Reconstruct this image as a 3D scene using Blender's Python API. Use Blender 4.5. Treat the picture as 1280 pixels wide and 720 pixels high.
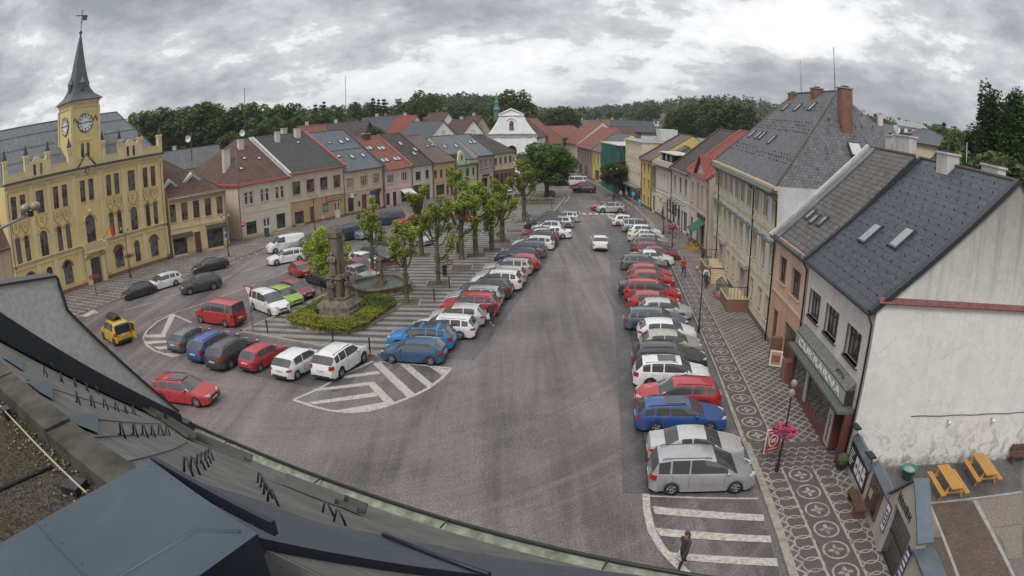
import bpy, bmesh, math, random
from math import pi, sin, cos, radians, hypot, atan2, sqrt
from mathutils import Vector, Matrix, noise
for _o in list(bpy.data.objects):
 bpy.data.objects.remove(_o)
sc = bpy.context.scene
COL = sc.collection
R = random.Random(11)
SKYX, SKYY = 8.6, 1.5
# ------------------------------------------------------------------ camera
LF, LK, PITCH, ROLL, CH = 800.0, 0.12, radians(15.7), radians(-0.75), 14.4
cd = bpy.data.cameras.new('camera')
cam = bpy.data.objects.new('camera', cd)
COL.objects.link(cam)
sc.camera = cam
_cp, _sp = cos(PITCH), sin(PITCH)
CAMROT = Matrix(((1, 0, 0), (0, _sp, -_cp), (0, _cp, _sp))) @ Matrix.Rotation(ROLL, 3, 'Z')
cam.matrix_world = Matrix.Translation((0, 0, CH)) @ CAMROT.to_4x4()
cd.type = 'PANO'
cd.panorama_type = 'FISHEYE_LENS_POLYNOMIAL'
cd.sensor_width = 36
cd.sensor_fit = 'HORIZONTAL'
cd.lens = 18
cd.clip_start = 0.05
cd.clip_end = 8000
_mm = 1280 / 36
cd.fisheye_fov = radians(170)
cd.fisheye_polynomial_k0 = 0
cd.fisheye_polynomial_k1 = -_mm / LF
cd.fisheye_polynomial_k2 = 0
cd.fisheye_polynomial_k3 = -LK * (_mm / LF) ** 3
cd.fisheye_polynomial_k4 = 0
def ray(px, py):
 x, y = px - 640.0, 360.0 - py
 r = hypot(x, y) + 1e-9
 t = r / LF
 t = t * (1 + LK * t * t)
 return CAMROT @ Vector((x / r * sin(t), y / r * sin(t), -cos(t)))
def at(px, py, z=0.0):
 v = ray(px, py)
 s = (z - CH) / v.z
 return Vector((v.x * s, v.y * s, z))
def at_d(px, py, dist):
 """the point seen at a pixel, dist metres away measured along the ground"""
 v = ray(px, py)
 s = dist / hypot(v.x, v.y)
 return Vector((v.x * s, v.y * s, CH + v.z * s))
# ------------------------------------------------------------------ sky and light
SUN_EL, SUN_AZ = radians(52), radians(205)      # behind the camera, high, behind cloud
world = bpy.data.worlds.new('World')
sc.world = world
world.use_nodes = True
wn, wl = world.node_tree.nodes, world.node_tree.links
bg = wn['Background']
bg.inputs['Strength'].default_value = 0.13
sky = wn.new('ShaderNodeTexSky')
sky.sky_type = 'NISHITA'
sky.sun_disc = False
sky.sun_elevation = SUN_EL
sky.sun_rotation = SUN_AZ
sky.altitude = 400
tc = wn.new('ShaderNodeTexCoord')
sep = wn.new('ShaderNodeSeparateXYZ')
wl.new(tc.outputs['Generated'], sep.inputs[0])
def wmath(op, a, b=None, c=None, clamp=False):
 n = wn.new('ShaderNodeMath')
 n.operation = op
 n.use_clamp = clamp
 for i, v in enumerate((a, b, c)):
  if v is None:
   continue
  if isinstance(v, (int, float)):
   n.inputs[i].default_value = v
  else:
   wl.new(v, n.inputs[i])
 return n.outputs[0]
def wramp(fac, pts):
 n = wn.new('ShaderNodeValToRGB')
 e = n.color_ramp.elements
 e[0].position, e[0].color = pts[0][0], pts[0][1]
 e[1].position, e[1].color = pts[-1][0], pts[-1][1]
 for p, c in pts[1:-1]:
  q = e.new(p)
  q.color = c
 wl.new(fac, n.inputs[0])
 return n.outputs[0]
zc = wmath('ADD', wmath('MAXIMUM', sep.outputs['Z'], 0.0), 0.36)
cx = wmath('DIVIDE', sep.outputs['X'], zc)
cy = wmath('DIVIDE', sep.outputs['Y'], zc)
comb = wn.new('ShaderNodeCombineXYZ')
wl.new(cx, comb.inputs[0])
wl.new(cy, comb.inputs[1])
def wnoise(scale, detail, rough, dist, off):
 m = wn.new('ShaderNodeMapping')
 m.inputs['Location'].default_value = off
 wl.new(comb.outputs[0], m.inputs[0])
 n = wn.new('ShaderNodeTexNoise')
 n.inputs['Scale'].default_value = scale
 n.inputs['Detail'].default_value = detail
 n.inputs['Roughness'].default_value = rough
 n.inputs['Distortion'].default_value = dist
 wl.new(m.outputs[0], n.inputs['Vector'])
 return n.outputs['Fac']
big = wnoise(0.85, 3, 0.5, 0.3, (SKYX, SKYY, 0))
mid = wnoise(2.8, 10, 0.58, 0.12, (7.3, 1.2, 2))
fin = wnoise(9.5, 9, 0.66, 0.1, (1.3, 4.2, 5))
cl = wmath('ADD', wmath('MULTIPLY', big, 0.75), wmath('MULTIPLY', mid, 0.62))
cl = wmath('ADD', cl, wmath('MULTIPLY', fin, 0.24))
cl = wmath('MULTIPLY', wmath('SUBTRACT', cl, 0.812), 2.5)
cl = wmath('ADD', cl, 0.5, clamp=True)
lum = wramp(cl, [(0.05, (5.3, 5.32, 5.4, 1)), (0.30, (4.7, 4.73, 4.82, 1)), (0.405, (4.15, 4.2, 4.3, 1)), (0.455, (3.3, 3.36, 3.5, 1)),
     (0.60, (2.75, 2.82, 2.98, 1)), (0.74, (2.15, 2.24, 2.4, 1)), (0.98, (1.55, 1.64, 1.8, 1))])
lum2 = wmath('ADD', 0.80, wmath('MULTIPLY', wnoise(14.0, 7, 0.66, 0.1, (3.3, 9.2, 1)), 0.40))
vm = wn.new('ShaderNodeVectorMath')
vm.operation = 'SCALE'
wl.new(lum, vm.inputs[0])
wl.new(lum2, vm.inputs['Scale'])
lum = vm.outputs[0]
hole = wramp(cl, [(0.0, (0.12, 0.12, 0.12, 1)), (0.03, (0, 0, 0, 1))])
wmix = wn.new('ShaderNodeMixRGB')
wl.new(hole, wmix.inputs[0])
wl.new(lum, wmix.inputs[1])
wl.new(sky.outputs[0], wmix.inputs[2])
wl.new(wmix.outputs[0], bg.inputs['Color'])
sl = bpy.data.lights.new('sun', 'SUN')
sl.energy = 1.1
sl.angle = radians(22)
sl.color = (1, 0.97, 0.93)
so = bpy.data.objects.new('sun', sl)
COL.objects.link(so)
_d = Vector((sin(SUN_AZ) * cos(SUN_EL), cos(SUN_AZ) * cos(SUN_EL), sin(SUN_EL)))
so.location = _d * 100
so.rotation_euler = (-_d).to_track_quat('-Z', 'Y').to_euler()
sc.render.engine = 'CYCLES'
sc.view_settings.view_transform = 'Standard'
sc.view_settings.look = 'None'
sc.view_settings.gamma = 1
sc.view_settings.use_curve_mapping = False
sc.view_settings.exposure = 0.72
sc.cycles.max_bounces = 6
sc.cycles.diffuse_bounces = 3
sc.cycles.glossy_bounces = 3
sc.cycles.transparent_max_bounces = 6
sc.cycles.use_denoising = True
# ------------------------------------------------------------------ materials
class NT:
 """small helper round a material node tree"""
 def __init__(s, name):
  s.m = bpy.data.materials.new(name)
  s.m.use_nodes = True
  s.n, s.l = s.m.node_tree.nodes, s.m.node_tree.links
  s.b = s.n['Principled BSDF']
 def node(s, t, **kw):
  n = s.n.new(t)
  for k, v in kw.items():
   setattr(n, k, v)
  return n
 def put(s, sock, v):
  if isinstance(v, (int, float, tuple)):
   sock.default_value = v
  else:
   s.l.new(v, sock)
 def math(s, op, a, b=None, c=None, clamp=False):
  n = s.node('ShaderNodeMath', operation=op, use_clamp=clamp)
  for i, v in enumerate((a, b, c)):
   if v is not None:
    s.put(n.inputs[i], v)
  return n.outputs[0]
 def pos(s, kind='Object', scale=(1, 1, 1), rot=(0, 0, 0), loc=(0, 0, 0)):
  t = s.node('ShaderNodeTexCoord')
  if kind == 'World':
   src = s.node('ShaderNodeNewGeometry').outputs['Position']
  else:
   src = t.outputs[kind]
  m = s.node('ShaderNodeMapping')
  m.inputs['Scale'].default_value = scale
  m.inputs['Rotation'].default_value = rot
  m.inputs['Location'].default_value = loc
  s.l.new(src, m.inputs[0])
  return m.outputs[0]
 def noise(s, vec, scale, detail=4, rough=0.55, dist=0.0):
  n = s.node('ShaderNodeTexNoise')
  n.inputs['Scale'].default_value = scale
  n.inputs['Detail'].default_value = detail
  n.inputs['Roughness'].default_value = rough
  n.inputs['Distortion'].default_value = dist
  s.l.new(vec, n.inputs['Vector'])
  return n.outputs['Fac']
 def ramp(s, fac, pts):
  n = s.node('ShaderNodeValToRGB')
  e = n.color_ramp.elements
  c4 = lambda c: (c, c, c, 1) if isinstance(c, (int, float)) else (c[0], c[1], c[2], 1)
  e[0].position, e[0].color = pts[0][0], c4(pts[0][1])
  e[1].position, e[1].color = pts[-1][0], c4(pts[-1][1])
  for p, c in pts[1:-1]:
   q = e.new(p)
   q.color = c4(c)
  s.l.new(fac, n.inputs[0])
  return n.outputs[0]
 def mix(s, fac, a, b, mode='MIX'):
  n = s.node('ShaderNodeMixRGB', blend_type=mode)
  c4 = lambda c: (c[0], c[1], c[2], 1) if isinstance(c, tuple) else c
  s.put(n.inputs[0], fac)
  s.put(n.inputs[1], c4(a))
  s.put(n.inputs[2], c4(b))
  return n.outputs[0]
 def bump(s, h, strength=0.3, dist=0.02):
  n = s.node('ShaderNodeBump')
  n.inputs['Strength'].default_value = strength
  n.inputs['Distance'].default_value = dist
  s.l.new(h, n.inputs['Height'])
  s.l.new(n.outputs[0], s.b.inputs['Normal'])
 def out(s, color=None, rough=None, metal=None, spec=None):
  if color is not None:
   s.put(s.b.inputs['Base Color'], (color[0], color[1], color[2], 1) if isinstance(color, tuple) else color)
  if rough is not None:
   s.put(s.b.inputs['Roughness'], rough)
  if metal is not None:
   s.put(s.b.inputs['Metallic'], metal)
  if spec is not None:
   s.b.inputs['Specular IOR Level'].default_value = spec
  return s.m
def mul(c, k):
 return (c[0] * k, c[1] * k, c[2] * k)
def srgb(r, g, b):
 f = lambda v: (v / 255 / 12.92) if v / 255 <= 0.04045 else ((v / 255 + 0.055) / 1.055) ** 2.4
 return (f(r), f(g), f(b))
def plain(name, c, rough=0.6, metal=0.0, spec=0.5, var=0.12, scale=6.0):
 t = NT(name)
 n = t.noise(t.pos('World'), scale, 3)
 col = t.mix(t.ramp(n, [(0.3, 0.0), (0.7, 1.0)]), mul(c, 1 - var), mul(c, 1 + var))
 return t.out(col, rough, metal, spec)
def plaster(name, c, dirt=0.5, stain=(0.5, 0.45, 0.4), rough=0.9):
 """rendered wall: fine grain, broad tone changes and rain streaks"""
 t = NT(name)
 w = t.pos('World')
 n1 = t.noise(w, 0.7, 5, 0.6)
 st = t.noise(t.pos('World', scale=(1.6, 1.6, 0.12)), 1.0, 5, 0.6)
 fine = t.noise(w, 14, 3)
 col = t.mix(t.ramp(n1, [(0.3, 0.0), (0.7, 1.0)]), mul(c, 0.90), mul(c, 1.08))
 f = t.math('MULTIPLY', t.ramp(st, [(0.52, 0.0), (0.72, 1.0)]), dirt)
 col = t.mix(f, col, (c[0] * stain[0], c[1] * stain[1], c[2] * stain[2]))
 col = t.mix(0.14, col, t.ramp(fine, [(0.3, 0.0), (0.7, 1.0)]), 'OVERLAY')
 t.bump(fine, 0.2, 0.01)
 return t.out(col, rough, spec=0.2)
def tiles(name, c1, c2, w=0.3, h=0.22, mortar=0.012, gap=(0.03, 0.028, 0.027), rough=0.75, moss=0.25, offset=0.5, streak=0.3, spec=0.4):
 """roof covering in courses; the roof mesh carries a UV in metres"""
 t = NT(name)
 uv = t.pos('UV')
 br = t.node('ShaderNodeTexBrick', offset=offset, squash=1.0)
 br.inputs['Color1'].default_value = (*c1, 1)
 br.inputs['Color2'].default_value = (*c2, 1)
 br.inputs['Mortar'].default_value = (*gap, 1)
 br.inputs['Scale'].default_value = 1.0
 br.inputs['Mortar Size'].default_value = mortar
 br.inputs['Mortar Smooth'].default_value = 0.15
 br.inputs['Brick Width'].default_value = w
 br.inputs['Row Height'].default_value = h
 t.l.new(uv, br.inputs['Vector'])
 wp = t.pos('World')
 n1 = t.noise(wp, 0.45, 6, 0.65)
 n2 = t.noise(t.pos('UV', scale=(1.3, 0.10, 1)), 1.0, 4, 0.6)
 n3 = t.noise(wp, 3.0, 4, 0.6)
 col = t.mix(t.math('MULTIPLY', t.ramp(n1, [(0.4, 0.0), (0.7, 1.0)]), moss), br.outputs['Color'], mul(c1, 0.42))
 col = t.mix(t.math('MULTIPLY', t.ramp(n2, [(0.5, 0.0), (0.75, 1.0)]), streak), col, mul(c2, 1.5))
 col = t.mix(0.35, col, t.ramp(n3, [(0.3, 0.12), (0.7, 0.9)]), 'OVERLAY')
 t.bump(t.math('SUBTRACT', 1.0, br.outputs['Fac']), 0.5, 0.03)
 return t.out(col, rough, spec=spec)
# ------------------------------------------------------------------ mesh builder
class MB:
 def __init__(s):
  s.v, s.f, s.mi, s.uv = [], [], [], []
  s.sm = []
 def face(s, pts, m=0, uv=None, smooth=False):
  i = len(s.v)
  s.v.extend([tuple(p) for p in pts])
  s.f.append(tuple(range(i, i + len(pts))))
  s.mi.append(m)
  s.uv.append(uv)
  s.sm.append(smooth)
  return s
 def shell(s, verts, faces, m=0, smooth=False):
  i = len(s.v)
  s.v.extend([tuple(p) for p in verts])
  for f in faces:
   s.f.append(tuple(i + k for k in f))
   s.mi.append(m)
   s.uv.append(None)
   s.sm.append(smooth)
  return s
 def box(s, c, d, m=0, rz=0.0, taper=1.0):
  x, y, z = d[0] / 2, d[1] / 2, d[2] / 2
  ca, sa = cos(rz), sin(rz)
  vs = []
  for k, zz in ((1.0, -z), (taper, z)):
   for a, b in ((-x, -y), (x, -y), (x, y), (-x, y)):
    a, b = a * k, b * k
    vs.append((c[0] + a * ca - b * sa, c[1] + a * sa + b * ca, c[2] + zz))
  return s.shell(vs, [(0, 3, 2, 1), (4, 5, 6, 7), (0, 1, 5, 4), (1, 2, 6, 5), (2, 3, 7, 6), (3, 0, 4, 7)], m)
 def bb(s, x0, x1, y0, y1, z0, z1, m=0):
  return s.box(((x0 + x1) / 2, (y0 + y1) / 2, (z0 + z1) / 2), (abs(x1 - x0), abs(y1 - y0), abs(z1 - z0)), m)
 def prism(s, poly, z0, z1, m=0, mtop=None):
  """poly: ccw list of (x, y); z0/z1 floats"""
  n = len(poly)
  vs = [(p[0], p[1], z0) for p in poly] + [(p[0], p[1], z1) for p in poly]
  i = len(s.v)
  s.shell(vs, [tuple(reversed(range(n)))], m)
  s.f.append(tuple(i + n + k for k in range(n)))
  s.mi.append(m if mtop is None else mtop)
  s.uv.append(None)
  s.sm.append(False)
  for k in range(n):
   j = (k + 1) % n
   s.f.append((i + k, i + j, i + n + j, i + n + k))
   s.mi.append(m)
   s.uv.append(None)
   s.sm.append(False)
  return s
 def extr(s, poly, axis_a, axis_b, along, m=0):
  """solid from polygon: poly pts (a, b) placed as O + a*A + b*B, swept by vector along; axis_a=(O,A), axis_b=B"""
  O, A = axis_a
  B = axis_b
  O, A, B, along = Vector(O), Vector(A), Vector(B), Vector(along)
  n = len(poly)
  vs = [O + A * a + B * b for a, b in poly]
  vs += [p + along for p in vs]
  fs = [tuple(reversed(range(n))), tuple(range(n, 2 * n))]
  fs += [(k, (k + 1) % n, n + (k + 1) % n, n + k) for k in range(n)]
  return s.shell(vs, fs, m)
 def tube(s, pts, rad, n=8, m=0, cap=True, smooth=True):
  pts = [Vector(p) for p in pts]
  if isinstance(rad, (int, float)):
   rad = [rad] * len(pts)
  base = len(s.v)
  up = Vector((0, 0, 1))
  prev = None
  for i, p in enumerate(pts):
   d = (pts[min(i + 1, len(pts) - 1)] - pts[max(i - 1, 0)])
   if d.length < 1e-9:
    d = Vector((0, 0, 1))
   d.normalize()
   if prev is None:
    a = d.cross(up if abs(d.z) < 0.95 else Vector((1, 0, 0)))
   else:
    a = prev - d * prev.dot(d)
   a.normalize()
   prev = a
   b = d.cross(a)
   for k in range(n):
    t = 2 * pi * k / n
    s.v.append(tuple(p + (a * cos(t) + b * sin(t)) * rad[i]))
  for i in range(len(pts) - 1):
   for k in range(n):
    j = (k + 1) % n
    s.f.append((base + i * n + k, base + i * n + j, base + (i + 1) * n + j, base + (i + 1) * n + k))
    s.mi.append(m)
    s.uv.append(None)
    s.sm.append(smooth)
  if cap:
   for q, rev in ((0, True), (len(pts) - 1, False)):
    idx = [base + q * n + k for k in range(n)]
    s.f.append(tuple(idx if not rev else idx[::-1]))
    s.mi.append(m)
    s.uv.append(None)
    s.sm.append(False)
  return s
 def lathe(s, prof, c=(0, 0, 0), n=16, m=0, axis='Z', smooth=True):
  base = len(s.v)
  for r, h in prof:
   for k in range(n):
    t = 2 * pi * k / n
    if axis == 'Z':
     p = (c[0] + r * cos(t), c[1] + r * sin(t), c[2] + h)
    elif axis == 'Y':
     p = (c[0] + r * cos(t), c[1] + h, c[2] + r * sin(t))
    else:
     p = (c[0] + h, c[1] + r * cos(t), c[2] + r * sin(t))
    s.v.append(p)
  for i in range(len(prof) - 1):
   for k in range(n):
    j = (k + 1) % n
    s.f.append((base + i * n + k, base + i * n + j, base + (i + 1) * n + j, base + (i + 1) * n + k))
    s.mi.append(m)
    s.uv.append(None)
    s.sm.append(smooth)
  return s
 def ball(s, c, r, m=0, n=10, k=6, sq=(1, 1, 1)):
  prof = [(max(1e-4, sin(pi * i / k)), -cos(pi * i / k)) for i in range(k + 1)]
  b = len(s.v)
  s.lathe([(r * a, r * h) for a, h in prof], (0, 0, 0), n, m)
  for i in range(b, len(s.v)):
   p = s.v[i]
   s.v[i] = (c[0] + p[0] * sq[0], c[1] + p[1] * sq[1], c[2] + p[2] * sq[2])
  return s
 def mesh(s, name, mats, autosmooth=None, weld=False):
  me = bpy.data.meshes.new(name)
  me.from_pydata(s.v, [], s.f)
  for m in mats:
   me.materials.append(m)
  me.polygons.foreach_set('material_index', s.mi)
  me.polygons.foreach_set('use_smooth', s.sm)
  if any(u is not None for u in s.uv):
   ul = me.uv_layers.new(name='UVMap')
   for p, u in zip(me.polygons, s.uv):
    if u is not None:
     for li, q in zip(p.loop_indices, u):
      ul.data[li].uv = q
  me.update()
  if weld or autosmooth is not None:
   bm = bmesh.new()
   bm.from_mesh(me)
   bmesh.ops.remove_doubles(bm, verts=bm.verts, dist=1e-4)
   bmesh.ops.recalc_face_normals(bm, faces=bm.faces)
   bm.to_mesh(me)
   bm.free()
  if autosmooth is not None:
   me.polygons.foreach_set('use_smooth', [True] * len(me.polygons))
   me.set_sharp_from_angle(angle=radians(autosmooth))
  return me
 def build(s, name, mats, parent=None, **kw):
  if not isinstance(mats, (list, tuple)):
   mats = [mats]
  return link(name, s.mesh(name, mats, **kw), parent)
def link(name, data, parent=None):
 o = bpy.data.objects.new(name, data)
 COL.objects.link(o)
 if parent is not None:
  o.parent = parent
 return o
def tag(o, label=None, cat=None, group=None, kind=None):
 if label:
  o['label'] = label
 if cat:
  o['category'] = cat
 if group:
  o['group'] = group
 if kind:
  o['kind'] = kind
 return o
def thing(name, loc, label, cat, rz=0.0, group=None):
 o = bpy.data.objects.new(name, None)
 o.empty_display_size = 0.2
 COL.objects.link(o)
 o.location = (loc[0], loc[1], loc[2] if len(loc) > 2 else 0)
 o.rotation_euler = (0, 0, rz)
 return tag(o, label, cat, group)
KIDS = {}
def copy_tree(o, parent=None):
 c = o.copy()
 COL.objects.link(c)
 if parent is not None:
  c.parent = parent
 for ch in list(o.children):
  copy_tree(ch, c)
 return c
def studs(name, pts, size, mat, parent, rz=0.0):
 """small fittings of one kind: the hundred nearest as parts of their own, any rest as one"""
 mw = parent.matrix_basis if parent.parent is None else parent.parent.matrix_basis
 pts = sorted(pts, key=lambda p: (mw @ Vector(p)).to_2d().length)
 b = MB()
 b.box((0, 0, 0), size, 0, rz)
 me = b.mesh(name, [mat])
 for p in pts[:100]:
  link(name, me, parent).location = p
 if pts[100:]:
  b = MB()
  for p in pts[100:]:
   b.box(p, size, 0, rz)
  tag(b.build(name, mat, parent), kind='stuff')
# ------------------------------------------------------------------ ground, road, paving
ST = radians(7.85)                      # the street runs this far to the right of straight ahead
def m_asphalt(name, base, wet=0.5):
 t = NT(name)
 w = t.pos('World')
 al = t.pos('World', scale=(1.0, 0.07, 1), rot=(0, 0, ST))
 n_big = t.noise(w, 0.10, 5, 0.6)
 n_al = t.noise(al, 0.55, 6, 0.65, 0.6)
 n_mid = t.noise(w, 1.1, 6, 0.7)
 n_fine = t.noise(w, 11, 5, 0.7)
 n_grit = t.noise(w, 42, 2, 0.6)
 f = t.math('ADD', t.math('MULTIPLY', n_al, 0.55), t.math('MULTIPLY', n_big, 0.45))
 col = t.mix(t.ramp(f, [(0.42, 0.0), (0.59, 1.0)]), mul(base, 0.66), mul(base, 1.5))
 st2 = t.noise(t.pos('World', scale=(1.0, 0.035, 1), rot=(0, 0, ST)), 2.3, 5, 0.7, 0.35)
 s0 = t.node('ShaderNodeSeparateXYZ')
 t.l.new(w, s0.inputs[0])
 dx, dy = t.math('ADD', s0.outputs['X'], 15.0), t.math('SUBTRACT', s0.outputs['Y'], 47.0)
 cmb = t.node('ShaderNodeCombineXYZ')
 t.put(cmb.inputs[0], t.math('SQRT', t.math('ADD', t.math('MULTIPLY', dx, dx), t.math('MULTIPLY', dy, dy))))
 t.put(cmb.inputs[1], t.math('MULTIPLY', t.math('ARCTAN2', dy, dx), 1.1))
 st3 = t.noise(cmb.outputs[0], 1.7, 5, 0.7, 0.35)
 bend = t.ramp(t.math('MULTIPLY', s0.outputs['Y'], 0.01), [(0.26, 1.0), (0.46, 0.0)])
 st2 = t.math('ADD', t.math('MULTIPLY', st3, bend), t.math('MULTIPLY', st2, t.math('SUBTRACT', 1.0, bend)))
 col = t.mix(t.math('MULTIPLY', t.ramp(st2, [(0.52, 0.0), (0.66, 1.0)]), 0.38), col, mul(base, 1.8))
 s0 = t.node('ShaderNodeSeparateXYZ')
 t.l.new(w, s0.inputs[0])
 dx, dy = t.math('ADD', s0.outputs['X'], 15.0), t.math('SUBTRACT', s0.outputs['Y'], 47.0)
 cmb = t.node('ShaderNodeCombineXYZ')
 t.put(cmb.inputs[0], t.math('SQRT', t.math('ADD', t.math('MULTIPLY', dx, dx), t.math('MULTIPLY', dy, dy))))
 t.put(cmb.inputs[1], t.math('MULTIPLY', t.math('ARCTAN2', dy, dx), 1.1))
 st3 = t.noise(cmb.outputs[0], 1.7, 5, 0.7, 0.35)
 bend = t.ramp(t.math('MULTIPLY', s0.outputs['Y'], 0.01), [(0.26, 1.0), (0.46, 0.0)])
 st2 = t.math('ADD', t.math('MULTIPLY', st3, bend), t.math('MULTIPLY', st2, t.math('SUBTRACT', 1.0, bend)))
 col = t.mix(t.math('MULTIPLY', t.ramp(st2, [(0.34, 1.0), (0.46, 0.0)]), 0.28), col, mul(base, 0.5))
 worn = t.ramp(n_mid, [(0.60, 0.0), (0.78, 1.0)])
 col = t.mix(t.math('MULTIPLY', worn, 0.45), col, mul(base, 2.3))
 col = t.mix(0.55, col, t.ramp(n_fine, [(0.35, 0.1), (0.65, 0.9)]), 'OVERLAY')
 col = t.mix(0.55, col, t.ramp(n_grit, [(0.35, 0.0), (0.65, 1.0)]), 'OVERLAY')
 vo = t.node('ShaderNodeTexVoronoi', feature='DISTANCE_TO_EDGE')
 vo.inputs['Scale'].default_value = 0.11
 wv = t.node('ShaderNodeVectorMath', operation='ADD')
 nz = t.node('ShaderNodeTexNoise')
 nz.inputs['Scale'].default_value = 0.6
 nz.inputs['Detail'].default_value = 5
 t.l.new(w, nz.inputs['Vector'])
 t.l.new(w, wv.inputs[0])
 sc_ = t.node('ShaderNodeVectorMath', operation='SCALE')
 sc_.inputs['Scale'].default_value = 3.0
 t.l.new(nz.outputs['Color'], sc_.inputs[0])
 t.l.new(sc_.outputs[0], wv.inputs[1])
 t.l.new(wv.outputs[0], vo.inputs['Vector'])
 crack = t.ramp(vo.outputs['Distance'], [(0.004, 1.0), (0.009, 0.0)])
 col = t.mix(t.math('MULTIPLY', crack, 0.25), col, mul(base, 0.4))
 rg = t.ramp(t.math('ADD', t.math('MULTIPLY', n_al, 0.5), t.math('MULTIPLY', n_mid, 0.5)),
    [(0.38, 0.62 - 0.34 * wet), (0.62, 0.72)])
 t.bump(t.math('ADD', n_grit, t.math('MULTIPLY', n_fine, 1.5)), 0.35, 0.012)
 return t.out(col, rg, spec=0.5)
M = {}
M['asphalt'] = m_asphalt('asphalt', (0.134, 0.114, 0.109), 0.6)
M['asphalt_dark'] = m_asphalt('bay_asphalt', (0.085, 0.078, 0.078), 0.9)
def m_grass():
 t = NT('meadow')
 w = t.pos('World')
 n1 = t.noise(w, 0.03, 5, 0.6)
 n2 = t.noise(w, 0.8, 5, 0.7)
 col = t.mix(t.ramp(n1, [(0.35, 0.0), (0.65, 1.0)]), (0.035, 0.06, 0.018), (0.075, 0.10, 0.035))
 col = t.mix(0.5, col, t.ramp(n2, [(0.3, 0.15), (0.7, 0.85)]), 'OVERLAY')
 return t.out(col, 0.9, spec=0.1)
M['grass'] = m_grass()
def m_paint():
 t = NT('road_paint')
 w = t.pos('World')
 n = t.noise(w, 5.5, 6, 0.7)
 g = t.noise(w, 30, 3, 0.7)
 wear = t.ramp(t.math('ADD', t.math('MULTIPLY', n, 0.6), t.math('MULTIPLY', g, 0.4)), [(0.42, 0.0), (0.60, 1.0)])
 col = t.mix(wear, (0.56, 0.52, 0.47), (0.25, 0.23, 0.215))
 return t.out(col, 0.6, spec=0.4)
M['paint'] = m_paint()
def m_stripes():
 """plaza paving: dark sett rows between paler slab bands, running across the square"""
 t = NT('plaza_setts')
 uv = t.pos('World', rot=(0, 0, radians(5.0)))
 s = t.node('ShaderNodeSeparateXYZ')
 t.l.new(uv, s.inputs[0])
 fy = t.math('FRACT', t.math('MULTIPLY', s.outputs['Y'], 1 / 1.12))
 band = t.ramp(fy, [(0.0, 1.0), (0.03, 1.0), (0.05, 0.0), (0.50, 0.0), (0.53, 1.0), (1.0, 1.0)])
 br = t.node('ShaderNodeTexBrick')
 br.inputs['Color1'].default_value = (0.9, 0.9, 0.9, 1)
 br.inputs['Color2'].default_value = (0.55, 0.55, 0.55, 1)
 br.inputs['Mortar'].default_value = (0.22, 0.22, 0.22, 1)
 br.inputs['Scale'].default_value = 1
 br.inputs['Brick Width'].default_value = 0.14
 br.inputs['Row Height'].default_value = 0.14
 br.inputs['Mortar Size'].default_value = 0.012
 t.l.new(uv, br.inputs['Vector'])
 w = t.pos('World')
 n = t.noise(w, 0.5, 5, 0.65)
 n2 = t.noise(w, 7, 5, 0.7)
 dark = t.mix(1.0, (0.14, 0.125, 0.118), br.outputs['Color'], 'MULTIPLY')
 light = t.mix(0.3, (0.27, 0.245, 0.225), br.outputs['Color'], 'MULTIPLY')
 col = t.mix(band, dark, light)
 col = t.mix(0.45, col, t.ramp(n, [(0.3, 0.2), (0.7, 0.8)]), 'OVERLAY')
 col = t.mix(0.55, col, t.ramp(n2, [(0.3, 0.15), (0.7, 0.85)]), 'OVERLAY')
 t.bump(br.outputs['Fac'], -0.3, 0.01)
 return t.out(col, t.ramp(n2, [(0.3, 0.42), (0.7, 0.75)]), spec=0.5)
M['setts'] = m_stripes()
def m_mosaic(name, cell, rot):
 """dark mosaic cobbles with a lattice of white stones"""
 t = NT(name)
 uv = t.pos('World', rot=(0, 0, rot))
 s = t.node('ShaderNodeSeparateXYZ')
 t.l.new(uv, s.inputs[0])
 x, y = s.outputs['X'], s.outputs['Y']
 k = 1 / cell
 d1 = t.math('ABSOLUTE', t.math('SUBTRACT', t.math('FRACT', t.math('MULTIPLY', t.math('ADD', x, y), k * 0.7071)), 0.5))
 d2 = t.math('ABSOLUTE', t.math('SUBTRACT', t.math('FRACT', t.math('MULTIPLY', t.math('SUBTRACT', x, y), k * 0.7071)), 0.5))
 d = t.math('MINIMUM', d1, d2)
 line = t.ramp(d, [(0.10, 1.0), (0.135, 0.0)])
 vo = t.node('ShaderNodeTexVoronoi', feature='DISTANCE_TO_EDGE')
 vo.inputs['Scale'].default_value = 17
 t.l.new(t.pos('World'), vo.inputs['Vector'])
 joint = t.ramp(vo.outputs['Distance'], [(0.02, 1.0), (0.09, 0.0)])
 n2 = t.noise(t.pos('World'), 9, 4, 0.7)
 n1 = t.noise(t.pos('World'), 0.6, 5, 0.65)
 col = t.mix(line, (0.105, 0.086, 0.080), (0.36, 0.32, 0.295))
 col = t.mix(t.math('MULTIPLY', joint, 0.55), col, (0.06, 0.055, 0.05))
 col = t.mix(0.45, col, t.ramp(n2, [(0.3, 0.15), (0.7, 0.85)]), 'OVERLAY')
 n3 = t.noise(t.pos('World'), 2.2, 7, 0.75)
 col = t.mix(t.math('MULTIPLY', t.ramp(n3, [(0.48, 0.0), (0.64, 1.0)]), 0.6), col, (0.125, 0.108, 0.10))
 col = t.mix(0.5, col, t.ramp(n1, [(0.3, 0.2), (0.7, 0.8)]), 'OVERLAY')
 return t.out(col, 0.6, spec=0.4)
M['mosaic'] = m_mosaic('mosaic_lattice', 0.43, ST)
M['mosaic_left'] = m_mosaic('mosaic_chequer', 0.85, radians(-30))
M['mosaic_dark'] = NT('mosaic_basalt')
_t = M['mosaic_dark']
_n2 = _t.noise(_t.pos('World'), 18, 4, 0.7)
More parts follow.
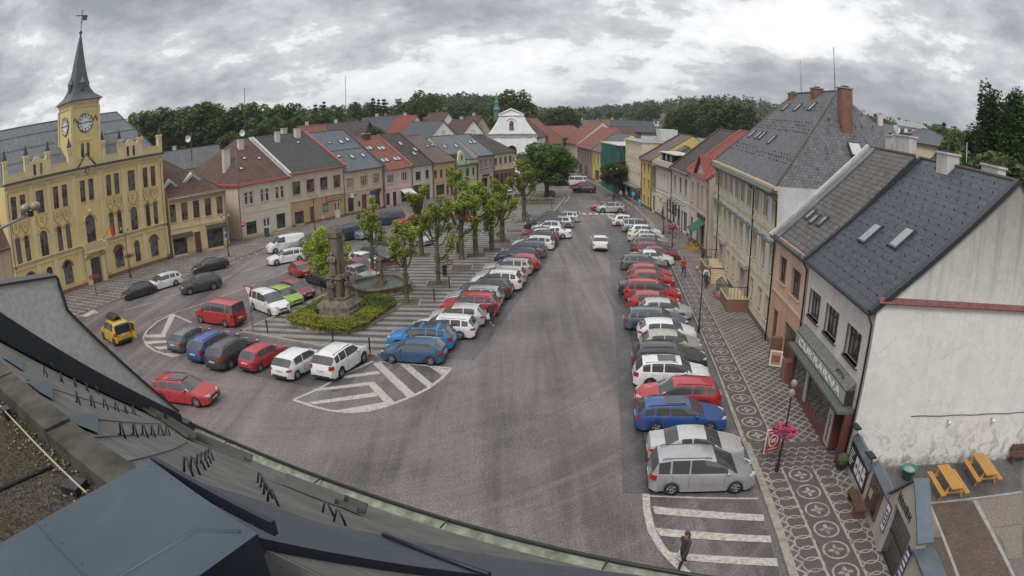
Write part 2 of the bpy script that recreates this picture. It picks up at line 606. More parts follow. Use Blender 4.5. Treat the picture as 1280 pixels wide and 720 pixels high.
M['mosaic_dark'] = _t.out(_t.mix(_t.ramp(_n2, [(0.3, 0.0), (0.7, 1.0)]), (0.06, 0.05, 0.047), (0.135, 0.115, 0.108)), 0.55, spec=0.4)
_t = NT('mosaic_marble')
_n2 = _t.noise(_t.pos('World'), 20, 4, 0.7)
_n3 = _t.noise(_t.pos('World'), 2.6, 7, 0.75)
M['mosaic_white'] = _t.out(_t.mix(_t.ramp(_n3, [(0.50, 0.0), (0.62, 0.85)]), _t.mix(_t.ramp(_n2, [(0.3, 0.0), (0.7, 1.0)]), (0.24, 0.215, 0.195), (0.46, 0.42, 0.385)), (0.15, 0.13, 0.12)), 0.6, spec=0.3)
M['kerb'] = plain('kerb_granite', (0.30, 0.265, 0.225), 0.75, var=0.25, scale=3)
M['concrete'] = plain('concrete', (0.33, 0.31, 0.29), 0.85, var=0.2, scale=2)
TOWN = [(-60, -30), (32, -30), (32, 60), (27, 240), (8, 240), (-3, 140), (-60, 62)]
def sstep(a, b, x):
 t = min(1, max(0, (x - a) / (b - a)))
 return t * t * (3 - 2 * t)
def terrain(x, y):
 ux, uy = 0.575, 0.818
 d = -(x + 35.6) * uy + (y - 76.2) * ux
 s = (x + 35.6) * ux + (y - 76.2) * uy
 h = 0.0
 k = 1 - sstep(-60, 20, x - 0.05 * y)
 h += (6.0 * sstep(26, 95, d) * sstep(-40, 30, s) + 7 * sstep(95, 420, d)) * (0.3 + 0.7 * k)
 h += 9.0 * k * sstep(95, 330, s) * sstep(-8, 60, d + 10) * (1 - sstep(20, 60, x - 0.16 * y))
 r = hypot((x - 190) / 130, (y - 560) / 150)
 h += 18 * math.exp(-r * r * 1.5)
 r = hypot((x - 330) / 190, (y - 330) / 110)
 h += 6 * math.exp(-r * r * 1.4)
 h += 8 * sstep(170, 330, hypot(x - 0, y - 40)) * sstep(30, 200, x - 0.1 * y)
 h += 3 * noise.noise(Vector((x * 0.008, y * 0.008, 0))) * sstep(150, 300, hypot(x, y))
 return max(h, 0.0) - 0.02
def axis(a0, a1, near0, near1, fine, grow):
 out = []
 v = near0
 while v <= near1:
  out.append(v)
  v += fine
 st = fine
 v = out[-1]
 while v < a1:
  st *= grow
  v += st
  out.append(v)
 st = fine
 v = near0
 while v > a0:
  st *= grow
  v -= st
  out.insert(0, v)
 return out
b = MB()
xs = axis(-3000, 3000, -260, 420, 10, 1.22)
ys = axis(-200, 6000, -60, 700, 10, 1.22)
vs = [(x, y, terrain(x, y)) for y in ys for x in xs]
nx = len(xs)
b.shell(vs, [(j * nx + i, j * nx + i + 1, (j + 1) * nx + i + 1, (j + 1) * nx + i) for j in range(len(ys) - 1) for i in range(nx - 1)], 0, True)
tag(b.build('ground', M['grass']), kind='structure')
b = MB()
b.face([(-62, -12, 0.004), (30, -12, 0.004), (29, 60, 0.004), (25, 116, 0.004), (22, 150, 0.004), (21, 215, 0.004), (13, 215, 0.004), (9.0, 150, 0.004), (-2, 138, 0.004), (-62, 64, 0.004)])
tag(b.build('road', M['asphalt']), kind='structure')
def sheet(b, px, z, m=0):
 b.face([(*at(x, y)[:2], z) for x, y in px], m)
def ccw(poly):
 a = sum(poly[i][0] * poly[(i + 1) % len(poly)][1] - poly[(i + 1) % len(poly)][0] * poly[i][1] for i in range(len(poly)))
 return poly if a > 0 else poly[::-1]
def slab(name, poly, h, mat_top, mat_side, kerb_w=0.0):
 poly = ccw([(p[0], p[1]) for p in poly])
 b = MB()
 b.prism(poly, -0.05, h, 1, 0)
 return tag(b.build(name, [mat_top, mat_side]), kind='structure')
b = MB()
b.face([(4.3, 20.8, 0.008), (10.2, 20.0, 0.008), (18.6, 79, 0.008), (12.9, 85, 0.008)])
b.face([(-8.2, 36.2, 0.008), (-2.3, 35.4, 0.008), (9.4, 86.5, 0.008), (4.3, 84, 0.008)])
b.face([(-21.5, 34.5, 0.008), (-9.6, 30.6, 0.008), (-8.2, 35.7, 0.008), (-19.9, 40.1, 0.008)])
tag(b.build('parking_bay', M['asphalt_dark']), kind='structure')
PLAZA = [(-19.9, 40.2), (-8.25, 35.85), (-7.4, 36.6), (-5.0, 45.5), (-2.3, 55.5), (0.9, 67.5), (5.2, 86), (9.3, 106.5), (8.6, 110.5), (1.5, 117.0), (-2.0, 104), (-8.63, 85.5), (-12.3, 66.1), (-15.9, 49.5)]
slab('plaza', PLAZA, 0.12, M['setts'], M['kerb'])
b = MB()
pz = ccw(PLAZA)
for i in range(len(pz)):
 p, q = Vector(pz[i]), Vector(pz[(i + 1) % len(pz)])
 d = (q - p).normalized()
 n = Vector((-d.y, d.x))
 k = int((q - p).length / 1.0) + 1
 for j in range(k):
  a0, a1 = p + (q - p) * (j / k), p + (q - p) * ((j + 1) / k)
  a1 = a1 - d * 0.02
  c = [(*a0, 0.126), (*a1, 0.126), (*(a1 + n * 0.24), 0.126), (*(a0 + n * 0.24), 0.126)]
  b.face(c)
tag(b.build('plaza_kerb', M['kerb']), kind='structure')
KR = [(8.6, 9.0), (9.29, 14.4), (9.87, 18.46), (10.34, 22.2), (10.75, 25.5), (11.3, 29.2), (12.4, 36), (13.5, 43.5), (15.3, 54.5), (17.0, 66.5), (18.3, 79), (18.9, 94), (18.6, 115), (17.6, 124), (15.4, 142), (14.4, 160)]
WR = [(15.6, 165), (17.4, 136), (18.9, 124), (20.2, 109), (20.9, 95), (21.5, 82), (21.2, 72.5), (20.5, 62), (14.85, 20.8), (13.3, 14.1), (12.4, 9)]
slab('pavement', KR + WR, 0.12, M['mosaic'], M['kerb'])
b = MB()
for i in range(len(KR) - 1):
 p, q = Vector(KR[i]), Vector(KR[i + 1])
 d = (q - p).normalized()
 n = Vector((d.y, -d.x))
 k = max(1, int((q - p).length / 1.0))
 for j in range(k):
  a0, a1 = p + (q - p) * (j / k), p + (q - p) * ((j + 1) / k) - d * 0.02
  b.face([(*(a0 - n * 0.004), 0.127), (*(a0 + n * 0.34), 0.127), (*(a1 + n * 0.34), 0.127), (*(a1 - n * 0.004), 0.127)], 0)
  for e in range(6):
   c0 = a0 + (a1 - a0) * (e / 6.0)
   c1 = a0 + (a1 - a0) * ((e + 0.86) / 6.0)
   if p.y < 24:
    for g_ in range(2):
     o0, o1 = 0.03 + g_ * 0.15, 0.16 + g_ * 0.15
     b.face([(*(c0 - n * o1), 0.010), (*(c0 - n * o0), 0.010), (*(c1 - n * o0), 0.010), (*(c1 - n * o1), 0.010)], 1)
tag(b.build('kerb', [M['kerb'], plain('gutter_setts', (0.15, 0.14, 0.13), 0.7, var=0.3)]), kind='structure')
def ring(b, c, r0, r1, z, m, n=28):
 for k in range(n):
  a, e = 2 * pi * k / n, 2 * pi * (k + 1) / n
  b.face([(c[0] + r0 * cos(a), c[1] + r0 * sin(a), z), (c[0] + r1 * cos(a), c[1] + r1 * sin(a), z),
    (c[0] + r1 * cos(e), c[1] + r1 * sin(e), z), (c[0] + r0 * cos(e), c[1] + r0 * sin(e), z)], m)
def petal(b, c, ang, r0, r1, w, z, m):
 pts = []
 for k in range(7):
  t = k / 6
  pts.append((r0 + (r1 - r0) * t, w * sin(pi * t ** 0.8)))
 poly = pts + [(x, -y) for x, y in reversed(pts[1:-1])]
 ca, sa = cos(ang), sin(ang)
 b.face([(c[0] + x * ca - y * sa, c[1] + x * sa + y * ca, z) for x, y in poly], m)
mo = MB()
def circle_band(p0, p1, n, half, r):
 p0, p1 = Vector(p0), Vector(p1)
 d = (p1 - p0) / n
 u = d.normalized()
 v = Vector((u.y, -u.x))
 a, e = p0 - d * 0.5, p1 + d * 0.5
 q = lambda p, o: (*(p + v * o), 0.128)
 mo.face([q(a, -half), q(a, half), q(e, half), q(e, -half)], 0)
 for sgn in (-1, 1):
  mo.face([(*(a + v * (sgn * half - 0.05)), 0.132), (*(a + v * (sgn * half + 0.05)), 0.132), (*(e + v * (sgn * half + 0.05)), 0.132), (*(e + v * (sgn * half - 0.05)), 0.132)], 1)
 th = atan2(u.y, u.x)
 for i in range(n + 1):
  c = p0 + d * i
  ring(mo, c, r * 0.84, r, 0.132, 1)
  for k in range(4):
   petal(mo, c, th + k * pi / 2, 0.03, r * 0.62, r * 0.17, 0.132, 1)
def chain_band(p0, p1, n, half, r):
 p0, p1 = Vector(p0), Vector(p1)
 d = (p1 - p0) / n
 u = d.normalized()
 v = Vector((u.y, -u.x))
 a, e = p0 - d * 0.5, p1 + d * 0.5
 mo.face([(*(a - v * half), 0.1275), (*(a + v * half), 0.1275), (*(e + v * half), 0.1275), (*(e - v * half), 0.1275)], 0)
 for i in range(n + 1):
  ring(mo, p0 + d * i, r * 0.86, r, 0.1315 + 0.0004 * (i % 2), 1, 24)
def off(p, q, o):
 p, q = Vector(p), Vector(q)
 u = (q - p).normalized()
 v = Vector((u.y, -u.x))
 return (p + v * o, q + v * o)
LOW = ((10.95, 9.8), (12.25, 20.6))
UPP = ((11.5, 24.5), (16.95, 64.2))
circle_band(*LOW, 8, 0.76, 0.57)
chain_band(*off(*LOW, -1.14), 16, 0.36, 0.46)
chain_band(*off(*LOW, 1.22), 16, 0.42, 0.46)
circle_band(*UPP, 29, 0.72, 0.55)
for row in range(5):
 for k in range(9):
  c = Vector((10.75 + k * 0.5 + (row % 2) * 0.25, 21.35 + row * 0.42 - k * 0.07))
  n = 10
  for i in range(n):
   a, e = pi * i / n, pi * (i + 1) / n
   mo.face([(c.x + 0.19 * cos(a), c.y + 0.19 * sin(a), 0.131), (c.x + 0.25 * cos(a), c.y + 0.25 * sin(a), 0.131),
      (c.x + 0.25 * cos(e), c.y + 0.25 * sin(e), 0.131), (c.x + 0.19 * cos(e), c.y + 0.19 * sin(e), 0.131)], 1)
mo.face([(10.5, 21.25, 0.1265), (14.75, 20.7, 0.1265), (15.1, 23.2, 0.1265), (10.8, 23.85, 0.1265)], 0)
tag(mo.build('pavement_mosaic', [M['mosaic_dark'], M['mosaic_white']]), kind='structure')
KL = [(-45.5, 33), (-40.2, 43), (-37.5, 50.7), (-33.6, 58.0), (-31.2, 64.0), (-29.3, 72.0), (-24.2, 82.5), (-15.5, 96.0), (-6.2, 109.5), (0.5, 118.5), (3.5, 127)]
WL = [(2.5, 131), (0.6, 128), (-35.3, 76.4), (-35.3, 71.8), (-41.4, 66.1), (-54, 38)]
slab('left_pavement', KL + WL, 0.12, M['mosaic_left'], M['kerb'])
# ------------------------------------------------------------------ painted road markings
mk = MB()
Z = 0.013
NZ = [0]
def zlift(z):
 NZ[0] += 1
 return z + NZ[0] * 0.00012
def stroke(p, q, w, z=Z, m=0):
 p, q = Vector(p[:2]), Vector(q[:2])
 d = (q - p).normalized()
 n = Vector((-d.y, d.x)) * (w / 2)
 z = zlift(z)
 mk.face([(*(p - n), z), (*(q - n), z), (*(q + n), z), (*(p + n), z)], m)
def strokes(pts, w, z=Z):
 for i in range(len(pts) - 1):
  stroke(at(*pts[i]), at(*pts[i + 1]), w, z)
def wp(*pts):
 z = zlift(Z)
 mk.face([(*at(*p)[:2], z) for p in pts])
def m36(pts):       # pixel in the 3.6x crop that starts at (340, 330)
 return [(340 + x / 3.6, 330 + y / 3.6) for x, y in pts]
strokes(m36([(97, 611), (180, 640), (260, 660), (350, 668), (430, 662), (500, 645), (565, 622), (640, 592), (700, 562), (760, 518), (805, 470)]), 0.22)
strokes(m36([(97, 611), (200, 568), (330, 496), (455, 438)]), 0.2, Z + 0.002)
strokes(m36([(485, 440), (640, 452), (805, 470)]), 0.2, Z + 0.002)
for q in ([(452, 447), (490, 443), (650, 592), (610, 602)], [(570, 448), (612, 448), (728, 545), (700, 556)],
   [(700, 458), (740, 460), (790, 478), (765, 500)], [(425, 536), (460, 530), (553, 625), (515, 634)],
   [(180, 575), (195, 562), (450, 530), (440, 546)], [(290, 520), (320, 504), (478, 482), (490, 494)],
   [(150, 625), (195, 632), (478, 596), (462, 578)], [(285, 660), (360, 668), (530, 640), (505, 622)]):
 wp(*m36(q))
def m36b(pts):
 return [(160 + x / 3.6, 340 + y / 3.6) for x, y in pts]
strokes(m36b([(200, 190), (130, 225), (85, 265), (68, 298), (85, 330), (120, 355), (205, 383)]), 0.2)
strokes(m36b([(200, 190), (285, 228)]), 0.2, Z + 0.002)
strokes(m36b([(205, 383), (290, 355)]), 0.2, Z + 0.002)
for q in ([(188, 192), (215, 195), (170, 280), (150, 280)], [(80, 283), (170, 280), (170, 294), (78, 296)], [(80, 313), (165, 308), (190, 318), (90, 325)],
   [(115, 338), (190, 332), (230, 342), (140, 350)], [(165, 368), (290, 352), (300, 362), (200, 380)]):
 wp(*m36b(q))
def m36c(pts):
 return [(x / 3.6, 340 + y / 3.6) for x, y in pts]
strokes(m36c([(330, 180), (380, 147)]), 0.2)
strokes(m36c([(380, 147), (440, 185)]), 0.2, Z + 0.002)
strokes(m36c([(350, 200), (440, 185)]), 0.2, Z + 0.002)
for q in ([(340, 185), (395, 158), (405, 166), (350, 196)], [(365, 200), (415, 172), (428, 180), (395, 202)]):
 wp(*m36c(q))
for p, q in (((155, 388), (192, 378)), ((205, 373), (242, 361)), ((252, 358), (290, 345)), ((300, 341), (345, 326))):
 stroke(at(*p), at(*q), 0.14)
for p, q in (((148, 378), (250, 347)), ((192, 400), (262, 377)), ((272, 373), (320, 355)), ((330, 351), (372, 334))):
 stroke(at(*p), at(*q), 0.12)
for p in ((293, 327), (303, 324), (312, 321), (322, 318)):
 q = at(*p)
 stroke(q, q + Vector((-1.6, 1.9, 0)), 0.12)
def m58(pts):
 return [(780 + x / 5.82, 600 + y / 5.82) for x, y in pts]
strokes(m58([(160, 103), (165, 220), (200, 370), (270, 490), (350, 585), (470, 690), (520, 740)]), 0.3)
for q in ([(185, 113), (190, 124), (975, 143), (975, 131)], [(205, 192), (225, 248), (1020, 302), (1012, 254)],
   [(225, 350), (262, 408), (1075, 458), (1065, 408)], [(330, 528), (390, 582), (1118, 630), (1112, 572)],
   [(560, 710), (600, 760), (1190, 800), (1170, 750)]):
 wp(*m58(q))
for k in range(7):
 x = 713 + k * 7.6
 wp((x, 266.2), (x + 4.2, 266.2), (x + 4.4, 268.8), (x, 268.8))
for x0, x1, y0 in ((757, 768, 267), (772, 778, 266.5), (760, 775, 271), (764, 775, 275)):
 wp((x0, y0), (x1, y0), (x1 + 1.5, y0 + 2.2), (x0 + 1.5, y0 + 2.2))
strokes([(757, 266), (768, 277), (775, 278)], 0.2)
strokes([(688, 262), (697, 251), (703, 243), (712, 243), (711, 248), (706, 253)], 0.2)
strokes([(738, 243), (765, 246)], 0.25)
strokes([(764, 246), (760, 249)], 0.25)
tag(mk.build('road_marking', M['paint']), kind='structure')
b = MB()
for pts in (((815, 622), (806, 560), (798, 500), (791, 440), (786, 380)),):
 for i in range(len(pts) - 1):
  p, q = at(*pts[i]), at(*pts[i + 1])
  n = Vector((-(q - p).y, (q - p).x, 0)).normalized() * 0.022
  b.face([(*(p - n)[:2], 0.0098), (*(q - n)[:2], 0.0098), (*(q + n)[:2], 0.0098), (*(p + n)[:2], 0.0098)], 0)
for cx, cy, lx, ly in ((0.4, 26.5, 2.2, 3.4), (4.2, 44, 1.4, 5.5), (-6.5, 22.5, 3.0, 1.8), (7.8, 68, 1.5, 4.0)):
 ca, sa = cos(-ST), sin(-ST)
 b.face([(cx + x * ca - y * sa, cy + x * sa + y * ca, 0.0092) for x, y in ((-lx / 2, -ly / 2), (lx / 2, -ly / 2), (lx / 2, ly / 2), (-lx / 2, ly / 2))], 1)
tag(b.build('road_repair', [plain('bitumen_joint', (0.03, 0.028, 0.028), 0.5), m_asphalt('patch_asphalt', (0.118, 0.101, 0.097), 0.7)]), kind='structure')
# ------------------------------------------------------------------ building kit
def m_glass(name, dark, light, amount):
 t = NT(name)
 w = t.pos('World')
 n = t.noise(w, 0.9, 2, 0.5)
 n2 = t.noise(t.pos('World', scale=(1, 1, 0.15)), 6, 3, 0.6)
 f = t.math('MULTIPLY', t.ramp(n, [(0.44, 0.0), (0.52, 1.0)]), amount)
 curtain_sheen = t.mix(t.ramp(n2, [(0.3, 0.0), (0.7, 1.0)]), mul(light, 0.6), light)  # pale curtain tone, raised to paint in the sky reflected by panes
 return t.out(t.mix(f, dark, curtain_sheen), 0.06, spec=0.7)
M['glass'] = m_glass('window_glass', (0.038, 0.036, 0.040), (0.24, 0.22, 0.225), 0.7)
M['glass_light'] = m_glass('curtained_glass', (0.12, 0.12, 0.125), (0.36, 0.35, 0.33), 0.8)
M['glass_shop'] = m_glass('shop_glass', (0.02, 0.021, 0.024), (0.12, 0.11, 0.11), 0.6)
M['w_white'] = plain('white_frame', (0.66, 0.65, 0.62), 0.5, var=0.06)
M['w_brown'] = plain('brown_frame', (0.14, 0.075, 0.06), 0.5)
M['w_dark'] = plain('dark_frame', (0.045, 0.035, 0.033), 0.5)
M['w_cream'] = plain('cream_frame', (0.55, 0.47, 0.30), 0.55)
M['door_brown'] = plain('door_wood', (0.11, 0.055, 0.04), 0.55, var=0.25)
M['gutter'] = plain('gutter_zinc', (0.10, 0.09, 0.088), 0.45, 0.5)
M['pipe_blue'] = plain('dark_downpipe', (0.035, 0.03, 0.05), 0.4, 0.3)
M['pipe_brown'] = plain('brown_downpipe', (0.09, 0.05, 0.045), 0.45, 0.2)
M['brick'] = tiles('chimney_brick', (0.26, 0.075, 0.05), (0.20, 0.06, 0.04), 0.25, 0.08, 0.01, (0.28, 0.24, 0.21))
M['chim_render'] = plaster('chimney_render', (0.58, 0.54, 0.51), 0.5)
M['zinc'] = plain('zinc_sheet', (0.30, 0.31, 0.33), 0.45, 0.6, var=0.2, scale=1.5)
M['white_sheet'] = plain('pale_flashing', (0.52, 0.50, 0.49), 0.6, 0.0, var=0.15, scale=2)
M['red_sheet'] = plain('red_flashing', (0.33, 0.10, 0.075), 0.55, 0.0, var=0.2, scale=3)
M['tin_red'] = plain('red_gutter', (0.36, 0.09, 0.085), 0.5)
M['black'] = plain('black_metal', (0.02, 0.02, 0.022), 0.45)
M['white'] = plain('white_paint', (0.72, 0.71, 0.69), 0.5, var=0.06)
M['tile_brown'] = tiles('brown_clay_tiles', (0.115, 0.055, 0.042), (0.175, 0.082, 0.062), 0.24, 0.30, 0.03, moss=0.55)
M['tile_red'] = tiles('red_clay_tiles', (0.215, 0.085, 0.06), (0.26, 0.11, 0.08), 0.24, 0.30, 0.022, (0.12, 0.035, 0.025), moss=0.25)
M['tile_redmetal'] = tiles('red_pan_roof', (0.225, 0.06, 0.048), (0.25, 0.07, 0.055), 0.5, 3.0, 0.03, (0.12, 0.03, 0.025), moss=0.2)
M['tile_dark'] = tiles('dark_old_tiles', (0.070, 0.050, 0.044), (0.110, 0.082, 0.072), 0.26, 0.26, 0.025, moss=0.6)
M['tile_greybrown'] = tiles('grey_brown_tiles', (0.165, 0.118, 0.102), (0.195, 0.142, 0.125), 0.3, 0.34, 0.03, (0.07, 0.05, 0.045), moss=0.3)
M['felt'] = tiles('bitumen_roof', (0.055, 0.056, 0.055), (0.064, 0.065, 0.063), 7.0, 0.9, 0.012, (0.04, 0.04, 0.04), moss=0.3)
M['metal_blue'] = tiles('blue_grey_metal_tiles', (0.125, 0.145, 0.17), (0.135, 0.155, 0.18), 0.28, 0.35, 0.05, (0.06, 0.07, 0.085), rough=0.5, moss=0.1)
M['grey_sheet'] = tiles('grey_shingle', (0.13, 0.145, 0.16), (0.15, 0.165, 0.18), 0.5, 0.5, 0.01, (0.09, 0.1, 0.11), rough=0.55, moss=0.15)
M['slate'] = tiles('grey_slate', (0.10, 0.103, 0.11), (0.145, 0.147, 0.152), 0.32, 0.26, 0.02, (0.05, 0.05, 0.053), rough=0.6, moss=0.2)
M['slate_dk'] = tiles('anthracite_tiles', (0.050, 0.058, 0.074), (0.062, 0.070, 0.088), 0.9, 0.42, 0.018, (0.02, 0.022, 0.028), rough=0.42, moss=0.0, streak=0.12)
M['slate_old'] = tiles('weathered_slate', (0.115, 0.11, 0.10), (0.16, 0.15, 0.14), 0.42, 0.36, 0.03, (0.045, 0.043, 0.04), moss=0.4)
WCACHE = {}
def arc_pts(w, h, n=10):
 """outline of an opening w wide and h high with a semicircular head; starts lower left, goes ccw seen from outside"""
 r = w / 2
 pts = [(-r, 0), (r, 0), (r, h - r)]
 for k in range(1, n):
  a = pi * k / n
  pts.append((r * cos(a), h - r + r * sin(a)))
 pts.append((-r, h - r))
 return pts
def window_mesh(w, h, style, fm, arch):
 key = (round(w, 2), round(h, 2), style, fm, arch)
 if key in WCACHE:
  return WCACHE[key]
 b = MB()
 t = 0.085 if w > 0.7 else 0.075
 d = 0.07
 r = w / 2
 if arch:
  pts = arc_pts(w, h)
  n = len(pts)
  for i in range(n):
   p, q = pts[i], pts[(i + 1) % n]
   ip = [(x * (1 - 2 * t / w), (y - h / 2) * (1 - 2 * t / h) + h / 2) for x, y in (p, q)]
   b.face([(p[0], 0, p[1]), (q[0], 0, q[1]), (ip[1][0], 0, ip[1][1]), (ip[0][0], 0, ip[0][1])])
   b.face([(ip[0][0], 0, ip[0][1]), (ip[1][0], 0, ip[1][1]), (ip[1][0], d, ip[1][1]), (ip[0][0], d, ip[0][1])])
 else:
  b.bb(-r, -r + t, 0, d, 0, h)
  b.bb(r - t, r, 0, d, 0, h)
  b.bb(-r + t, r - t, 0, d, 0, t)
  b.bb(-r + t, r - t, 0, d, h - t, h)
 hi = h - t
 if style in ('T', '2T', '3T'):
  zt = h * 0.68
  b.bb(-r + t, r - t, 0.005, d, zt - t / 2, zt + t / 2)
  if style == '2T':
   b.bb(-t * 0.55, t * 0.55, 0.003, d, t, zt - t / 2)
  if style == '3T':
   for x in (-w / 6, w / 6):
    b.bb(x - t * 0.5, x + t * 0.5, 0.003, d, t, zt - t / 2)
    b.bb(x - t * 0.5, x + t * 0.5, 0.003, d, zt + t / 2, h - t)
  if style == 'T' and w > 0.75:
   b.bb(-t * 0.5, t * 0.5, 0.003, d, t, zt - t / 2)
 if style == '2':
  b.bb(-t * 0.6, t * 0.6, 0.003, d, t, hi)
 if style == '3':
  for x in (-w / 6, w / 6):
   b.bb(x - t * 0.5, x + t * 0.5, 0.003, d, t, hi)
 f = b.mesh('window', [M[fm]])
 g = MB()
 if arch:
  g.face([(x, d * 0.6, z) for x, z in arc_pts(w - 0.04, h - 0.03)])
 else:
  g.face([(-r + 0.02, d * 0.6, 0.02), (r - 0.02, d * 0.6, 0.02), (r - 0.02, d * 0.6, h - 0.02), (-r + 0.02, d * 0.6, h - 0.02)])
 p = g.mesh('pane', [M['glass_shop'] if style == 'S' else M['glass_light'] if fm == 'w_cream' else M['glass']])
 WCACHE[key] = (f, p)
 return WCACHE[key]
def put_window(root, u, z, w, h, style='2T', fm='w_white', arch=False, y=0.13, rz=0.0, name='window', x=None):
 f, p = window_mesh(w, h, style, fm, arch)
 o = link(name, f, root)
 o.location = (u, y, z)
 o.rotation_euler = (0, 0, rz)
 link('pane', p, o)
 return o
def wall_grid(b, u0, u1, z0, z1, holes, m=0, rev=0.16, fn=None, mrev=None):
 """a wall in the plane y = 0 with real openings; fn maps (u, y, z) to the mesh"""
 fn = fn or (lambda u, y, z: (u, y, z))
 back_m = m if mrev is None else mrev
 mrev = m
 us = sorted({u0, u1, *[h[0] for h in holes], *[h[1] for h in holes]})
 zs = sorted({z0, z1, *[h[2] for h in holes], *[h[3] for h in holes]})
 us = [u for u in us if u0 <= u <= u1]
 zs = [z for z in zs if z0 <= z <= z1]
 for i in range(len(us) - 1):
  run = None
  for j in range(len(zs) - 1):
   cu, cz = (us[i] + us[i + 1]) / 2, (zs[j] + zs[j + 1]) / 2
   inside = any(h[0] < cu < h[1] and h[2] < cz < h[3] for h in holes)
   if inside:
    if run is not None:
     b.face([fn(us[i], 0, run), fn(us[i + 1], 0, run), fn(us[i + 1], 0, zs[j]), fn(us[i], 0, zs[j])], m)
     run = None
   elif run is None:
    run = zs[j]
  if run is not None:
   b.face([fn(us[i], 0, run), fn(us[i + 1], 0, run), fn(us[i + 1], 0, zs[-1]), fn(us[i], 0, zs[-1])], m)
 for h in holes:
  a, e, c, d = h[:4]
  arch = len(h) > 4 and h[4]
  w = e - a
  mid = (a + e) / 2
  if arch:
   pts = arc_pts(w, d - c)
   head = pts[2:]
   P = [(mid + x, c + z) for x, z in pts]
   hp = [(mid + x, c + z) for x, z in head]
   k = len(hp)
   for i in range(k - 1):
    corner = (e, d) if i < (k - 1) / 2 else (a, d)
    b.face([fn(hp[i][0], 0, hp[i][1]), fn(corner[0], 0, corner[1]), fn(hp[i + 1][0], 0, hp[i + 1][1])], m)
  else:
   P = [(a, c), (e, c), (e, d), (a, d)]
  for i in range(len(P)):
   p, q = P[i], P[(i + 1) % len(P)]
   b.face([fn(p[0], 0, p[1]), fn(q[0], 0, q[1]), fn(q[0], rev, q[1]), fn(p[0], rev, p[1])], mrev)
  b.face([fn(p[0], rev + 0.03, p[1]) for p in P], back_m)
def slope(b, pts, m=0, th=0.0):
 """a roof plane with a UV in metres: u along the first edge, v up the slope"""
 P = [Vector(p) for p in pts]
 e = (P[1] - P[0]).normalized()
 n = e.cross(P[-1] - P[0]).normalized()
 v = n.cross(e)
 if n.z < 0:
  n = -n
 b.face(P, m, [((p - P[0]).dot(e), (p - P[0]).dot(v)) for p in P])
 if th:
  lo = [p - n * th for p in P]
  b.face(lo[::-1], m)
  for i in range(len(P)):
   j = (i + 1) % len(P)
   b.face([lo[i], lo[j], P[j], P[i]], m)
def chimney(roof, x, y, w, d, z0, z1, mat='chim_render', cap='white_sheet'):
 b = MB()
 for (p, q) in (((-w / 2, -d / 2), (w / 2, -d / 2)), ((w / 2, -d / 2), (w / 2, d / 2)), ((w / 2, d / 2), (-w / 2, d / 2)), ((-w / 2, d / 2), (-w / 2, -d / 2))):
  L = hypot(q[0] - p[0], q[1] - p[1])
  b.face([(x + p[0], y + p[1], z0), (x + q[0], y + q[1], z0), (x + q[0], y + q[1], z1), (x + p[0], y + p[1], z1)], 0,
    [(0, 0), (L, 0), (L, z1 - z0), (0, z1 - z0)])
 b.box((x, y, z1 + 0.05), (w + 0.16, d + 0.16, 0.1), 1)
 b.box((x, y, z1 + 0.16), (w * 0.5, d * 0.5, 0.12), 2)
 return b.build('chimney', [M[mat], M[cap], M['black']], roof)
def skylight(roof, c, e, v, w=0.8, h=1.1):
 """roof window lying on the slope; c centre, e along the eave, v up the slope"""
 e, v = Vector(e).normalized(), Vector(v).normalized()
 n = e.cross(v)
 c = Vector(c)
 b = MB()
 q = lambda a, bb, k: c + e * a + v * bb + n * k
 w2, h2 = w / 2, h / 2
 for (a0, a1, b0, b1) in ((-w2, w2, -h2, -h2 + 0.1), (-w2, w2, h2 - 0.1, h2), (-w2, -w2 + 0.08, -h2 + 0.1, h2 - 0.1), (w2 - 0.08, w2, -h2 + 0.1, h2 - 0.1)):
  vs = [q(a, bb, k) for k in (-0.05, 0.1) for a, bb in ((a0, b0), (a1, b0), (a1, b1), (a0, b1))]
  b.shell(vs, [(0, 3, 2, 1), (4, 5, 6, 7), (0, 1, 5, 4), (1, 2, 6, 5), (2, 3, 7, 6), (3, 0, 4, 7)], 0)
 b.face([q(-w2 + 0.08, -h2 + 0.1, 0.07), q(w2 - 0.08, -h2 + 0.1, 0.07), q(w2 - 0.08, h2 - 0.1, 0.07), q(-w2 + 0.08, h2 - 0.1, 0.07)], 1)
 return b.build('skylight', [M['gutter'], M['sky_glass']], roof)
M['sky_glass'] = NT('roof_window_glass').out((0.55, 0.57, 0.6), 0.08, 0.85)
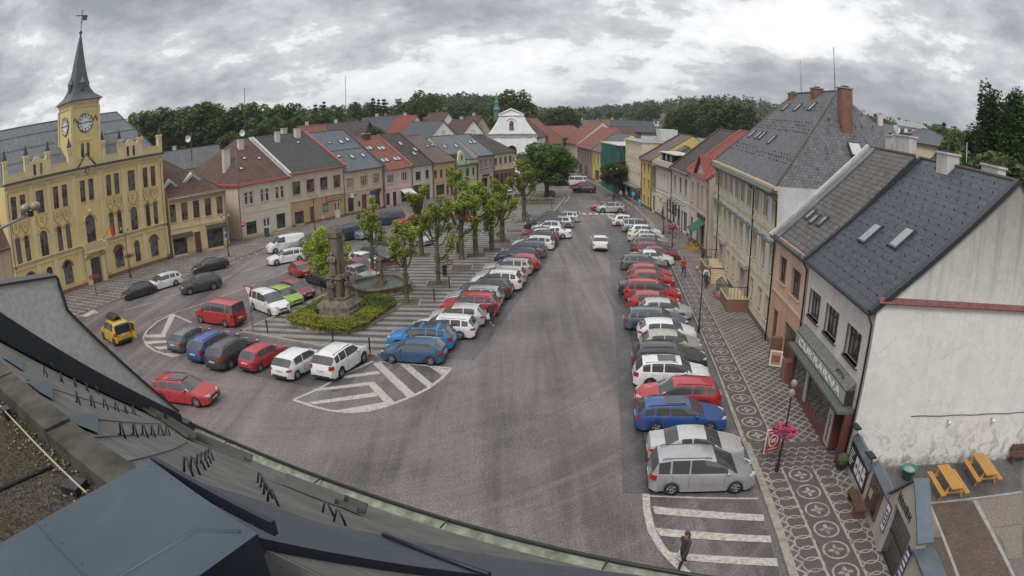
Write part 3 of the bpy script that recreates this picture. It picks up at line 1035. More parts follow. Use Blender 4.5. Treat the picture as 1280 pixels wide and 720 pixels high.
def house(name, A, B, label, eave, rd, rz, wall, roof, wins=(), plinth=None, band=None, hipl=0, hipr=0, ov=0.35, os_=0.0,
   cornice=None, gut='gutter', chims=(), sky_l=(), verge_l=None, verge_r=None, doors=(), shops=(), trim=None, sill=True, lower=None,
   course=None, cat='house', depth=None, sidewin=(), group=None, gable_wall=None, z0=0.0, pipe=None, coursemat=None, back=True, win_th=0.0, skr=0.0):
 A, B = Vector(A), Vector(B)
 L = (B - A).length
 rz_ = atan2(B.y - A.y, B.x - A.x)
 t = thing(name, (A.x, A.y, z0), label, cat, rz_, group)
 D = depth or 2 * rd
 holes = []
 for w in list(wins) + list(shops) + list(doors):
  holes.append((w[0], w[1], w[2], w[3], len(w) > 6 and bool(w[6])))
 b = MB()
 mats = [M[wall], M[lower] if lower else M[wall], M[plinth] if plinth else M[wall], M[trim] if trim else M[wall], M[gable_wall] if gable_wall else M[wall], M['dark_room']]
 if lower and course:
  lo = [h for h in holes if h[3] <= course + 0.01]
  hi = [h for h in holes if h[2] >= course - 0.01]
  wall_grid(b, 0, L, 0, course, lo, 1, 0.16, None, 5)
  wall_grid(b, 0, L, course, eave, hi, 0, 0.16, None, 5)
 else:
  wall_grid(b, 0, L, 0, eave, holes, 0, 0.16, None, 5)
 sl_ = (rz - eave) / rd
 for u, flip, hip in ((0, 1, hipl), (L, 0, hipr)):
  k_ = skr if u else 0.0
  pts = [(u, 0, 0), (u, 0, eave), (u + k_ * D, D, eave), (u + k_ * D, D, 0)]
  b.face(pts if flip else pts[::-1], 4)
  if not hip:
   b.face([(u, 0, eave), (u + k_ * rd, rd, rz - 0.05), (u + k_ * D, D, eave)], 4)
 b.face([(0, D, 0), (L + skr * D, D, 0), (L + skr * D, D, eave), (0, D, eave)][::-1], 4)
 if trim:
  for w in wins:
   a, e, c, d = w[:4]
   arch = len(w) > 6 and w[6]
   f = 0.11
   b.bb(a - f, a, -0.035, 0.02, c, d if not arch else d - (e - a) / 2, 3)
   b.bb(e, e + f, -0.035, 0.02, c, d if not arch else d - (e - a) / 2, 3)
   if not arch:
    b.bb(a - f, e + f, -0.037, 0.02, d, d + f, 3)
 if sill:
  for w in wins:
   b.bb(w[0] - 0.12, w[1] + 0.12, -0.11, 0.1, w[2] - 0.075, w[2], 3)
 if plinth:
  segs = []
  u = 0
  for dd in sorted(list(doors) + [s for s in shops if s[2] < 0.5], key=lambda q: q[0]):
   segs.append((u, dd[0]))
   u = dd[1]
  segs.append((u, L))
  for a, e in segs:
   if e - a > 0.05:
    b.bb(a, e, -0.05, 0.02, 0, 0.5 if plinth != 'x' else 0.3, 2)
 if course:
  b.bb(0.003, L - 0.003, -0.07, 0.02, course - 0.06, course + 0.08, 3)
 if cornice:
  b.bb(-0.02, L + 0.02, -0.12, 0.02, eave - 0.48, eave - 0.26, 3)
  b.bb(-0.04, L + 0.04, -0.22, 0.02, eave - 0.26, eave - 0.06, 3)
 b.build('wall', mats, t)
 r = MB()
 ze = eave - sl_ * ov + 0.08
 zr = rz + 0.08
 fl = [(-os_, -ov, ze), (L + os_, -ov, ze), (L + os_ - hipr + skr * rd, rd, zr), (-os_ + hipl, rd, zr)]
 slope(r, fl, 0, 0.13)
 if back:
  slope(r, [(L + os_ + skr * D, D + ov, ze), (-os_, D + ov, ze), (-os_ + hipl, rd, zr), (L + os_ - hipr + skr * rd, rd, zr)], 0, 0.13)
 if hipl:
  slope(r, [(-os_, D + ov, ze), (-os_, -ov, ze), (-os_ + hipl, rd, zr)], 0, 0.13)
 if hipr:
  slope(r, [(L + os_, -ov, ze), (L + os_, D + ov, ze), (L + os_ - hipr, rd, zr)], 0, 0.13)
 r.tube([(-os_ + hipl, rd, zr + 0.01), (L + os_ - hipr + skr * rd, rd, zr + 0.01)], 0.10, 6, 1)
 for c0, c1, on in (((-os_, -ov, ze), (-os_ + hipl, rd, zr), hipl), ((L + os_, -ov, ze), (L + os_ - hipr, rd, zr), hipr)):
  if on:
   r.tube([c0, c1], 0.09, 6, 1)
 rf = r.build('roof', [M[roof], M['ridge'] if roof not in ('tile_red', 'tile_redmetal') else M['red_sheet']], t)
 for side, mat, u in (('l', verge_l, 0.0), ('r', verge_r, L)):
  if mat:
   k = MB()
   s2 = sqrt(rd * rd + (rz - eave) ** 2)
   e1 = Vector((0, rd, rz - eave)).normalized()
   nn = Vector((0, -(rz - eave), rd)).normalized()
   o0 = Vector((u, -ov, ze))
   k_ = skr if side == 'r' else 0.0
   q = lambda x, a, h: o0 + Vector((x + k_ * max(0, a * e1.y - ov), 0, 0)) + e1 * a + nn * h
   le = s2 * (rd + ov) / rd
   vs = [q(x, a, h) for h in (-0.05, 0.2) for x, a in ((-0.18, -0.05), (0.18, -0.05), (0.18, le), (-0.18, le))]
   k.shell(vs, [(0, 3, 2, 1), (4, 5, 6, 7), (0, 1, 5, 4), (1, 2, 6, 5), (2, 3, 7, 6), (3, 0, 4, 7)])
   k.build('verge', M[mat], rf)
 g = MB()
 g.tube([(-os_, -ov - 0.06, ze - 0.06), (L + os_, -ov - 0.06, ze - 0.06)], 0.085, 8)
 for u in (pipe or ()):
  g.tube([(u, -ov - 0.04, ze - 0.1), (u, -0.1, ze - 0.55), (u, -0.1, 0.1)], 0.055, 8)
 g.build('gutter', M[gut], t)
 for c in chims:
  chimney(rf, *c)
 ev = Vector((0, rd, rz - eave)).normalized()
 for s in sky_l:
  u, f = s[0], s[1]
  w_, h_ = (s[2], s[3]) if len(s) > 2 else (0.8, 1.1)
  y = rd * f
  skylight(rf, (u, y, eave + sl_ * y + 0.10), (1, 0, 0), ev, w_, h_)
 for w in wins:
  put_window(t, (w[0] + w[1]) / 2, w[2], w[1] - w[0], w[3] - w[2], w[4] if len(w) > 4 else '2T', w[5] if len(w) > 5 else 'w_white', len(w) > 6 and w[6])
 for w in shops:
  put_window(t, (w[0] + w[1]) / 2, w[2], w[1] - w[0], w[3] - w[2], w[4] if len(w) > 4 else 'S', w[5] if len(w) > 5 else 'w_dark', len(w) > 6 and w[6], name='shop_window')
 for w in doors:
  door(t, w)
 return t, rf, L
M['ridge'] = plain('ridge_tiles', (0.10, 0.085, 0.078), 0.7, var=0.3)
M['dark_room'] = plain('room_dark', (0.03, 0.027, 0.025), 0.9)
def door(t, w, y=0.10):
 a, e, c, d = w[:4]
 mat = w[4] if len(w) > 4 else 'door_brown'
 b = MB()
 b.bb(a + 0.02, e - 0.02, y, y + 0.06, c + 0.01, d - 0.02, 0)
 n = 2 if e - a > 1.0 else 1
 for i in range(n):
  x0 = a + (e - a) * i / n
  x1 = a + (e - a) * (i + 1) / n
  for z0, z1 in ((c + 0.15, c + (d - c) * 0.42), (c + (d - c) * 0.5, d - 0.2)):
   b.bb(x0 + 0.12, x1 - 0.12, y - 0.02, y, z0, z1, 0 if z0 < c + 0.5 else 1)
 o = b.build('door', [M[mat], M['glass_shop'] if len(w) > 5 and w[5] else M[mat]], t)
 h = MB()
 h.tube([(a + (e - a) * 0.44, y - 0.05, c + 1.02), (a + (e - a) * 0.44 + 0.14, y - 0.05, c + 1.02)], 0.015, 6)
 h.build('handle', M['black'], o)
 return o
FONT = None
def text_mesh(body, size, depth=0.01):
 cu = bpy.data.curves.new('text', 'FONT')
 cu.body = body
 cu.size = size
 cu.extrude = depth
 cu.align_x = 'CENTER'
 cu.align_y = 'CENTER'
 o = bpy.data.objects.new('text', cu)
 COL.objects.link(o)
 dg = bpy.context.evaluated_depsgraph_get()
 me = bpy.data.meshes.new_from_object(o.evaluated_get(dg))
 bpy.data.objects.remove(o)
 return me
def lettering(parent, body, size, loc, mat, width=None, rot=(pi / 2, 0, 0), name='lettering'):
 me = text_mesh(body, size)
 me.materials.clear()
 me.materials.append(M[mat])
 o = link(name, me, parent)
 o.location = loc
 o.rotation_euler = rot
 if width:
  xs_ = [v.co.x for v in me.vertices]
  o.scale = (width / (max(xs_) - min(xs_)), 1, 1)
 return o
def awning(t, u0, u1, z, out, drop, mat, valance=0.12):
 b = MB()
 b.face([(u0, -0.02, z), (u1, -0.02, z), (u1, -out, z - drop), (u0, -out, z - drop)])
 b.face([(u0, -0.02, z - 0.04), (u1, -0.02, z - 0.04), (u1, -out, z - drop - 0.04), (u0, -out, z - drop - 0.04)])
 b.bb(u0, u1, -out - 0.02, -out, z - drop - valance, z - drop + 0.01)
 for u in (u0, u1):
  b.tube([(u, -0.03, z - drop - 0.5), (u, -out, z - drop)], 0.02, 6)
 return b.build('awning', M[mat], t)
# ------------------------------------------------------------------ wall colours
for n_, c_, dirt_ in (('yellow', (0.68, 0.53, 0.24), 0.2), ('orange_cream', (0.60, 0.46, 0.27), 0.3), ('offwhite', (0.60, 0.53, 0.44), 0.3),
      ('cream', (0.56, 0.47, 0.36), 0.35), ('tan', (0.44, 0.31, 0.19), 0.35), ('beige', (0.52, 0.41, 0.29), 0.35),
      ('pink', (0.60, 0.46, 0.44), 0.25), ('mint_white', (0.55, 0.55, 0.46), 0.35), ('ochre', (0.55, 0.40, 0.225), 0.35),
      ('lime', (0.50, 0.58, 0.32), 0.25), ('mauve', (0.40, 0.335, 0.33), 0.35), ('pale_cream', (0.60, 0.52, 0.38), 0.3),
      ('brown_stone', (0.20, 0.125, 0.10), 0.3), ('church_white', (0.84, 0.835, 0.83), 0.1), ('salmon', (0.58, 0.41, 0.315), 0.3),
      ('salmon_dark', (0.52, 0.315, 0.215), 0.3), ('school_blue', (0.52, 0.535, 0.54), 0.3), ('school_yellow', (0.54, 0.46, 0.30), 0.25),
      ('granite_red', (0.23, 0.125, 0.095), 0.4), ('rose_grey', (0.50, 0.42, 0.38), 0.45), ('stucco', (0.56, 0.50, 0.43), 0.45),
      ('grey_brown', (0.27, 0.215, 0.19), 0.45), ('dark_stone', (0.14, 0.12, 0.11), 0.4), ('sand', (0.50, 0.40, 0.27), 0.35),
      ('bright_yellow', (0.58, 0.45, 0.17), 0.25), ('white_wall', (0.60, 0.57, 0.54), 0.3)):
 M[n_] = plaster('render_' + n_, c_, dirt_)
def m_oldwhite():
 """the big weathered gable: grey limewash, flaking and damp below, rough bare render above the ledge"""
 t = NT('weathered_limewash')
 w = t.pos('World')
 s = t.node('ShaderNodeSeparateXYZ')
 t.l.new(w, s.inputs[0])
 z = s.outputs['Z']
 n1 = t.noise(w, 0.6, 6, 0.65)
 n2 = t.noise(w, 3.2, 8, 0.75)
 st = t.noise(t.pos('World', scale=(2.2, 2.2, 0.10)), 1.0, 5, 0.65)
 fl = t.noise(w, 1.6, 9, 0.72, 0.8)
 col = t.mix(t.ramp(n1, [(0.3, 0.0), (0.7, 1.0)]), (0.68, 0.665, 0.64), (0.77, 0.755, 0.73))
 up = t.math('ADD', t.math('MULTIPLY', t.math('SUBTRACT', z, 7.9), 0.16), 0.22, clamp=True)
 up = t.math('MULTIPLY', up, t.math('GREATER_THAN', z, 7.9))
 col = t.mix(up, col, (0.31, 0.295, 0.27))
 col = t.mix(t.math('MULTIPLY', t.ramp(st, [(0.48, 0.0), (0.72, 1.0)]), t.math('ADD', up, 0.10)), col, (0.24, 0.235, 0.22))
 lowm = t.ramp(z, [(0.02, 1.0), (0.085, 0.0)])  # ramp input is clamped: scale first
 lo = t.ramp(t.math('MULTIPLY', z, 0.1), [(0.02, 1.0), (0.26, 0.0)])
 flake = t.math('MULTIPLY', t.ramp(fl, [(0.52, 0.0), (0.56, 1.0)]), t.math('ADD', t.math('MULTIPLY', lo, 0.8), 0.10))
 col = t.mix(flake, col, (0.36, 0.335, 0.30))
 edge = t.ramp(fl, [(0.505, 0.0), (0.52, 1.0), (0.535, 0.0)])
 col = t.mix(t.math('MULTIPLY', edge, 0.2), col, (0.2, 0.19, 0.175))
 damp = t.math('MULTIPLY', t.ramp(t.math('MULTIPLY', z, 0.1), [(0.0, 1.0), (0.05, 0.0)]), t.ramp(n2, [(0.35, 0.0), (0.6, 1.0)]))
 col = t.mix(damp, col, (0.16, 0.155, 0.145))
 col = t.mix(0.2, col, t.ramp(n2, [(0.3, 0.2), (0.7, 0.8)]), 'OVERLAY')
 vo = t.node('ShaderNodeTexVoronoi', feature='DISTANCE_TO_EDGE')
 vo.inputs['Scale'].default_value = 0.33
 ad = t.node('ShaderNodeVectorMath', operation='ADD')
 nz = t.node('ShaderNodeTexNoise')
 nz.inputs['Scale'].default_value = 1.4
 nz.inputs['Detail'].default_value = 6
 t.l.new(w, nz.inputs['Vector'])
 t.l.new(w, ad.inputs[0])
 t.l.new(nz.outputs['Color'], ad.inputs[1])
 t.l.new(ad.outputs[0], vo.inputs['Vector'])
 col = t.mix(t.math('MULTIPLY', t.ramp(vo.outputs['Distance'], [(0.002, 1.0), (0.005, 0.0)]), 0.3), col, (0.2, 0.19, 0.18))
 t.bump(n2, 0.35, 0.03)
 return t.out(col, 0.9, spec=0.2)
M['oldwhite'] = m_oldwhite()
M['clock_face'] = plain('clock_face', (0.70, 0.69, 0.66), 0.4, var=0.04)
M['relief'] = plain('relief_red', (0.30, 0.10, 0.09), 0.6)
M['trim_yellow'] = plaster('trim_yellow', (0.66, 0.54, 0.31), 0.2)
M['copper'] = plain('green_copper', (0.10, 0.19, 0.155), 0.6, 0.2)
# ------------------------------------------------------------------ town hall
TD = Vector((sin(radians(24.4)), cos(radians(24.4))))
TB = Vector((-41.53, 65.89))
TA = TB - TD * 22.9
W3, W2, W1 = (9.35, 11.75), (4.65, 7.45), (0.95, 3.5)
wins = []
for c in (1.1, 2.35, 6.95, 8.2, 10.77, 12.0, 14.6, 15.8, 20.2, 21.42):
 wins.append((c - 0.38, c + 0.38, *W3, '2T', 'w_brown'))
for c in (4.72, 18.03):
 wins.append((c - 0.55, c + 0.55, *W3, '2T', 'w_brown'))
for c in (1.1, 2.35, 6.95, 8.2, 14.6, 15.8, 20.2, 21.42):
 wins.append((c - 0.36, c + 0.36, *W2, 'T', 'w_brown', True))
for c in (4.72, 18.03):
 wins.append((c - 0.55, c + 0.55, *W2, 'T', 'w_brown', True))
wins.append((10.75, 12.15, 4.6, 7.75, '2T', 'w_brown', True))
for c, w in ((7.5, 1.3), (2.2, 1.3), (15.15, 1.35), (20.7, 1.3), (4.9, 0.9), (18.0, 0.9)):
 wins.append((c - w / 2, c + w / 2, *W1, '2T', 'w_brown', True))
th, thr, _L = house('town_hall', TA, TB, 'yellow town hall with slate roof and a clock tower with pointed spire', 13.0, 8.5, 19.3, 'yellow', 'grey_sheet',
     wins, plinth='granite_red', trim='trim_yellow', hipl=2.0, hipr=2.0, ov=0.05, cornice=True, course=4.15, lower='yellow', cat='town hall', depth=17,
     doors=[(10.7, 12.2, 0.05, 2.95, 'door_brown', True)], pipe=(0.35, 22.6))
b = MB()
b.bb(-0.1, 23.0, -0.5, 0.1, 12.98, 13.22, 1)
b.bb(-0.05, 22.95, -0.32, 0.0, 12.72, 12.98, 0)
for k in range(76):
 x = 0.3 + k * 0.297
 b.bb(x - 0.07, x + 0.07, -0.2, 0.0, 12.25, 12.6, 0)
b.bb(-0.03, 22.93, -0.22, 0.0, 4.62, 4.74, 0)
b.bb(-0.03, 22.93, -0.16, 0.0, 4.08, 4.2, 0)
for k in range(100):
 x = 0.5 + k * 0.22
 if not 9.6 < x < 13.3:
  b.bb(x - 0.045, x + 0.045, -0.1, 0.0, 4.25, 4.58, 0)
for x in (0.22, 3.45, 5.95, 9.45, 13.35, 16.75, 19.25, 22.68):
 b.bb(x - 0.26, x + 0.26, -0.12, 0.0, 4.75, 12.7, 0)
 b.bb(x - 0.3, x + 0.3, -0.14, 0.0, 0.8, 4.05, 0)
b.bb(9.9, 13.0, -1.0, 0.0, 3.72, 3.9, 0)
b.bb(9.9, 13.0, -1.0, -0.88, 4.5, 4.62, 0)
for k in range(14):
 x = 10.02 + k * 0.22
 b.bb(x - 0.06, x + 0.06, -0.98, -0.9, 3.9, 4.5, 0)
for x in (9.95, 12.95):
 b.bb(x - 0.13, x + 0.13, -1.02, -0.86, 3.9, 4.66, 0)
 b.bb(x - 0.1, x + 0.1, -0.98, 0.0, 4.5, 4.62, 0)
for x in (10.15, 12.75):
 b.extr([(0, 0), (0.9, 0.55), (0.9, 0.75), (0, 0.75)], ((x - 0.15, 0.0, 2.95), (0, -1, 0)), (0, 0, 1), (0.3, 0, 0), 0)
for x in (10.35, 12.55):
 b.bb(x - 0.3, x + 0.3, -0.35, 0.0, 0.1, 3.0, 0)
b.bb(0.0, 22.9, -0.1, 0.12, 13.2, 14.0, 0)
b.bb(-0.02, 22.92, -0.14, 0.16, 14.0, 14.1, 0)
for c in (4.65, 18.05):
 pts = [(-1.65, 0)]
 for k in range(0, 25):
  x = -1.65 + 3.3 * k / 24
  pts.append((x, 1.65 + 0.55 * abs(cos(pi * (x + 1.65) / 1.65)) ** 1.4))
 pts.append((1.65, 0))
 wl_ = [(c + x, z) for x, z in pts]
 b.extr([(p[0], p[1]) for p in reversed(wl_)], ((0, -0.2, 13.2), (1, 0, 0)), (0, 0, 1), (0, 0.36, 0), 0)
 for x in (c - 0.45, c + 0.45):
  b.bb(x - 0.32, x + 0.32, -0.26, -0.2, 13.3, 13.4, 0)
  b.bb(x - 0.17, x + 0.17, -0.235, -0.19, 13.42, 14.6, 2)
for c, h in ((0.25, 15.6), (3.15, 15.7), (6.15, 15.7), (9.15, 15.6), (13.95, 15.8), (16.5, 15.6), (19.6, 15.5), (22.6, 15.4)):
 b.bb(c - 0.28, c + 0.28, -0.3, 0.26, 13.2, h - 0.2, 0)
 b.bb(c - 0.36, c + 0.33, -0.35, 0.31, h - 0.2, h, 0)
 for sx in (-0.15, 0.15):
  b.bb(c + sx - 0.06, c + sx + 0.06, -0.315, -0.28, h - 0.95, h - 0.4, 3)
 b.lathe([(0.36, h), (0.20, h + 0.45), (0.02, h + 1.15), (0.0, h + 1.15)], (c, -0.02, 0), 4, 4, smooth=False)
b.extr([(-1.2, 0), (1.2, 0), (0, 1.3)], ((11.45, -0.3, 13.2), (1, 0, 0)), (0, 0, 1), (0, 0.3, 0), 0)
b.tube([(10.2, -0.33, 13.25), (11.45, -0.33, 14.6), (12.7, -0.33, 13.25)], 0.1, 4, 1)
for c in (1.1, 2.35, 4.72, 6.95, 8.2, 14.6, 15.8, 18.03, 20.2, 21.42):
 w = 0.5 if c not in (4.72, 18.03) else 0.68
 o = [(-w, 9.15), (-w, 8.45), (-w * 0.7, 8.05), (0, 7.68), (w * 0.7, 8.05), (w, 8.45), (w, 9.15)]
 for i in range(len(o) - 1):
  b.tube([(c + o[i][0], -0.03, o[i][1]), (c + o[i + 1][0], -0.03, o[i + 1][1])], 0.06, 5, 3)
 b.extr([(c - 0.2, 8.95), (c - 0.2, 8.5), (c, 8.2), (c + 0.2, 8.5), (c + 0.2, 8.95)], ((0, -0.06, 0), (1, 0, 0)), (0, 0, 1), (0, 0.06, 0), 3)
 b.ball((c, -0.06, 8.62), 0.1, 0, 8, 4)
 r = (w + 0.05)
 b.tube([(c + r * cos(pi * k / 8), -0.04, 7.05 + r * sin(pi * k / 8)) for k in range(9)], 0.055, 5, 3)
b.tube([(11.45 + 0.95 * cos(pi * k / 10), -0.06, 7.0 + 0.95 * sin(pi * k / 10)) for k in range(11)], 0.09, 5, 0)
b.ball((11.45, -0.1, 8.2), 0.28, 0, 8, 5)
for c, w in ((7.5, 1.3), (2.2, 1.3), (15.15, 1.35), (20.7, 1.3)):
 r = w / 2 + 0.12
 b.tube([(c + r * cos(pi * k / 10), -0.03, 2.82 + r * sin(pi * k / 10)) for k in range(11)], 0.09, 5, 5)
b.build('stucco_ornament', [M['trim_yellow'], M['gutter'], M['glass'], M['tan'], M['slate_dk'], M['granite_red']], th)
b = MB()
b.extr([(-0.32, 0.9), (-0.32, 0.3), (0, 0), (0.32, 0.3), (0.32, 0.9)], ((11.45, -0.4, 12.35), (1, 0, 0)), (0, 0, 1), (0, 0.1, 0), 0)
b.bb(11.18, 11.72, -0.42, -0.39, 12.9, 13.0, 1)
b.extr([(-0.1, 0.0), (0.1, 0.0), (0.17, 0.3), (0, 0.42), (-0.17, 0.3)], ((11.45, -0.43, 12.5), (1, 0, 0)), (0, 0, 1), (0, 0.04, 0), 1)
b.build('coat_of_arms', [M['relief'], M['tan']], th)
X0, X1, Y0, Y1 = 9.6, 13.45, -0.14, 3.9
b = MB()
wall_grid(b, X0, X1, 13.2, 20.7, [(10.8, 11.28, 14.25, 15.85, True), (11.62, 12.1, 14.25, 15.85, True)], 0, 0.2, lambda u, y, z: (u, Y0 + y, z), 3)
b.face([(X0, Y0, 13.2), (X0, Y1, 13.2), (X0, Y1, 20.7), (X0, Y0, 20.7)][::-1])
b.face([(X1, Y0, 13.2), (X1, Y1, 13.2), (X1, Y1, 20.7), (X1, Y0, 20.7)])
b.face([(X0, Y1, 13.2), (X1, Y1, 13.2), (X1, Y1, 20.7), (X0, Y1, 20.7)][::-1])
for x in (X0, X1):
 for y in (Y0, Y1):
  b.bb(x - 0.18, x + 0.18, y - 0.12, y + 0.18, 13.2, 19.9, 1)
b.bb(X0 - 0.1, X1 + 0.1, Y0 - 0.1, Y1 + 0.1, 19.9, 20.05, 1)
b.bb(X0 - 0.16, X1 + 0.16, Y0 - 0.16, Y1 + 0.16, 20.4, 20.72, 1)
for k in range(11):
 x = X0 + 0.2 + k * 0.345
 b.bb(x - 0.08, x + 0.08, Y0 - 0.14, Y0, 20.05, 20.4, 1)
 y = Y0 + 0.2 + k * 0.36
 b.bb(X0 - 0.14, X0, y - 0.08, y + 0.08, 20.05, 20.4, 1)
 b.bb(X1, X1 + 0.14, y - 0.08, y + 0.08, 20.05, 20.4, 1)
b.bb(10.5, 12.4, Y0 - 0.1, Y0, 16.1, 16.22, 1)
b.bb(10.6, 12.3, Y0 - 0.12, Y0, 14.1, 14.22, 1)
for x in (10.05, 12.95):
 b.tube([(x - 0.3, Y0 - 0.05, 18.2), (x, Y0 - 0.08, 18.75), (x + 0.3, Y0 - 0.05, 18.2)], 0.08, 5, 2)
tw = b.build('tower', [M['yellow'], M['trim_yellow'], M['gutter'], M['dark_room']], th)
for u in (11.04, 11.86):
 put_window(tw, u, 14.25, 0.48, 1.6, 'T', 'w_brown', True, Y0 + 0.14)
b = MB()
cxy = ((X0 + X1) / 2, (Y0 + Y1) / 2)
hw, hd = (X1 - X0) / 2 + 0.42, (Y1 - Y0) / 2 + 0.42
rings = [(20.72, 1.0), (21.4, 0.66), (22.2, 0.47), (24.5, 0.29), (28.8, 0.025)]
for i in range(len(rings) - 1):
 (z0, k0), (z1, k1) = rings[i], rings[i + 1]
 for (a, c_), (d, e) in (((-1, -1), (1, -1)), ((1, -1), (1, 1)), ((1, 1), (-1, 1)), ((-1, 1), (-1, -1))):
  b.face([(cxy[0] + a * hw * k0, cxy[1] + c_ * hd * k0, z0), (cxy[0] + d * hw * k0, cxy[1] + e * hd * k0, z0),
    (cxy[0] + d * hw * k1, cxy[1] + e * hd * k1, z1), (cxy[0] + a * hw * k1, cxy[1] + c_ * hd * k1, z1)], 0)
b.bb(cxy[0] - hw, cxy[0] + hw, cxy[1] - hd, cxy[1] + hd, 20.66, 20.74, 1)
for a, c_ in ((0, -1), (-1, 0), (1, 0)):
 x, y = cxy[0] + a * hw * 0.5, cxy[1] + c_ * hd * 0.5
 b.box((x, y, 22.35), (0.55, 0.55, 0.9), 0)
 b.lathe([(0.5, 22.8), (0.0, 23.6)], (x, y, 0), 4, 0, smooth=False)
b.tube([(cxy[0], cxy[1], 28.6), (cxy[0], cxy[1], 31.8)], 0.05, 6, 1)
b.ball((cxy[0], cxy[1], 28.95), 0.24, 1, 10, 6)
b.ball((cxy[0], cxy[1], 30.2), 0.12, 1, 8, 4)
b.bb(cxy[0] - 0.85, cxy[0] + 0.8, cxy[1] - 0.03, cxy[1] + 0.03, 31.0, 31.1, 1)
b.extr([(0.1, 30.45), (0.85, 30.5), (0.75, 30.75), (0.95, 31.0), (0.1, 31.05)], ((cxy[0], cxy[1], 0), (1, 0, 0)), (0, 0, 1), (0, 0.04, 0), 1)
b.build('spire', [M['grey_sheet'], M['gutter']], tw)
def clock(parent, mat4):
 b = MB()
 b.lathe([(0.0, 0.06), (0.92, 0.06), (0.98, 0.1), (1.07, 0.1), (1.07, 0.0)], (0, 0, 0), 32, 0)
 f = MB()
 f.lathe([(0.94, 0.10), (1.08, 0.10), (1.08, -0.02)], (0, 0, 0), 32, 1)
 f.lathe([(0.60, 0.07), (0.63, 0.07)], (0, 0, 0), 32, 1)
 for k in range(12):
  a = pi / 6 * k
  f.box((0.78 * sin(a), 0.78 * cos(a), 0.075), (0.09 if k % 3 else 0.15, 0.24, 0.02), 1, -a)
 for ang, ln, w in ((radians(270), 0.85, 0.06), (radians(82), 0.6, 0.09)):
  f.box((ln / 2 * sin(ang), ln / 2 * cos(ang), 0.1), (w, ln, 0.03), 1, -ang)
 o = b.build('clock', [M['clock_face']], parent)
 o.matrix_local = mat4
 f.build('clock_hands', [M['clock_face'], M['black']], o)
clock(tw, Matrix.Translation((11.5, Y0 - 0.02, 18.1)) @ Matrix.Rotation(pi / 2, 4, 'X'))
clock(tw, Matrix.Translation((X0 - 0.02, 1.85, 18.1)) @ Matrix.Rotation(-pi / 2, 4, 'Z') @ Matrix.Rotation(pi / 2, 4, 'X'))
hooks = []
for fr in (0.32, 0.55, 0.8):
 for k in range(60):
  x = 1.5 + k * 0.34
  if 9.2 < x < 14 and fr < 0.6:
   continue
  y = 8.5 * fr
  hooks.append((x, y, 13.0 + 6.3 * fr + 0.14))
studs('snow_guard', hooks, (0.12, 0.1, 0.2), M['gutter'], thr)
fl = MB()
fl.tube([(0, 0, 0), (1.0, -1.2, 1.6)], 0.025, 6, 0)
fl.face([(1.0, -1.2, 1.6), (0.75, -0.9, 1.2), (0.85, -0.95, 0.1), (1.1, -1.2, 0.15)], 1)
fl.face([(0.75, -0.9, 1.2), (0.62, -0.74, 0.98), (0.72, -0.8, 0.0), (0.85, -0.95, 0.1)], 2)
p_ = TA + TD * 13.0
f_ = fl.build('flag', [M['w_brown'], plain('flag_red', (0.45, 0.05, 0.03), 0.8), plain('flag_yellow', (0.6, 0.42, 0.05), 0.8)])
f_.location = (p_.x, p_.y, 4.7)
f_.rotation_euler = (0, 0, atan2(TD.y, TD.x))
tag(f_, 'small red and yellow flag on a slanted pole at the town hall balcony', 'flag')
# ------------------------------------------------------------------ orange cream shop house beside the town hall
ws = [(0.05 + k * 1.64, 0.93 + k * 1.64, 4.45, 6.65, '2T', 'w_brown') for k in range(5)]
oh, ohr, _ = house('shop_house', (-41.2, 66.4), (-35.4, 71.9), 'low orange cream shop house with brown tiled roof next to the town hall', 7.55, 6.0, 12.4, 'orange_cream', 'tile_brown', ws,
     plinth='tan', trim='orange_cream', course=3.6, lower='orange_cream', cornice=True, hipr=7.7, gut='zinc',
     shops=[(0.15, 2.05, 0.35, 2.6), (4.95, 7.2, 0.35, 2.9)], doors=[(3.2, 4.05, 0.05, 2.75)], pipe=(7.8,), depth=12)
awning(oh, 0.0, 2.9, 2.95, 0.9, 0.35, 'gutter')
awning(oh, 4.8, 7.7, 3.3, 0.9, 0.35, 'gutter')
b = MB()
for k in range(38):
 b.bb(0.1 + k * 0.21, 0.2 + k * 0.21, -0.09, 0.02, 6.75, 6.98)
b.build('dentil_frieze', M['tan'], oh)
b = MB()
for u, w in ((3.9, 1.5), (0.7, 1.2)):
 z = 8.9 if u > 2 else 8.6
 y = (z - 7.55) / (12.4 - 7.55) * 6
 b.shell([(u - w, y - 0.0, z), (u + w, y, z), (u, y - 0.3, z + 1.1), (u, y + 1.4, z + 1.15)], [(0, 1, 2), (0, 2, 3), (1, 3, 2)], 0)
 b.face([(u - w * 0.5, y - 0.09, z + 0.1), (u + w * 0.5, y - 0.09, z + 0.1), (u, y - 0.29, z + 0.72)], 1)
b.build('triangular_dormer', [M['white_sheet'], M['glass']], ohr)
bs = MB()
bs.bb(7.32, 7.75, -0.06, 0.0, 1.0, 2.1)
bs.bb(7.36, 7.71, -0.065, -0.06, 1.3, 1.8, 1)
bs.build('poster_board', [M['white'], plain('poster_blue', (0.05, 0.2, 0.35), 0.5)], oh)
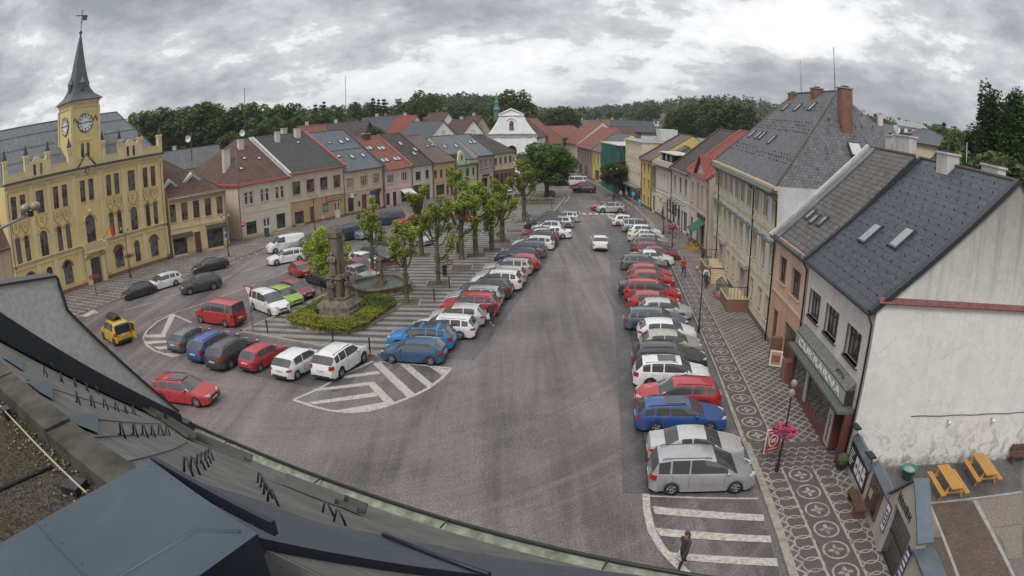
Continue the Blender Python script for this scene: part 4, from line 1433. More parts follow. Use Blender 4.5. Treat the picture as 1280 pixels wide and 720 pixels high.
# ------------------------------------------------------------------ the left house row
LA, LU = Vector((-35.6, 76.2)), Vector((0.57506, 0.81811))
def lrow(u):
 return LA + LU * u
def W(lst, style, fm):
 return [(*w, style, fm) for w in lst]
wh = []
for c in (1.74, 4.43, 7.0):
 wh += [(c - 0.75, c - 0.12, 4.55, 6.25, 'T', 'w_white'), (c + 0.12, c + 0.75, 4.55, 6.25, 'T', 'w_white')]
t, rf, _ = house('corner_house', lrow(0), lrow(8.7), 'cream white corner house with hipped brown tile roof and red gutter', 7.45, 10.6, 13.1, 'offwhite', 'tile_brown', wh, plinth='beige', trim='offwhite',
     hipl=6.0, verge_r='white_sheet', gut='tin_red', shops=[(0.98, 2.7, 0.5, 2.2), (6.13, 7.7, 0.4, 2.45)], doors=[(3.85, 5.0, 0.12, 2.3, 'w_white', True)], pipe=(0.1,),
     chims=[(5.6, 8.2, 0.9, 0.7, 10, 13.2, 'chim_render', 'white_sheet'), (2.0, 6.5, 1.0, 0.8, 7, 12.0, 'chim_render', 'white_sheet')])
b = MB()
b.bb(0, 8.7, -0.4, -0.02, 7.2, 7.5)
b.bb(-0.4, 0, -0.4, 15, 7.2, 7.5)
b.build('eave_board', M['tin_red'], t)
b = MB()
b.bb(0.8, 8.3, -0.03, 0, 3.35, 3.42)
for u in (0.75, 3.1, 5.7, 8.35):
 b.bb(u - 0.02, u + 0.02, -0.025, 0, 3.45, 6.9)
b.build('stucco_line', M['beige'], t)
for x, y in ((2.6, 3.2), (4.6, 5.5), (6.9, 5.0)):
 skylight(rf, (x, y, 7.45 + y * 0.533 + 0.12), (1, 0, 0), (0, 1, 0.533), 0.6, 0.7)
t, rf, _ = house('long_house', lrow(8.74), lrow(19.0), 'cream and tan house with dark felt roof, red verge and four brown windows', 7.85, 9.8, 13.15, 'cream', 'felt',
     W([(0.5 + k * 2.54, 1.95 + k * 2.54, 4.65, 6.5) for k in range(4)], '2T', 'w_brown'), plinth='brown_stone', trim='cream', course=3.72, lower='tan', gut='red_sheet',
     verge_l='white_sheet', verge_r='red_sheet', shops=[(0.65, 2.3, 0.45, 2.2), (5.9, 6.75, 1.5, 2.6)], doors=[(3.45, 4.15, 0.1, 2.5), (8.15, 9.2, 0.1, 2.6, 'w_white', True)], pipe=(10.1,),
     chims=[(3.6, 8.0, 0.75, 0.55, 11, 13.7), (7.9, 8.6, 0.9, 0.7, 11, 13.9), (8.0, 12.5, 0.9, 0.7, 11, 14.1)], sky_l=[(6.9, 0.72, 0.7, 0.7)])
b = MB()
b.bb(6.55, 9.55, -0.12, -0.02, 2.78, 3.6, 0)
b.bb(6.65, 9.45, -0.13, -0.12, 2.88, 3.5, 1)
b.tube([(6.9 + k * 0.065, -0.14, 3.18 + 0.13 * sin(k * 1.1) * (0.5 + 0.5 * abs(sin(k * 0.37)))) for k in range(36)], 0.022, 5, 2)
b.build('shop_sign', [M['w_brown'], M['tan'], M['w_dark']], t)
b = MB()
b.bb(5.85, 6.8, -0.06, -0.02, 1.45, 2.65, 0)
b.bb(5.95, 6.7, -0.065, -0.06, 1.6, 2.3, 1)
b.build('poster_board', [M['w_brown'], plain('poster_teal', (0.08, 0.33, 0.38), 0.5)], t)
t, rf, _ = house('metal_roof_house', lrow(19.0), lrow(27.15), 'beige house under a blue grey metal tile roof with three windows', 7.0, 9.4, 12.95, 'cream', 'metal_blue',
     W([(0.5, 1.85, 4.2, 5.75), (3.3, 4.75, 4.2, 5.8), (6.0, 7.4, 4.3, 5.85)], '3T', 'w_cream'), plinth='brown_stone', trim='cream', course=3.66, lower='beige', verge_r='gutter',
     shops=[(0.55, 1.75, 0.6, 2.8), (6.2, 7.3, 0.5, 3.0)], doors=[(3.4, 4.45, 0.15, 2.9)], pipe=(8.0,), sky_l=[(1.6, 0.33, 0.8, 0.8), (4.0, 0.28), (6.3, 0.28), (2.5, 0.68, 0.6, 0.6), (4.9, 0.68), (6.6, 0.72)])
b = MB()
b.bb(0.9, 2.05, -0.35, -0.28, 2.75, 3.45, 0)
b.bb(1.5, 2.05, -0.36, -0.35, 2.85, 3.35, 1)
b.build('shop_sign', [M['white'], plain('sign_green', (0.05, 0.26, 0.10), 0.5)], t)
b = MB()
b.bb(5.0, 6.1, -0.3, -0.22, 2.7, 3.3, 0)
b.bb(6.2, 7.5, -0.1, -0.04, 2.95, 3.4, 1)
b.build('shop_sign', [plain('sign_blue', (0.03, 0.05, 0.2), 0.5), M['w_dark']], t)
b = MB()
b.bb(2.6, 3.0, -0.05, 0, 1.2, 2.0)
b.bb(5.0, 5.6, -0.05, 0, 1.2, 2.0)
b.build('notice_case', M['w_dark'], t)
b = MB()
b.bb(0.05, 8.1, 4.35, 4.6, 9.78, 9.95)
b.build('ridge_seam', M['gutter'], rf)
t, rf, _ = house('pink_house', lrow(27.2), lrow(33.55), 'pink house with red tile roof, paired roof windows and a white shop awning', 6.4, 8.0, 11.5, 'pink', 'tile_red',
     W([(0.85, 2.3, 3.95, 5.35), (4.05, 5.4, 4.0, 5.4)], '3', 'w_white'), trim='pink', course=3.05, lower='pink', plinth='mauve', gut='red_sheet', verge_r='red_sheet',
     shops=[(0.45, 1.3, 0.45, 2.4), (3.85, 6.1, 0.5, 2.4)], doors=[(1.95, 2.8, 0.1, 2.45, 'w_dark', True)], pipe=(0.1,),
     chims=[(3.2, 7.4, 1.3, 0.8, 10.5, 12.0, 'tile_brown', 'white_sheet')], sky_l=[(1.0, 0.62), (1.85, 0.62), (3.6, 0.58), (4.45, 0.58), (1.6, 0.22), (2.45, 0.22), (4.4, 0.22), (5.25, 0.22)])
awning(t, 3.7, 6.2, 2.6, 1.5, 0.9, 'white')
t, rf, _ = house('dark_roof_house', lrow(33.6), lrow(38.75), 'pale greenish white house with weathered dark tile roof beside the pink house', 6.45, 7.7, 11.6, 'mint_white', 'tile_dark',
     W([(1.0, 2.25, 3.75, 5.15), (3.45, 4.3, 3.8, 5.2)], '3', 'w_dark'), trim='mint_white', course=3.05, lower='offwhite', plinth='mauve', cornice=True,
     shops=[(0.4, 2.55, 0.7, 2.9, 'S', 'w_brown')], doors=[(3.4, 4.5, 0.1, 2.7)], pipe=(0.1,), sky_l=[(2.6, 0.65), (3.2, 0.3), (4.4, 0.42)], verge_r='gutter')
t, rf, _ = house('ochre_house', lrow(38.8), lrow(44.95), 'ochre house with wide grey brown roof and four small windows', 6.45, 6.6, 11.0, 'ochre', 'tile_greybrown',
     W([(0.4 + k * 1.5, 1.15 + k * 1.5, 3.6, 4.97) for k in range(4)], '2', 'w_brown'), trim='ochre', course=2.97, lower='beige', plinth='mauve', hipr=2.2,
     shops=[(0.9, 3.1, 0.5, 2.35)], doors=[(4.7, 5.4, 0.1, 2.4), (3.6, 4.25, 0.4, 2.3)], pipe=(0.1, 6.0), sky_l=[(2.8, 0.55, 0.7, 0.7), (4.3, 0.58, 0.7, 0.7)])
t, rf, _ = house('green_gable_house', lrow(45.0), lrow(51.15), 'narrow lime green house with a curved gable dormer and red shop sign', 5.5, 6.2, 10.5, 'lime', 'grey_sheet',
     W([(0.95, 2.0, 3.0, 4.5), (2.85, 3.85, 3.1, 4.55), (4.7, 5.4, 3.2, 4.55)], '2T', 'w_dark'), trim='lime', course=2.5, lower='lime', plinth='mauve', cornice=True,
     shops=[(0.6, 1.7, 0.5, 2.1)], doors=[(2.6, 3.5, 0.1, 2.2)], pipe=(0.06, 6.1), sky_l=[(1.5, 0.62), (4.6, 0.6)])
b = MB()
gp = [(0.4, 5.3), (2.9, 5.3), (2.9, 6.0), (2.6, 6.2), (2.45, 6.9), (2.3, 7.5), (1.95, 7.85), (1.65, 7.95), (1.35, 7.85), (1.0, 7.5), (0.85, 6.9), (0.7, 6.2), (0.4, 6.0)]
b.extr(gp, ((0, 0.35, 0), (1, 0, 0)), (0, 0, 1), (0, -0.42, 0), 0)
b.bb(1.4, 1.9, -0.1, -0.06, 6.2, 7.1, 1)
b.bb(0.8, 2.5, 0.35, 3.0, 5.6, 7.3, 2)
b.build('curved_gable', [M['lime'], M['glass'], M['slate']], rf)
b = MB()
b.bb(3.5, 6.0, -0.3, 1.6, 5.5, 6.1, 0)
b.bb(3.4, 6.1, -0.4, 1.7, 6.1, 6.2, 1)
b.build('bay_top', [M['lime'], M['gutter']], rf)
b = MB()
b.extr([(0, 0), (1.2, 0.25), (2.2, 0.15), (2.3, 0.5), (1.3, 0.75), (0.2, 0.5)], ((1.3, -0.2, 2.2), (1, 0, 0)), (0, 0, 1), (0, 0.1, 0))
b.build('shop_sign', plain('sign_red', (0.35, 0.04, 0.05), 0.5), t)
t, rf, _ = house('mauve_house', lrow(51.2), lrow(56.25), 'mauve grey house with blue grey sheet roof and three tall windows', 6.8, 5.8, 10.5, 'mauve', 'grey_sheet',
     W([(0.9, 1.65, 4.15, 5.75), (2.3, 3.15, 4.2, 5.8), (3.85, 4.65, 4.25, 5.85)], '2T', 'w_white'), trim='mauve', course=3.4, lower='beige', cornice=True, plinth='mauve',
     shops=[(1.3, 3.2, 0.5, 2.3)], doors=[(3.9, 4.6, 0.1, 2.4)], pipe=(0.05,), sky_l=[(2.4, 0.6), (3.6, 0.6)], verge_r='gutter')
b = MB()
for k in range(6):
 b.bb(1.5 + k * 0.38, 1.8 + k * 0.38, -0.08, 0, 2.6, 2.95)
b.build('sign_letters', M['w_dark'], t)
t, rf, _ = house('cream_corner_house', lrow(56.3), lrow(63.3), 'cream house with brown ground floor and dark hipped roof in front of the church', 6.95, 5.4, 10.3, 'pale_cream', 'tile_dark',
     W([(0.3 + k * 1.62, 1.15 + k * 1.62, 4.5 + k * 0.05, 5.8 + k * 0.05) for k in range(4)], '2T', 'w_brown'), trim='pale_cream', course=3.48, lower='brown_stone', cornice=True, plinth='dark_stone', hipr=3.4,
     shops=[(0.8, 1.6, 0.4, 2.6), (2.2, 3.1, 0.4, 2.6), (3.6, 4.5, 0.4, 2.6), (5.0, 5.9, 0.4, 2.6)], pipe=(0.05,))
bs = MB()
bs.bb(0.4, 1.5, -0.9, -0.8, 2.6, 3.3)
bs.bb(0.45, 1.45, -0.92, -0.9, 2.65, 3.25, 1)
bs.build('shop_sign', [M['w_brown'], M['relief']], t)
# ------------------------------------------------------------------ church
CA = at_d(609, 190, 141)
CB_ = at_d(671, 190, 139)
CA, CB_ = Vector((CA.x, CA.y)), Vector((CB_.x, CB_.y))
t = thing('church', (CA.x, CA.y, 0), 'white baroque church with curved gable front and arched window', 'church', atan2(CB_.y - CA.y, CB_.x - CA.x))
Wd = (CB_ - CA).length
b = MB()
wall_grid(b, 0, Wd, 0, 9.4, [(Wd * 0.44, Wd * 0.56, 0.2, 3.0, True), (Wd * 0.40, Wd * 0.60, 5.2, 7.4, True)], 0, 0.3, None, 1)
mid = Wd / 2
gp = [(0.2, 10.0)]
for k in range(9):
 a = pi / 2 * k / 8
 gp.append((0.2 + 2.35 * sin(a) ** 1.0 * (k / 8), 10.0 + 3.4 * (1 - cos(a))))
gp += [(mid - 2.55, 14.3), (mid, 15.55)]
full = gp + [(Wd - x, z) for x, z in reversed(gp[:-1])]
b.extr([(x, z) for x, z in reversed(full)], ((0, 0.02, 0), (1, 0, 0)), (0, 0, 1), (0, 0.6, 0), 0)
b.bb(-0.15, Wd + 0.15, -0.35, 0.6, 9.4, 9.65, 0)
b.bb(-0.25, Wd + 0.25, -0.5, 0.62, 9.65, 9.95, 2)
b.bb(mid - 2.8, mid + 2.8, -0.25, 0.5, 14.05, 14.3, 0)
b.tube([(mid - 2.8, -0.15, 14.35), (mid, -0.15, 15.6), (mid + 2.8, -0.15, 14.35)], 0.16, 5, 0)
for x in (0.7, 2.6, Wd - 2.6, Wd - 0.7):
 b.bb(x - 0.35, x + 0.35, -0.15, 0, 0, 9.4, 0)
for x in (mid - 2.3, mid + 2.3):
 b.bb(x - 0.25, x + 0.25, -0.08, 0.05, 10.2, 14.0, 0)
b.tube([(mid + 1.0 * cos(pi * k / 10), -0.08, 12.9 + 0.65 * sin(pi * k / 10)) for k in range(11)], 0.14, 5, 0)
b.bb(0.3, Wd - 0.3, 0.62, 26, 0, 9.2, 0)
b.build('wall', [M['church_white'], M['dark_room'], M['zinc']], t)
b = MB()
pts = arc_pts(0.95, 2.2)
b.face([(mid + x, -0.03, 10.75 + z) for x, z in pts])
fw = b.build('window', M['glass'], t)
b = MB()
slope(b, [(-0.2, 0.6, 8.9), (-0.2, 26, 8.9), (mid, 26, 13.6), (mid, 0.6, 13.6)][::-1], 0, 0.2)
slope(b, [(Wd + 0.2, 0.6, 8.9), (Wd + 0.2, 26, 8.9), (mid, 26, 13.6), (mid, 0.6, 13.6)], 0, 0.2)
cr = b.build('roof', M['tile_dark'], t)
b = MB()
_w = at_d(621, 150, 156)
_l = Matrix.Rotation(-t.rotation_euler.z, 4, 'Z') @ (_w - t.location)
tx, ty = _l.x, _l.y
b.lathe([(0.75, 13.0), (0.75, 15.4), (0.95, 15.5), (0.95, 15.65), (0.55, 16.3), (0.5, 17.2), (0.62, 17.3), (0.35, 18.0), (0.04, 20.0), (0.0, 20.0)], (tx, ty, 0), 8, 0, smooth=False)
b.build('ridge_turret', M['copper'], cr)
M['sign_letters'] = plain('sign_letters', (0.80, 0.79, 0.76), 0.5, var=0.03)
M['black_sheet'] = plain('anthracite_sheet', (0.035, 0.038, 0.048), 0.4, 0.2)
M['awning_green'] = plain('awning_green', (0.03, 0.12, 0.08), 0.8)
M['sign_green'] = plain('front_green', (0.10, 0.24, 0.09), 0.6)
def m_net():
 t = NT('scaffold_netting')
 n = t.noise(t.pos('Object', scale=(1.5, 1, 0.2)), 1.0, 4, 0.6)
 return t.out(t.mix(t.ramp(n, [(0.35, 0.0), (0.65, 1.0)]), (0.018, 0.075, 0.065), (0.045, 0.14, 0.115)), 0.8, spec=0.2)
M['net_green'] = m_net()
# ------------------------------------------------------------------ neighbour left of the town hall
house('neighbour_house', TA - TD * 9, TA - TD * 0.1, 'beige house with ribbed plaster cut by the picture edge, left of the town hall', 6.9, 5.5, 10.8, 'sand', 'tile_brown',
  W([(0.8, 1.7, 3.9, 5.6), (3.2, 4.1, 3.9, 5.6), (5.6, 6.5, 3.9, 5.6)], '2T', 'w_brown'), trim='sand', course=3.3, lower='sand', plinth='granite_red', cornice=True)
# ------------------------------------------------------------------ right side, near to far
RA, RU = Vector((14.75, 20.8)), Vector((0.136189, 0.990683))
def rrow(u):
 return RA + RU * u
RL = 9.35
ws = [(RL - b_, RL - a_, 4.5, 5.95, '3T', 'w_dark') for a_, b_ in ((1.15, 2.75), (4.18, 5.83), (7.0, 8.6))]
wt, wrf, _ = house('pastry_shop_house', rrow(RL), rrow(0), 'white shop house with anthracite roof and a huge weathered windowless side wall', 7.45, 7.2, 13.4, 'white_wall', 'slate_dk', ws,
     trim='white_wall', gable_wall='oldwhite', skr=0.1025, ov=0.3, gut='black', depth=14.4, lower='white_wall', course=None,
     doors=[(RL - 1.35, RL - 0.35, 0.12, 2.4, 'door_brown', True)], pipe=(RL - 0.12,), sill=True)
for w in ws:
 b = MB()
 b.bb(w[0] - 0.1, w[1] + 0.1, -0.14, 0.02, 4.36, 4.5)
 b.bb(w[0] - 0.1, w[0], -0.05, 0.02, 4.5, 5.95)
 b.bb(w[1], w[1] + 0.1, -0.05, 0.02, 4.5, 5.95)
 b.build('window_surround', M['gutter'], wt)
b = MB()
S0, S1 = RL - 9.0, RL - 0.25
b.bb(S0, S1, -0.95, -0.02, 2.62, 2.76, 0)
b.bb(S0 + 0.1, S1 - 0.5, -0.5, -0.02, 2.76, 3.5, 1)
b.bb(S0 + 0.12, S1 - 0.52, -0.52, -0.5, 2.84, 3.42, 2)
b.extr([(-0.02, 3.5), (-0.5, 3.5), (-0.02, 3.86)], ((S0 + 0.1, 0, 0), (0, 1, 0)), (0, 0, 1), (S1 - S0 - 0.6, 0, 0), 3)
b.tube([(S1 - 2.0 + 0.5 * cos(pi * k / 8), -0.3 - 0.001 * k, 3.62 + 0.0 * k + 0.22 * sin(pi * k / 8)) for k in range(9)], 0.035, 6, 1)
b.bb(S0, S1 - 1.25, -0.5, -0.02, 0.12, 0.55, 4)
for u in (S0 + 0.12, RL - 6.05, RL - 2.3):
 b.bb(u - 0.14, u + 0.14, -0.5, -0.02, 0.55, 2.62, 4)
b.bb(RL - 6.3, RL - 5.9, -0.505, -0.1, 0.55, 2.6, 2)
b.bb(S1 - 0.1, S1, -0.5, -0.02, 0.12, 2.62, 4)
b.bb(RL - 2.15, RL - 1.42, -0.56, -0.02, 0.3, 2.1, 2)
b.bb(RL - 2.2, RL - 1.37, -0.54, -0.02, 0.25, 2.3, 4)
sf = b.build('shop_front', [plain('copper_ledge', (0.14, 0.155, 0.135), 0.6, 0.3, var=0.3), M['w_dark'], plain('sign_ground', (0.34, 0.33, 0.31), 0.5), plain('grey_copper', (0.17, 0.17, 0.155), 0.55, 0.3, var=0.3), plain('shop_maroon', (0.13, 0.045, 0.04), 0.5)], wt)
for a_, b_ in ((S0 + 0.26, RL - 6.3), (RL - 5.9, RL - 2.44)):
 w = MB()
 w.bb(a_, b_, -0.44, -0.38, 0.55, 0.63)
 w.bb(a_, b_, -0.44, -0.38, 2.54, 2.62)
 w.bb(a_, a_ + 0.07, -0.44, -0.38, 0.63, 2.54)
 w.bb(b_ - 0.07, b_, -0.44, -0.38, 0.63, 2.54)
 o = w.build('shop_window', plain('window_red', (0.20, 0.05, 0.045), 0.5), wt)
 g = MB()
 g.face([(a_ + 0.06, -0.40, 0.6), (b_ - 0.06, -0.40, 0.6), (b_ - 0.06, -0.40, 2.56), (a_ + 0.06, -0.40, 2.56)])
 g.build('pane', M['glass_shop'], o)
lettering(sf, 'CUKRÁRNA', 0.5, ((S0 + S1 - 0.4) / 2, -0.53, 3.1), 'sign_letters', width=6.9)
o = lettering(sf, 'CUKRÁRNA', 0.26, (RL - 1.78, -0.57, 1.2), 'w_dark', rot=(pi / 2, pi / 2, 0))
o.scale = (1, 1, 1)
for k in range(26):
 x = S0 + 0.5 + R.random() * 5.9
 if RL - 6.4 < x < RL - 5.8:
  continue
 h = 0.10 + R.random() * 0.28
 b = MB()
 b.lathe([(0.02, 0), (0.10, 0.0), (0.10, h * 0.7), (0.04, h), (0, h)], (x, -0.27, 0.75 + R.choice([0, 0.5, 0.95])), 8)
 b.build('display_cake', (M['white'], M['relief'], M['tan'], M['lime'])[k % 4], wt)
sk = 0.1025
q = lambda y, x, z: (RL + sk * y + x, y, z)
b = MB()
for k in range(12):
 y0, y1 = k * 1.2, (k + 1) * 1.2 - 0.015
 b.shell([q(y0, 0.0, 7.98), q(y1, 0.0, 7.98), q(y1, 0.22, 7.78), q(y0, 0.22, 7.78), q(y0, 0.2, 7.74), q(y1, 0.2, 7.74), q(y1, 0.0, 7.78), q(y0, 0.0, 7.78)],
   [(0, 1, 2, 3), (3, 2, 5, 4), (4, 5, 6, 7), (0, 3, 4, 7), (1, 6, 5, 2)])
b.build('ledge', plain('brick_red_sheet', (0.17, 0.055, 0.05), 0.55, var=0.3), wt)
b = MB()
b.tube([q(2.9 + k * 0.6, 0.03, 2.62 + 0.02 * sin(k * 1.7)) for k in range(16)], 0.02, 5)
b.build('wall_cable', M['gutter'], wt)
for y in (5.2, 8.1):
 b = MB()
 b.tube([q(y, 0, 2.35), q(y, 0.14, 2.35)], 0.03, 6)
 b.ball(q(y, 0.2, 2.33), 0.11, 1, 8, 5)
 b.build('wall_lamp', [M['black'], M['white']], wt)
ev = Vector((0, 7.2, 5.95)).normalized()
for u, y in ((RL - 6.3, 2.3), (RL - 3.4, 2.75)):
 skylight(wrf, (u, y, 7.45 + y * 0.826 + 0.13), (1, 0, 0), ev, 1.0, 1.5)
chimney(wrf, RL - 5.9, 7.0, 1.2, 0.9, 11.2, 14.0, 'chim_render', 'white_sheet')
chimney(wrf, RL - 3.3, 8.6, 1.7, 0.6, 11.0, 13.8, 'chim_render', 'white_sheet')
hooks = []
for fr in range(15):
 y = 0.3 + fr * 0.46
 for k in range(9):
  u = 0.35 + k * 1.02 + (fr % 2) * 0.5
  z = 7.45 + y * 0.826 + 0.1
  hooks.append((u, y, z + 0.03))
studs('snow_stop', hooks, (0.055, 0.04, 0.07), M['black'], wrf)
e1 = Vector((0, 7.2, 5.95)).normalized()
nn = Vector((0, -5.95, 7.2)).normalized()
for u0, kk in ((0.0, 0.0), (RL, sk)):
 b = MB()
 o0 = Vector((u0, -0.3, 7.45 - 0.25 + 0.1))
 pt = lambda a, x, h: o0 + e1 * a + nn * h + Vector((x + kk * a * e1.y, 0, 0))
 vs = [pt(a, x, h) for h in (-0.1, 0.12) for a, x in ((0, -0.25), (0, 0.12), (9.75, 0.12), (9.75, -0.25))]
 b.shell(vs, [(0, 1, 2, 3), (4, 5, 6, 7), (0, 1, 5, 4), (1, 2, 6, 5), (2, 3, 7, 6), (3, 0, 4, 7)])
 b.build('verge', M['black_sheet'], wrf)
SL = 16.35 - 9.4
st, srf, _ = house('salmon_house', rrow(16.35), rrow(9.4), 'narrow salmon house with weathered slate roof between the white shop house and the school', 7.5, 6.7, 13.5, 'salmon', 'slate_old',
     W([(16.35 - 15.1, 16.35 - 13.6, 4.7, 6.3), (16.35 - 12.3, 16.35 - 10.6, 4.6, 6.2)], '3T', 'w_dark'), trim='salmon', course=3.8, lower='salmon_dark', cornice=True, plinth='granite_red', gut='black',
     pipe=(SL - 0.1,), doors=[(16.35 - 15.6, 16.35 - 14.5, 0.4, 2.7), (16.35 - 12.7, 16.35 - 10.3, 0.5, 2.75, 'door_brown', True)], verge_l='white_sheet', depth=13.4, gable_wall='black_sheet',
     chims=[(3.5, 7.8, 2.4, 0.6, 12, 14.6), (1.2, 8.0, 1.0, 0.6, 12, 14.5)])
b = MB()
e1 = Vector((0, 6.7, 6.0)).normalized()
nn = Vector((0, -6.0, 6.7)).normalized()
o0 = Vector((0, -0.35, 7.5 - 0.3 + 0.12))
for x0, x1 in ((0.35, 0.75), (0.9, 1.15), (1.25, 1.4)):
 vs = [o0 + e1 * a + nn * h + Vector((x, 0, 0)) for h in (0.0, 0.07) for a, x in ((0.1, x0), (0.1, x1), (9.3, x1), (9.3, x0))]
 b.shell(vs, [(4, 5, 6, 7), (0, 1, 5, 4), (1, 2, 6, 5), (2, 3, 7, 6), (3, 0, 4, 7)])
b.build('roof_flashing', M['zinc'], srf)
for u, y in ((2.1, 1.6), (3.2, 1.5), (4.4, 1.6)):
 skylight(srf, (u, y, 7.5 + y * 0.896 + 0.12), (1, 0, 0), (0, 1, 0.896), 0.7, 0.9)
for a_, b_, h_ in ((10.2, 9.5, 1.3), (13.2, 12.8, 1.6)):
 b = MB()
 b.bb(16.35 - a_, 16.35 - b_, -0.7, -0.05, 0.12, h_)
 b.build('plinth_block', M['granite_red'], st)
KL_ = 39.35 - 16.4
wn_ = []
uu = [17.2, 19.5, 22.1, 24.5, 26.8, 29.1, 31.4, 33.7, 36.0, 38.2]
for u in uu:
 c = 39.35 - u
 wn_.append((c - 0.55, c + 0.55, 8.05, 9.75, '2T', 'w_cream'))
 wn_.append((c - 0.58, c + 0.58, 4.4, 6.35, '2T', 'w_cream'))
 if abs(u - 24.5) > 0.6 and abs(u - 33.7) > 0.6:
  wn_.append((c - 0.55, c + 0.55, 1.3, 2.95, '2T', 'w_cream'))
kt, krf, _ = house('school', rrow(39.35), rrow(16.4), 'long three storey pale blue school with yellow window frames and big slate hipped roof', 10.4, 7.4, 17.5, 'school_blue', 'slate', wn_,
     trim='school_yellow', course=3.6, lower='offwhite', cornice=True, plinth='dark_stone', hipl=3.6, hipr=7.9, ov=0.55, gut='black', pipe=(39.35 - 22.9, 39.35 - 16.5, 39.35 - 36.8), depth=15.5,
     doors=[(39.35 - 25.2, 39.35 - 23.8, 1.1, 3.2), (39.35 - 34.4, 39.35 - 33.0, 1.1, 3.2)])
b = MB()
b.bb(-0.02, KL_ + 0.02, -0.1, 0, 7.25, 7.5, 0)
b.bb(-0.03, KL_ + 0.03, -0.34, 0.0, 10.12, 10.36, 0)
for u in uu:
 c = 39.35 - u
 b.bb(c - 0.6, c + 0.6, -0.06, -0.0, 3.75, 4.3, 4)
 b.extr([(-0.85, 0), (0.85, 0), (0.7, 0.14), (-0.7, 0.14)], ((c, -0.28, 6.52), (1, 0, 0)), (0, 0, 1), (0, 0.28, 0), 2)
 b.bb(c - 0.45, c + 0.45, -0.05, 0, 6.7, 7.05, 4)
 b.bb(c - 0.5, c + 0.5, -0.05, 0, 7.55, 7.95, 4)
for u in (16.5, 20.8, 23.2, 28, 32.5, 35, 39.2):
 c = 39.35 - u
 b.bb(c - 0.1, c + 0.1, -0.05, 0, 3.7, 10.1, 0)
for u in (24.5, 33.7):
 c = 39.35 - u
 b.bb(c - 1.0, c - 0.72, -0.25, 0, 0.5, 3.3, 3)
 b.bb(c + 0.72, c + 1.0, -0.25, 0, 0.5, 3.3, 3)
 b.bb(c - 1.1, c + 1.1, -0.4, 0, 3.2, 3.5, 3)
b.build('stucco_ornament', [M['school_yellow'], M['trim_yellow'], plain('green_sheet', (0.17, 0.19, 0.17), 0.5, 0.3), M['mauve'], M['mint_white']], kt)
hooks = []
kk = 7.1 / 7.4
for y0, n_ in ((1.3, 3), (3.6, 4), (5.5, 2)):
 for j in range(n_):
  y = y0 + j * 0.28
  for k in range(34):
   x = 3.6 * y / 7.4 + 0.8 + k * 0.62 + (j % 2) * 0.3
   if x > KL_ - 7.9 * y / 7.4 - 0.6:
    break
   if R.random() < 0.25:
    continue
   z = 10.4 + y * kk + 0.08
   hooks.append((x + R.uniform(-.08, .08), y + R.uniform(-.06, .06), z + 0.05))
studs('snow_hook', hooks, (0.09, 0.05, 0.12), M['black'], krf)
for u, y in ((5.5, 5.8), (9.3, 5.8), (13.0, 5.9), (3.7, 2.9), (6.2, 2.9), (7.6, 2.9), (11.5, 2.7)):
 skylight(krf, (u, y, 10.4 + y * kk + 0.12), (1, 0, 0), (0, 1, kk), 0.75, 1.1)
hk = 7.1 / 7.9
skylight(krf, (KL_ - 3.0, 7.0, 10.4 + 3.0 * hk + 0.12), (0, 1, 0), (-1, 0, hk), 1.1, 1.4)
hooks = []
for k in range(16):
 x = R.uniform(0.8, 6.4)
 y = 7.4 + R.uniform(-1, 1) * (7.4 - x * 0.9) * 0.8
 hooks.append((KL_ - x, y, 10.4 + x * hk + 0.16))
studs('snow_hook', hooks, (0.05, 0.06, 0.22), M['black'], krf)
chimney(krf, KL_ - 5.0, 6.9, 1.1, 0.9, 13.7, 17.65, 'brick', 'zinc')
chimney(krf, 10.9, 7.1, 1.0, 0.9, 16.0, 17.8, 'brick', 'zinc')
chimney(krf, 4.2, 7.0, 0.9, 0.8, 16.0, 17.5, 'brick', 'zinc')
for q0, q1, r_ in (((5.6, 7.4, 17.3), (5.6, 7.4, 20.8), .035), ((14.6, 7.4, 17.3), (14.6, 7.4, 21.2), .045)):
 b = MB()
 b.tube([q0, q1], r_, 6)
 b.build('lightning_rod', M['zinc'], krf)
def stairs(u0, u1, us, dirn):
 """landing between u0..u1 (local), steps going from us in direction dirn; stands against the school wall"""
 b = MB()
 b.bb(u0, u1, -1.75, -0.05, 0.12, 1.08, 0)
 b.bb(u0 - 0.05, u1 + 0.05, -1.8, -0.05, 1.08, 1.16, 1)
 n = 6
 for i in range(n):
  a = us + dirn * i * 0.34
  e = us + dirn * (i + 1) * 0.34
  b.bb(min(a, e), max(a, e), -1.7, -0.05, 0.12, 1.08 - (i + 1) * 0.14, 1)
 b.bb(min(us, us + dirn * 2.1), max(us, us + dirn * 2.1), -1.95, -1.72, 0.12, 0.42, 0)
 t_ = b.build('entrance_stairs', [M['granite_red'], M['sand']], kt)
 r = MB()
 for k in range(9):
  x = u0 + (u1 - u0) * k / 8
  r.tube([(x, -1.7, 1.16), (x, -1.7, 2.05)], 0.02, 5)
 r.tube([(u0, -1.7, 2.05), (u1, -1.7, 2.05)], 0.03, 6)
 ue = u1 if dirn < 0 else u0
 r.tube([(ue, -1.7, 2.05), (ue, -0.1, 2.05)], 0.03, 6)
 for k in range(6):
  r.tube([(ue, -1.5 + k * 0.28, 1.16), (ue, -1.5 + k * 0.28, 2.05)], 0.02, 5)
 xe = us + dirn * 2.1
 r.tube([(us, -1.7, 2.05), (xe, -1.7, 1.1), (xe + dirn * 0.15, -1.7, 1.0)], 0.03, 6)
 for k in range(1, 8):
  x = us + dirn * 0.28 * k
  r.tube([(x, -1.7, 1.02 - 0.115 * k), (x, -1.7, 2.05 - 0.127 * k)], 0.02, 5)
 r.build('railing', M['black'], t_)
stairs(39.35 - 25.6, 39.35 - 22.6, 39.35 - 25.6, -1)
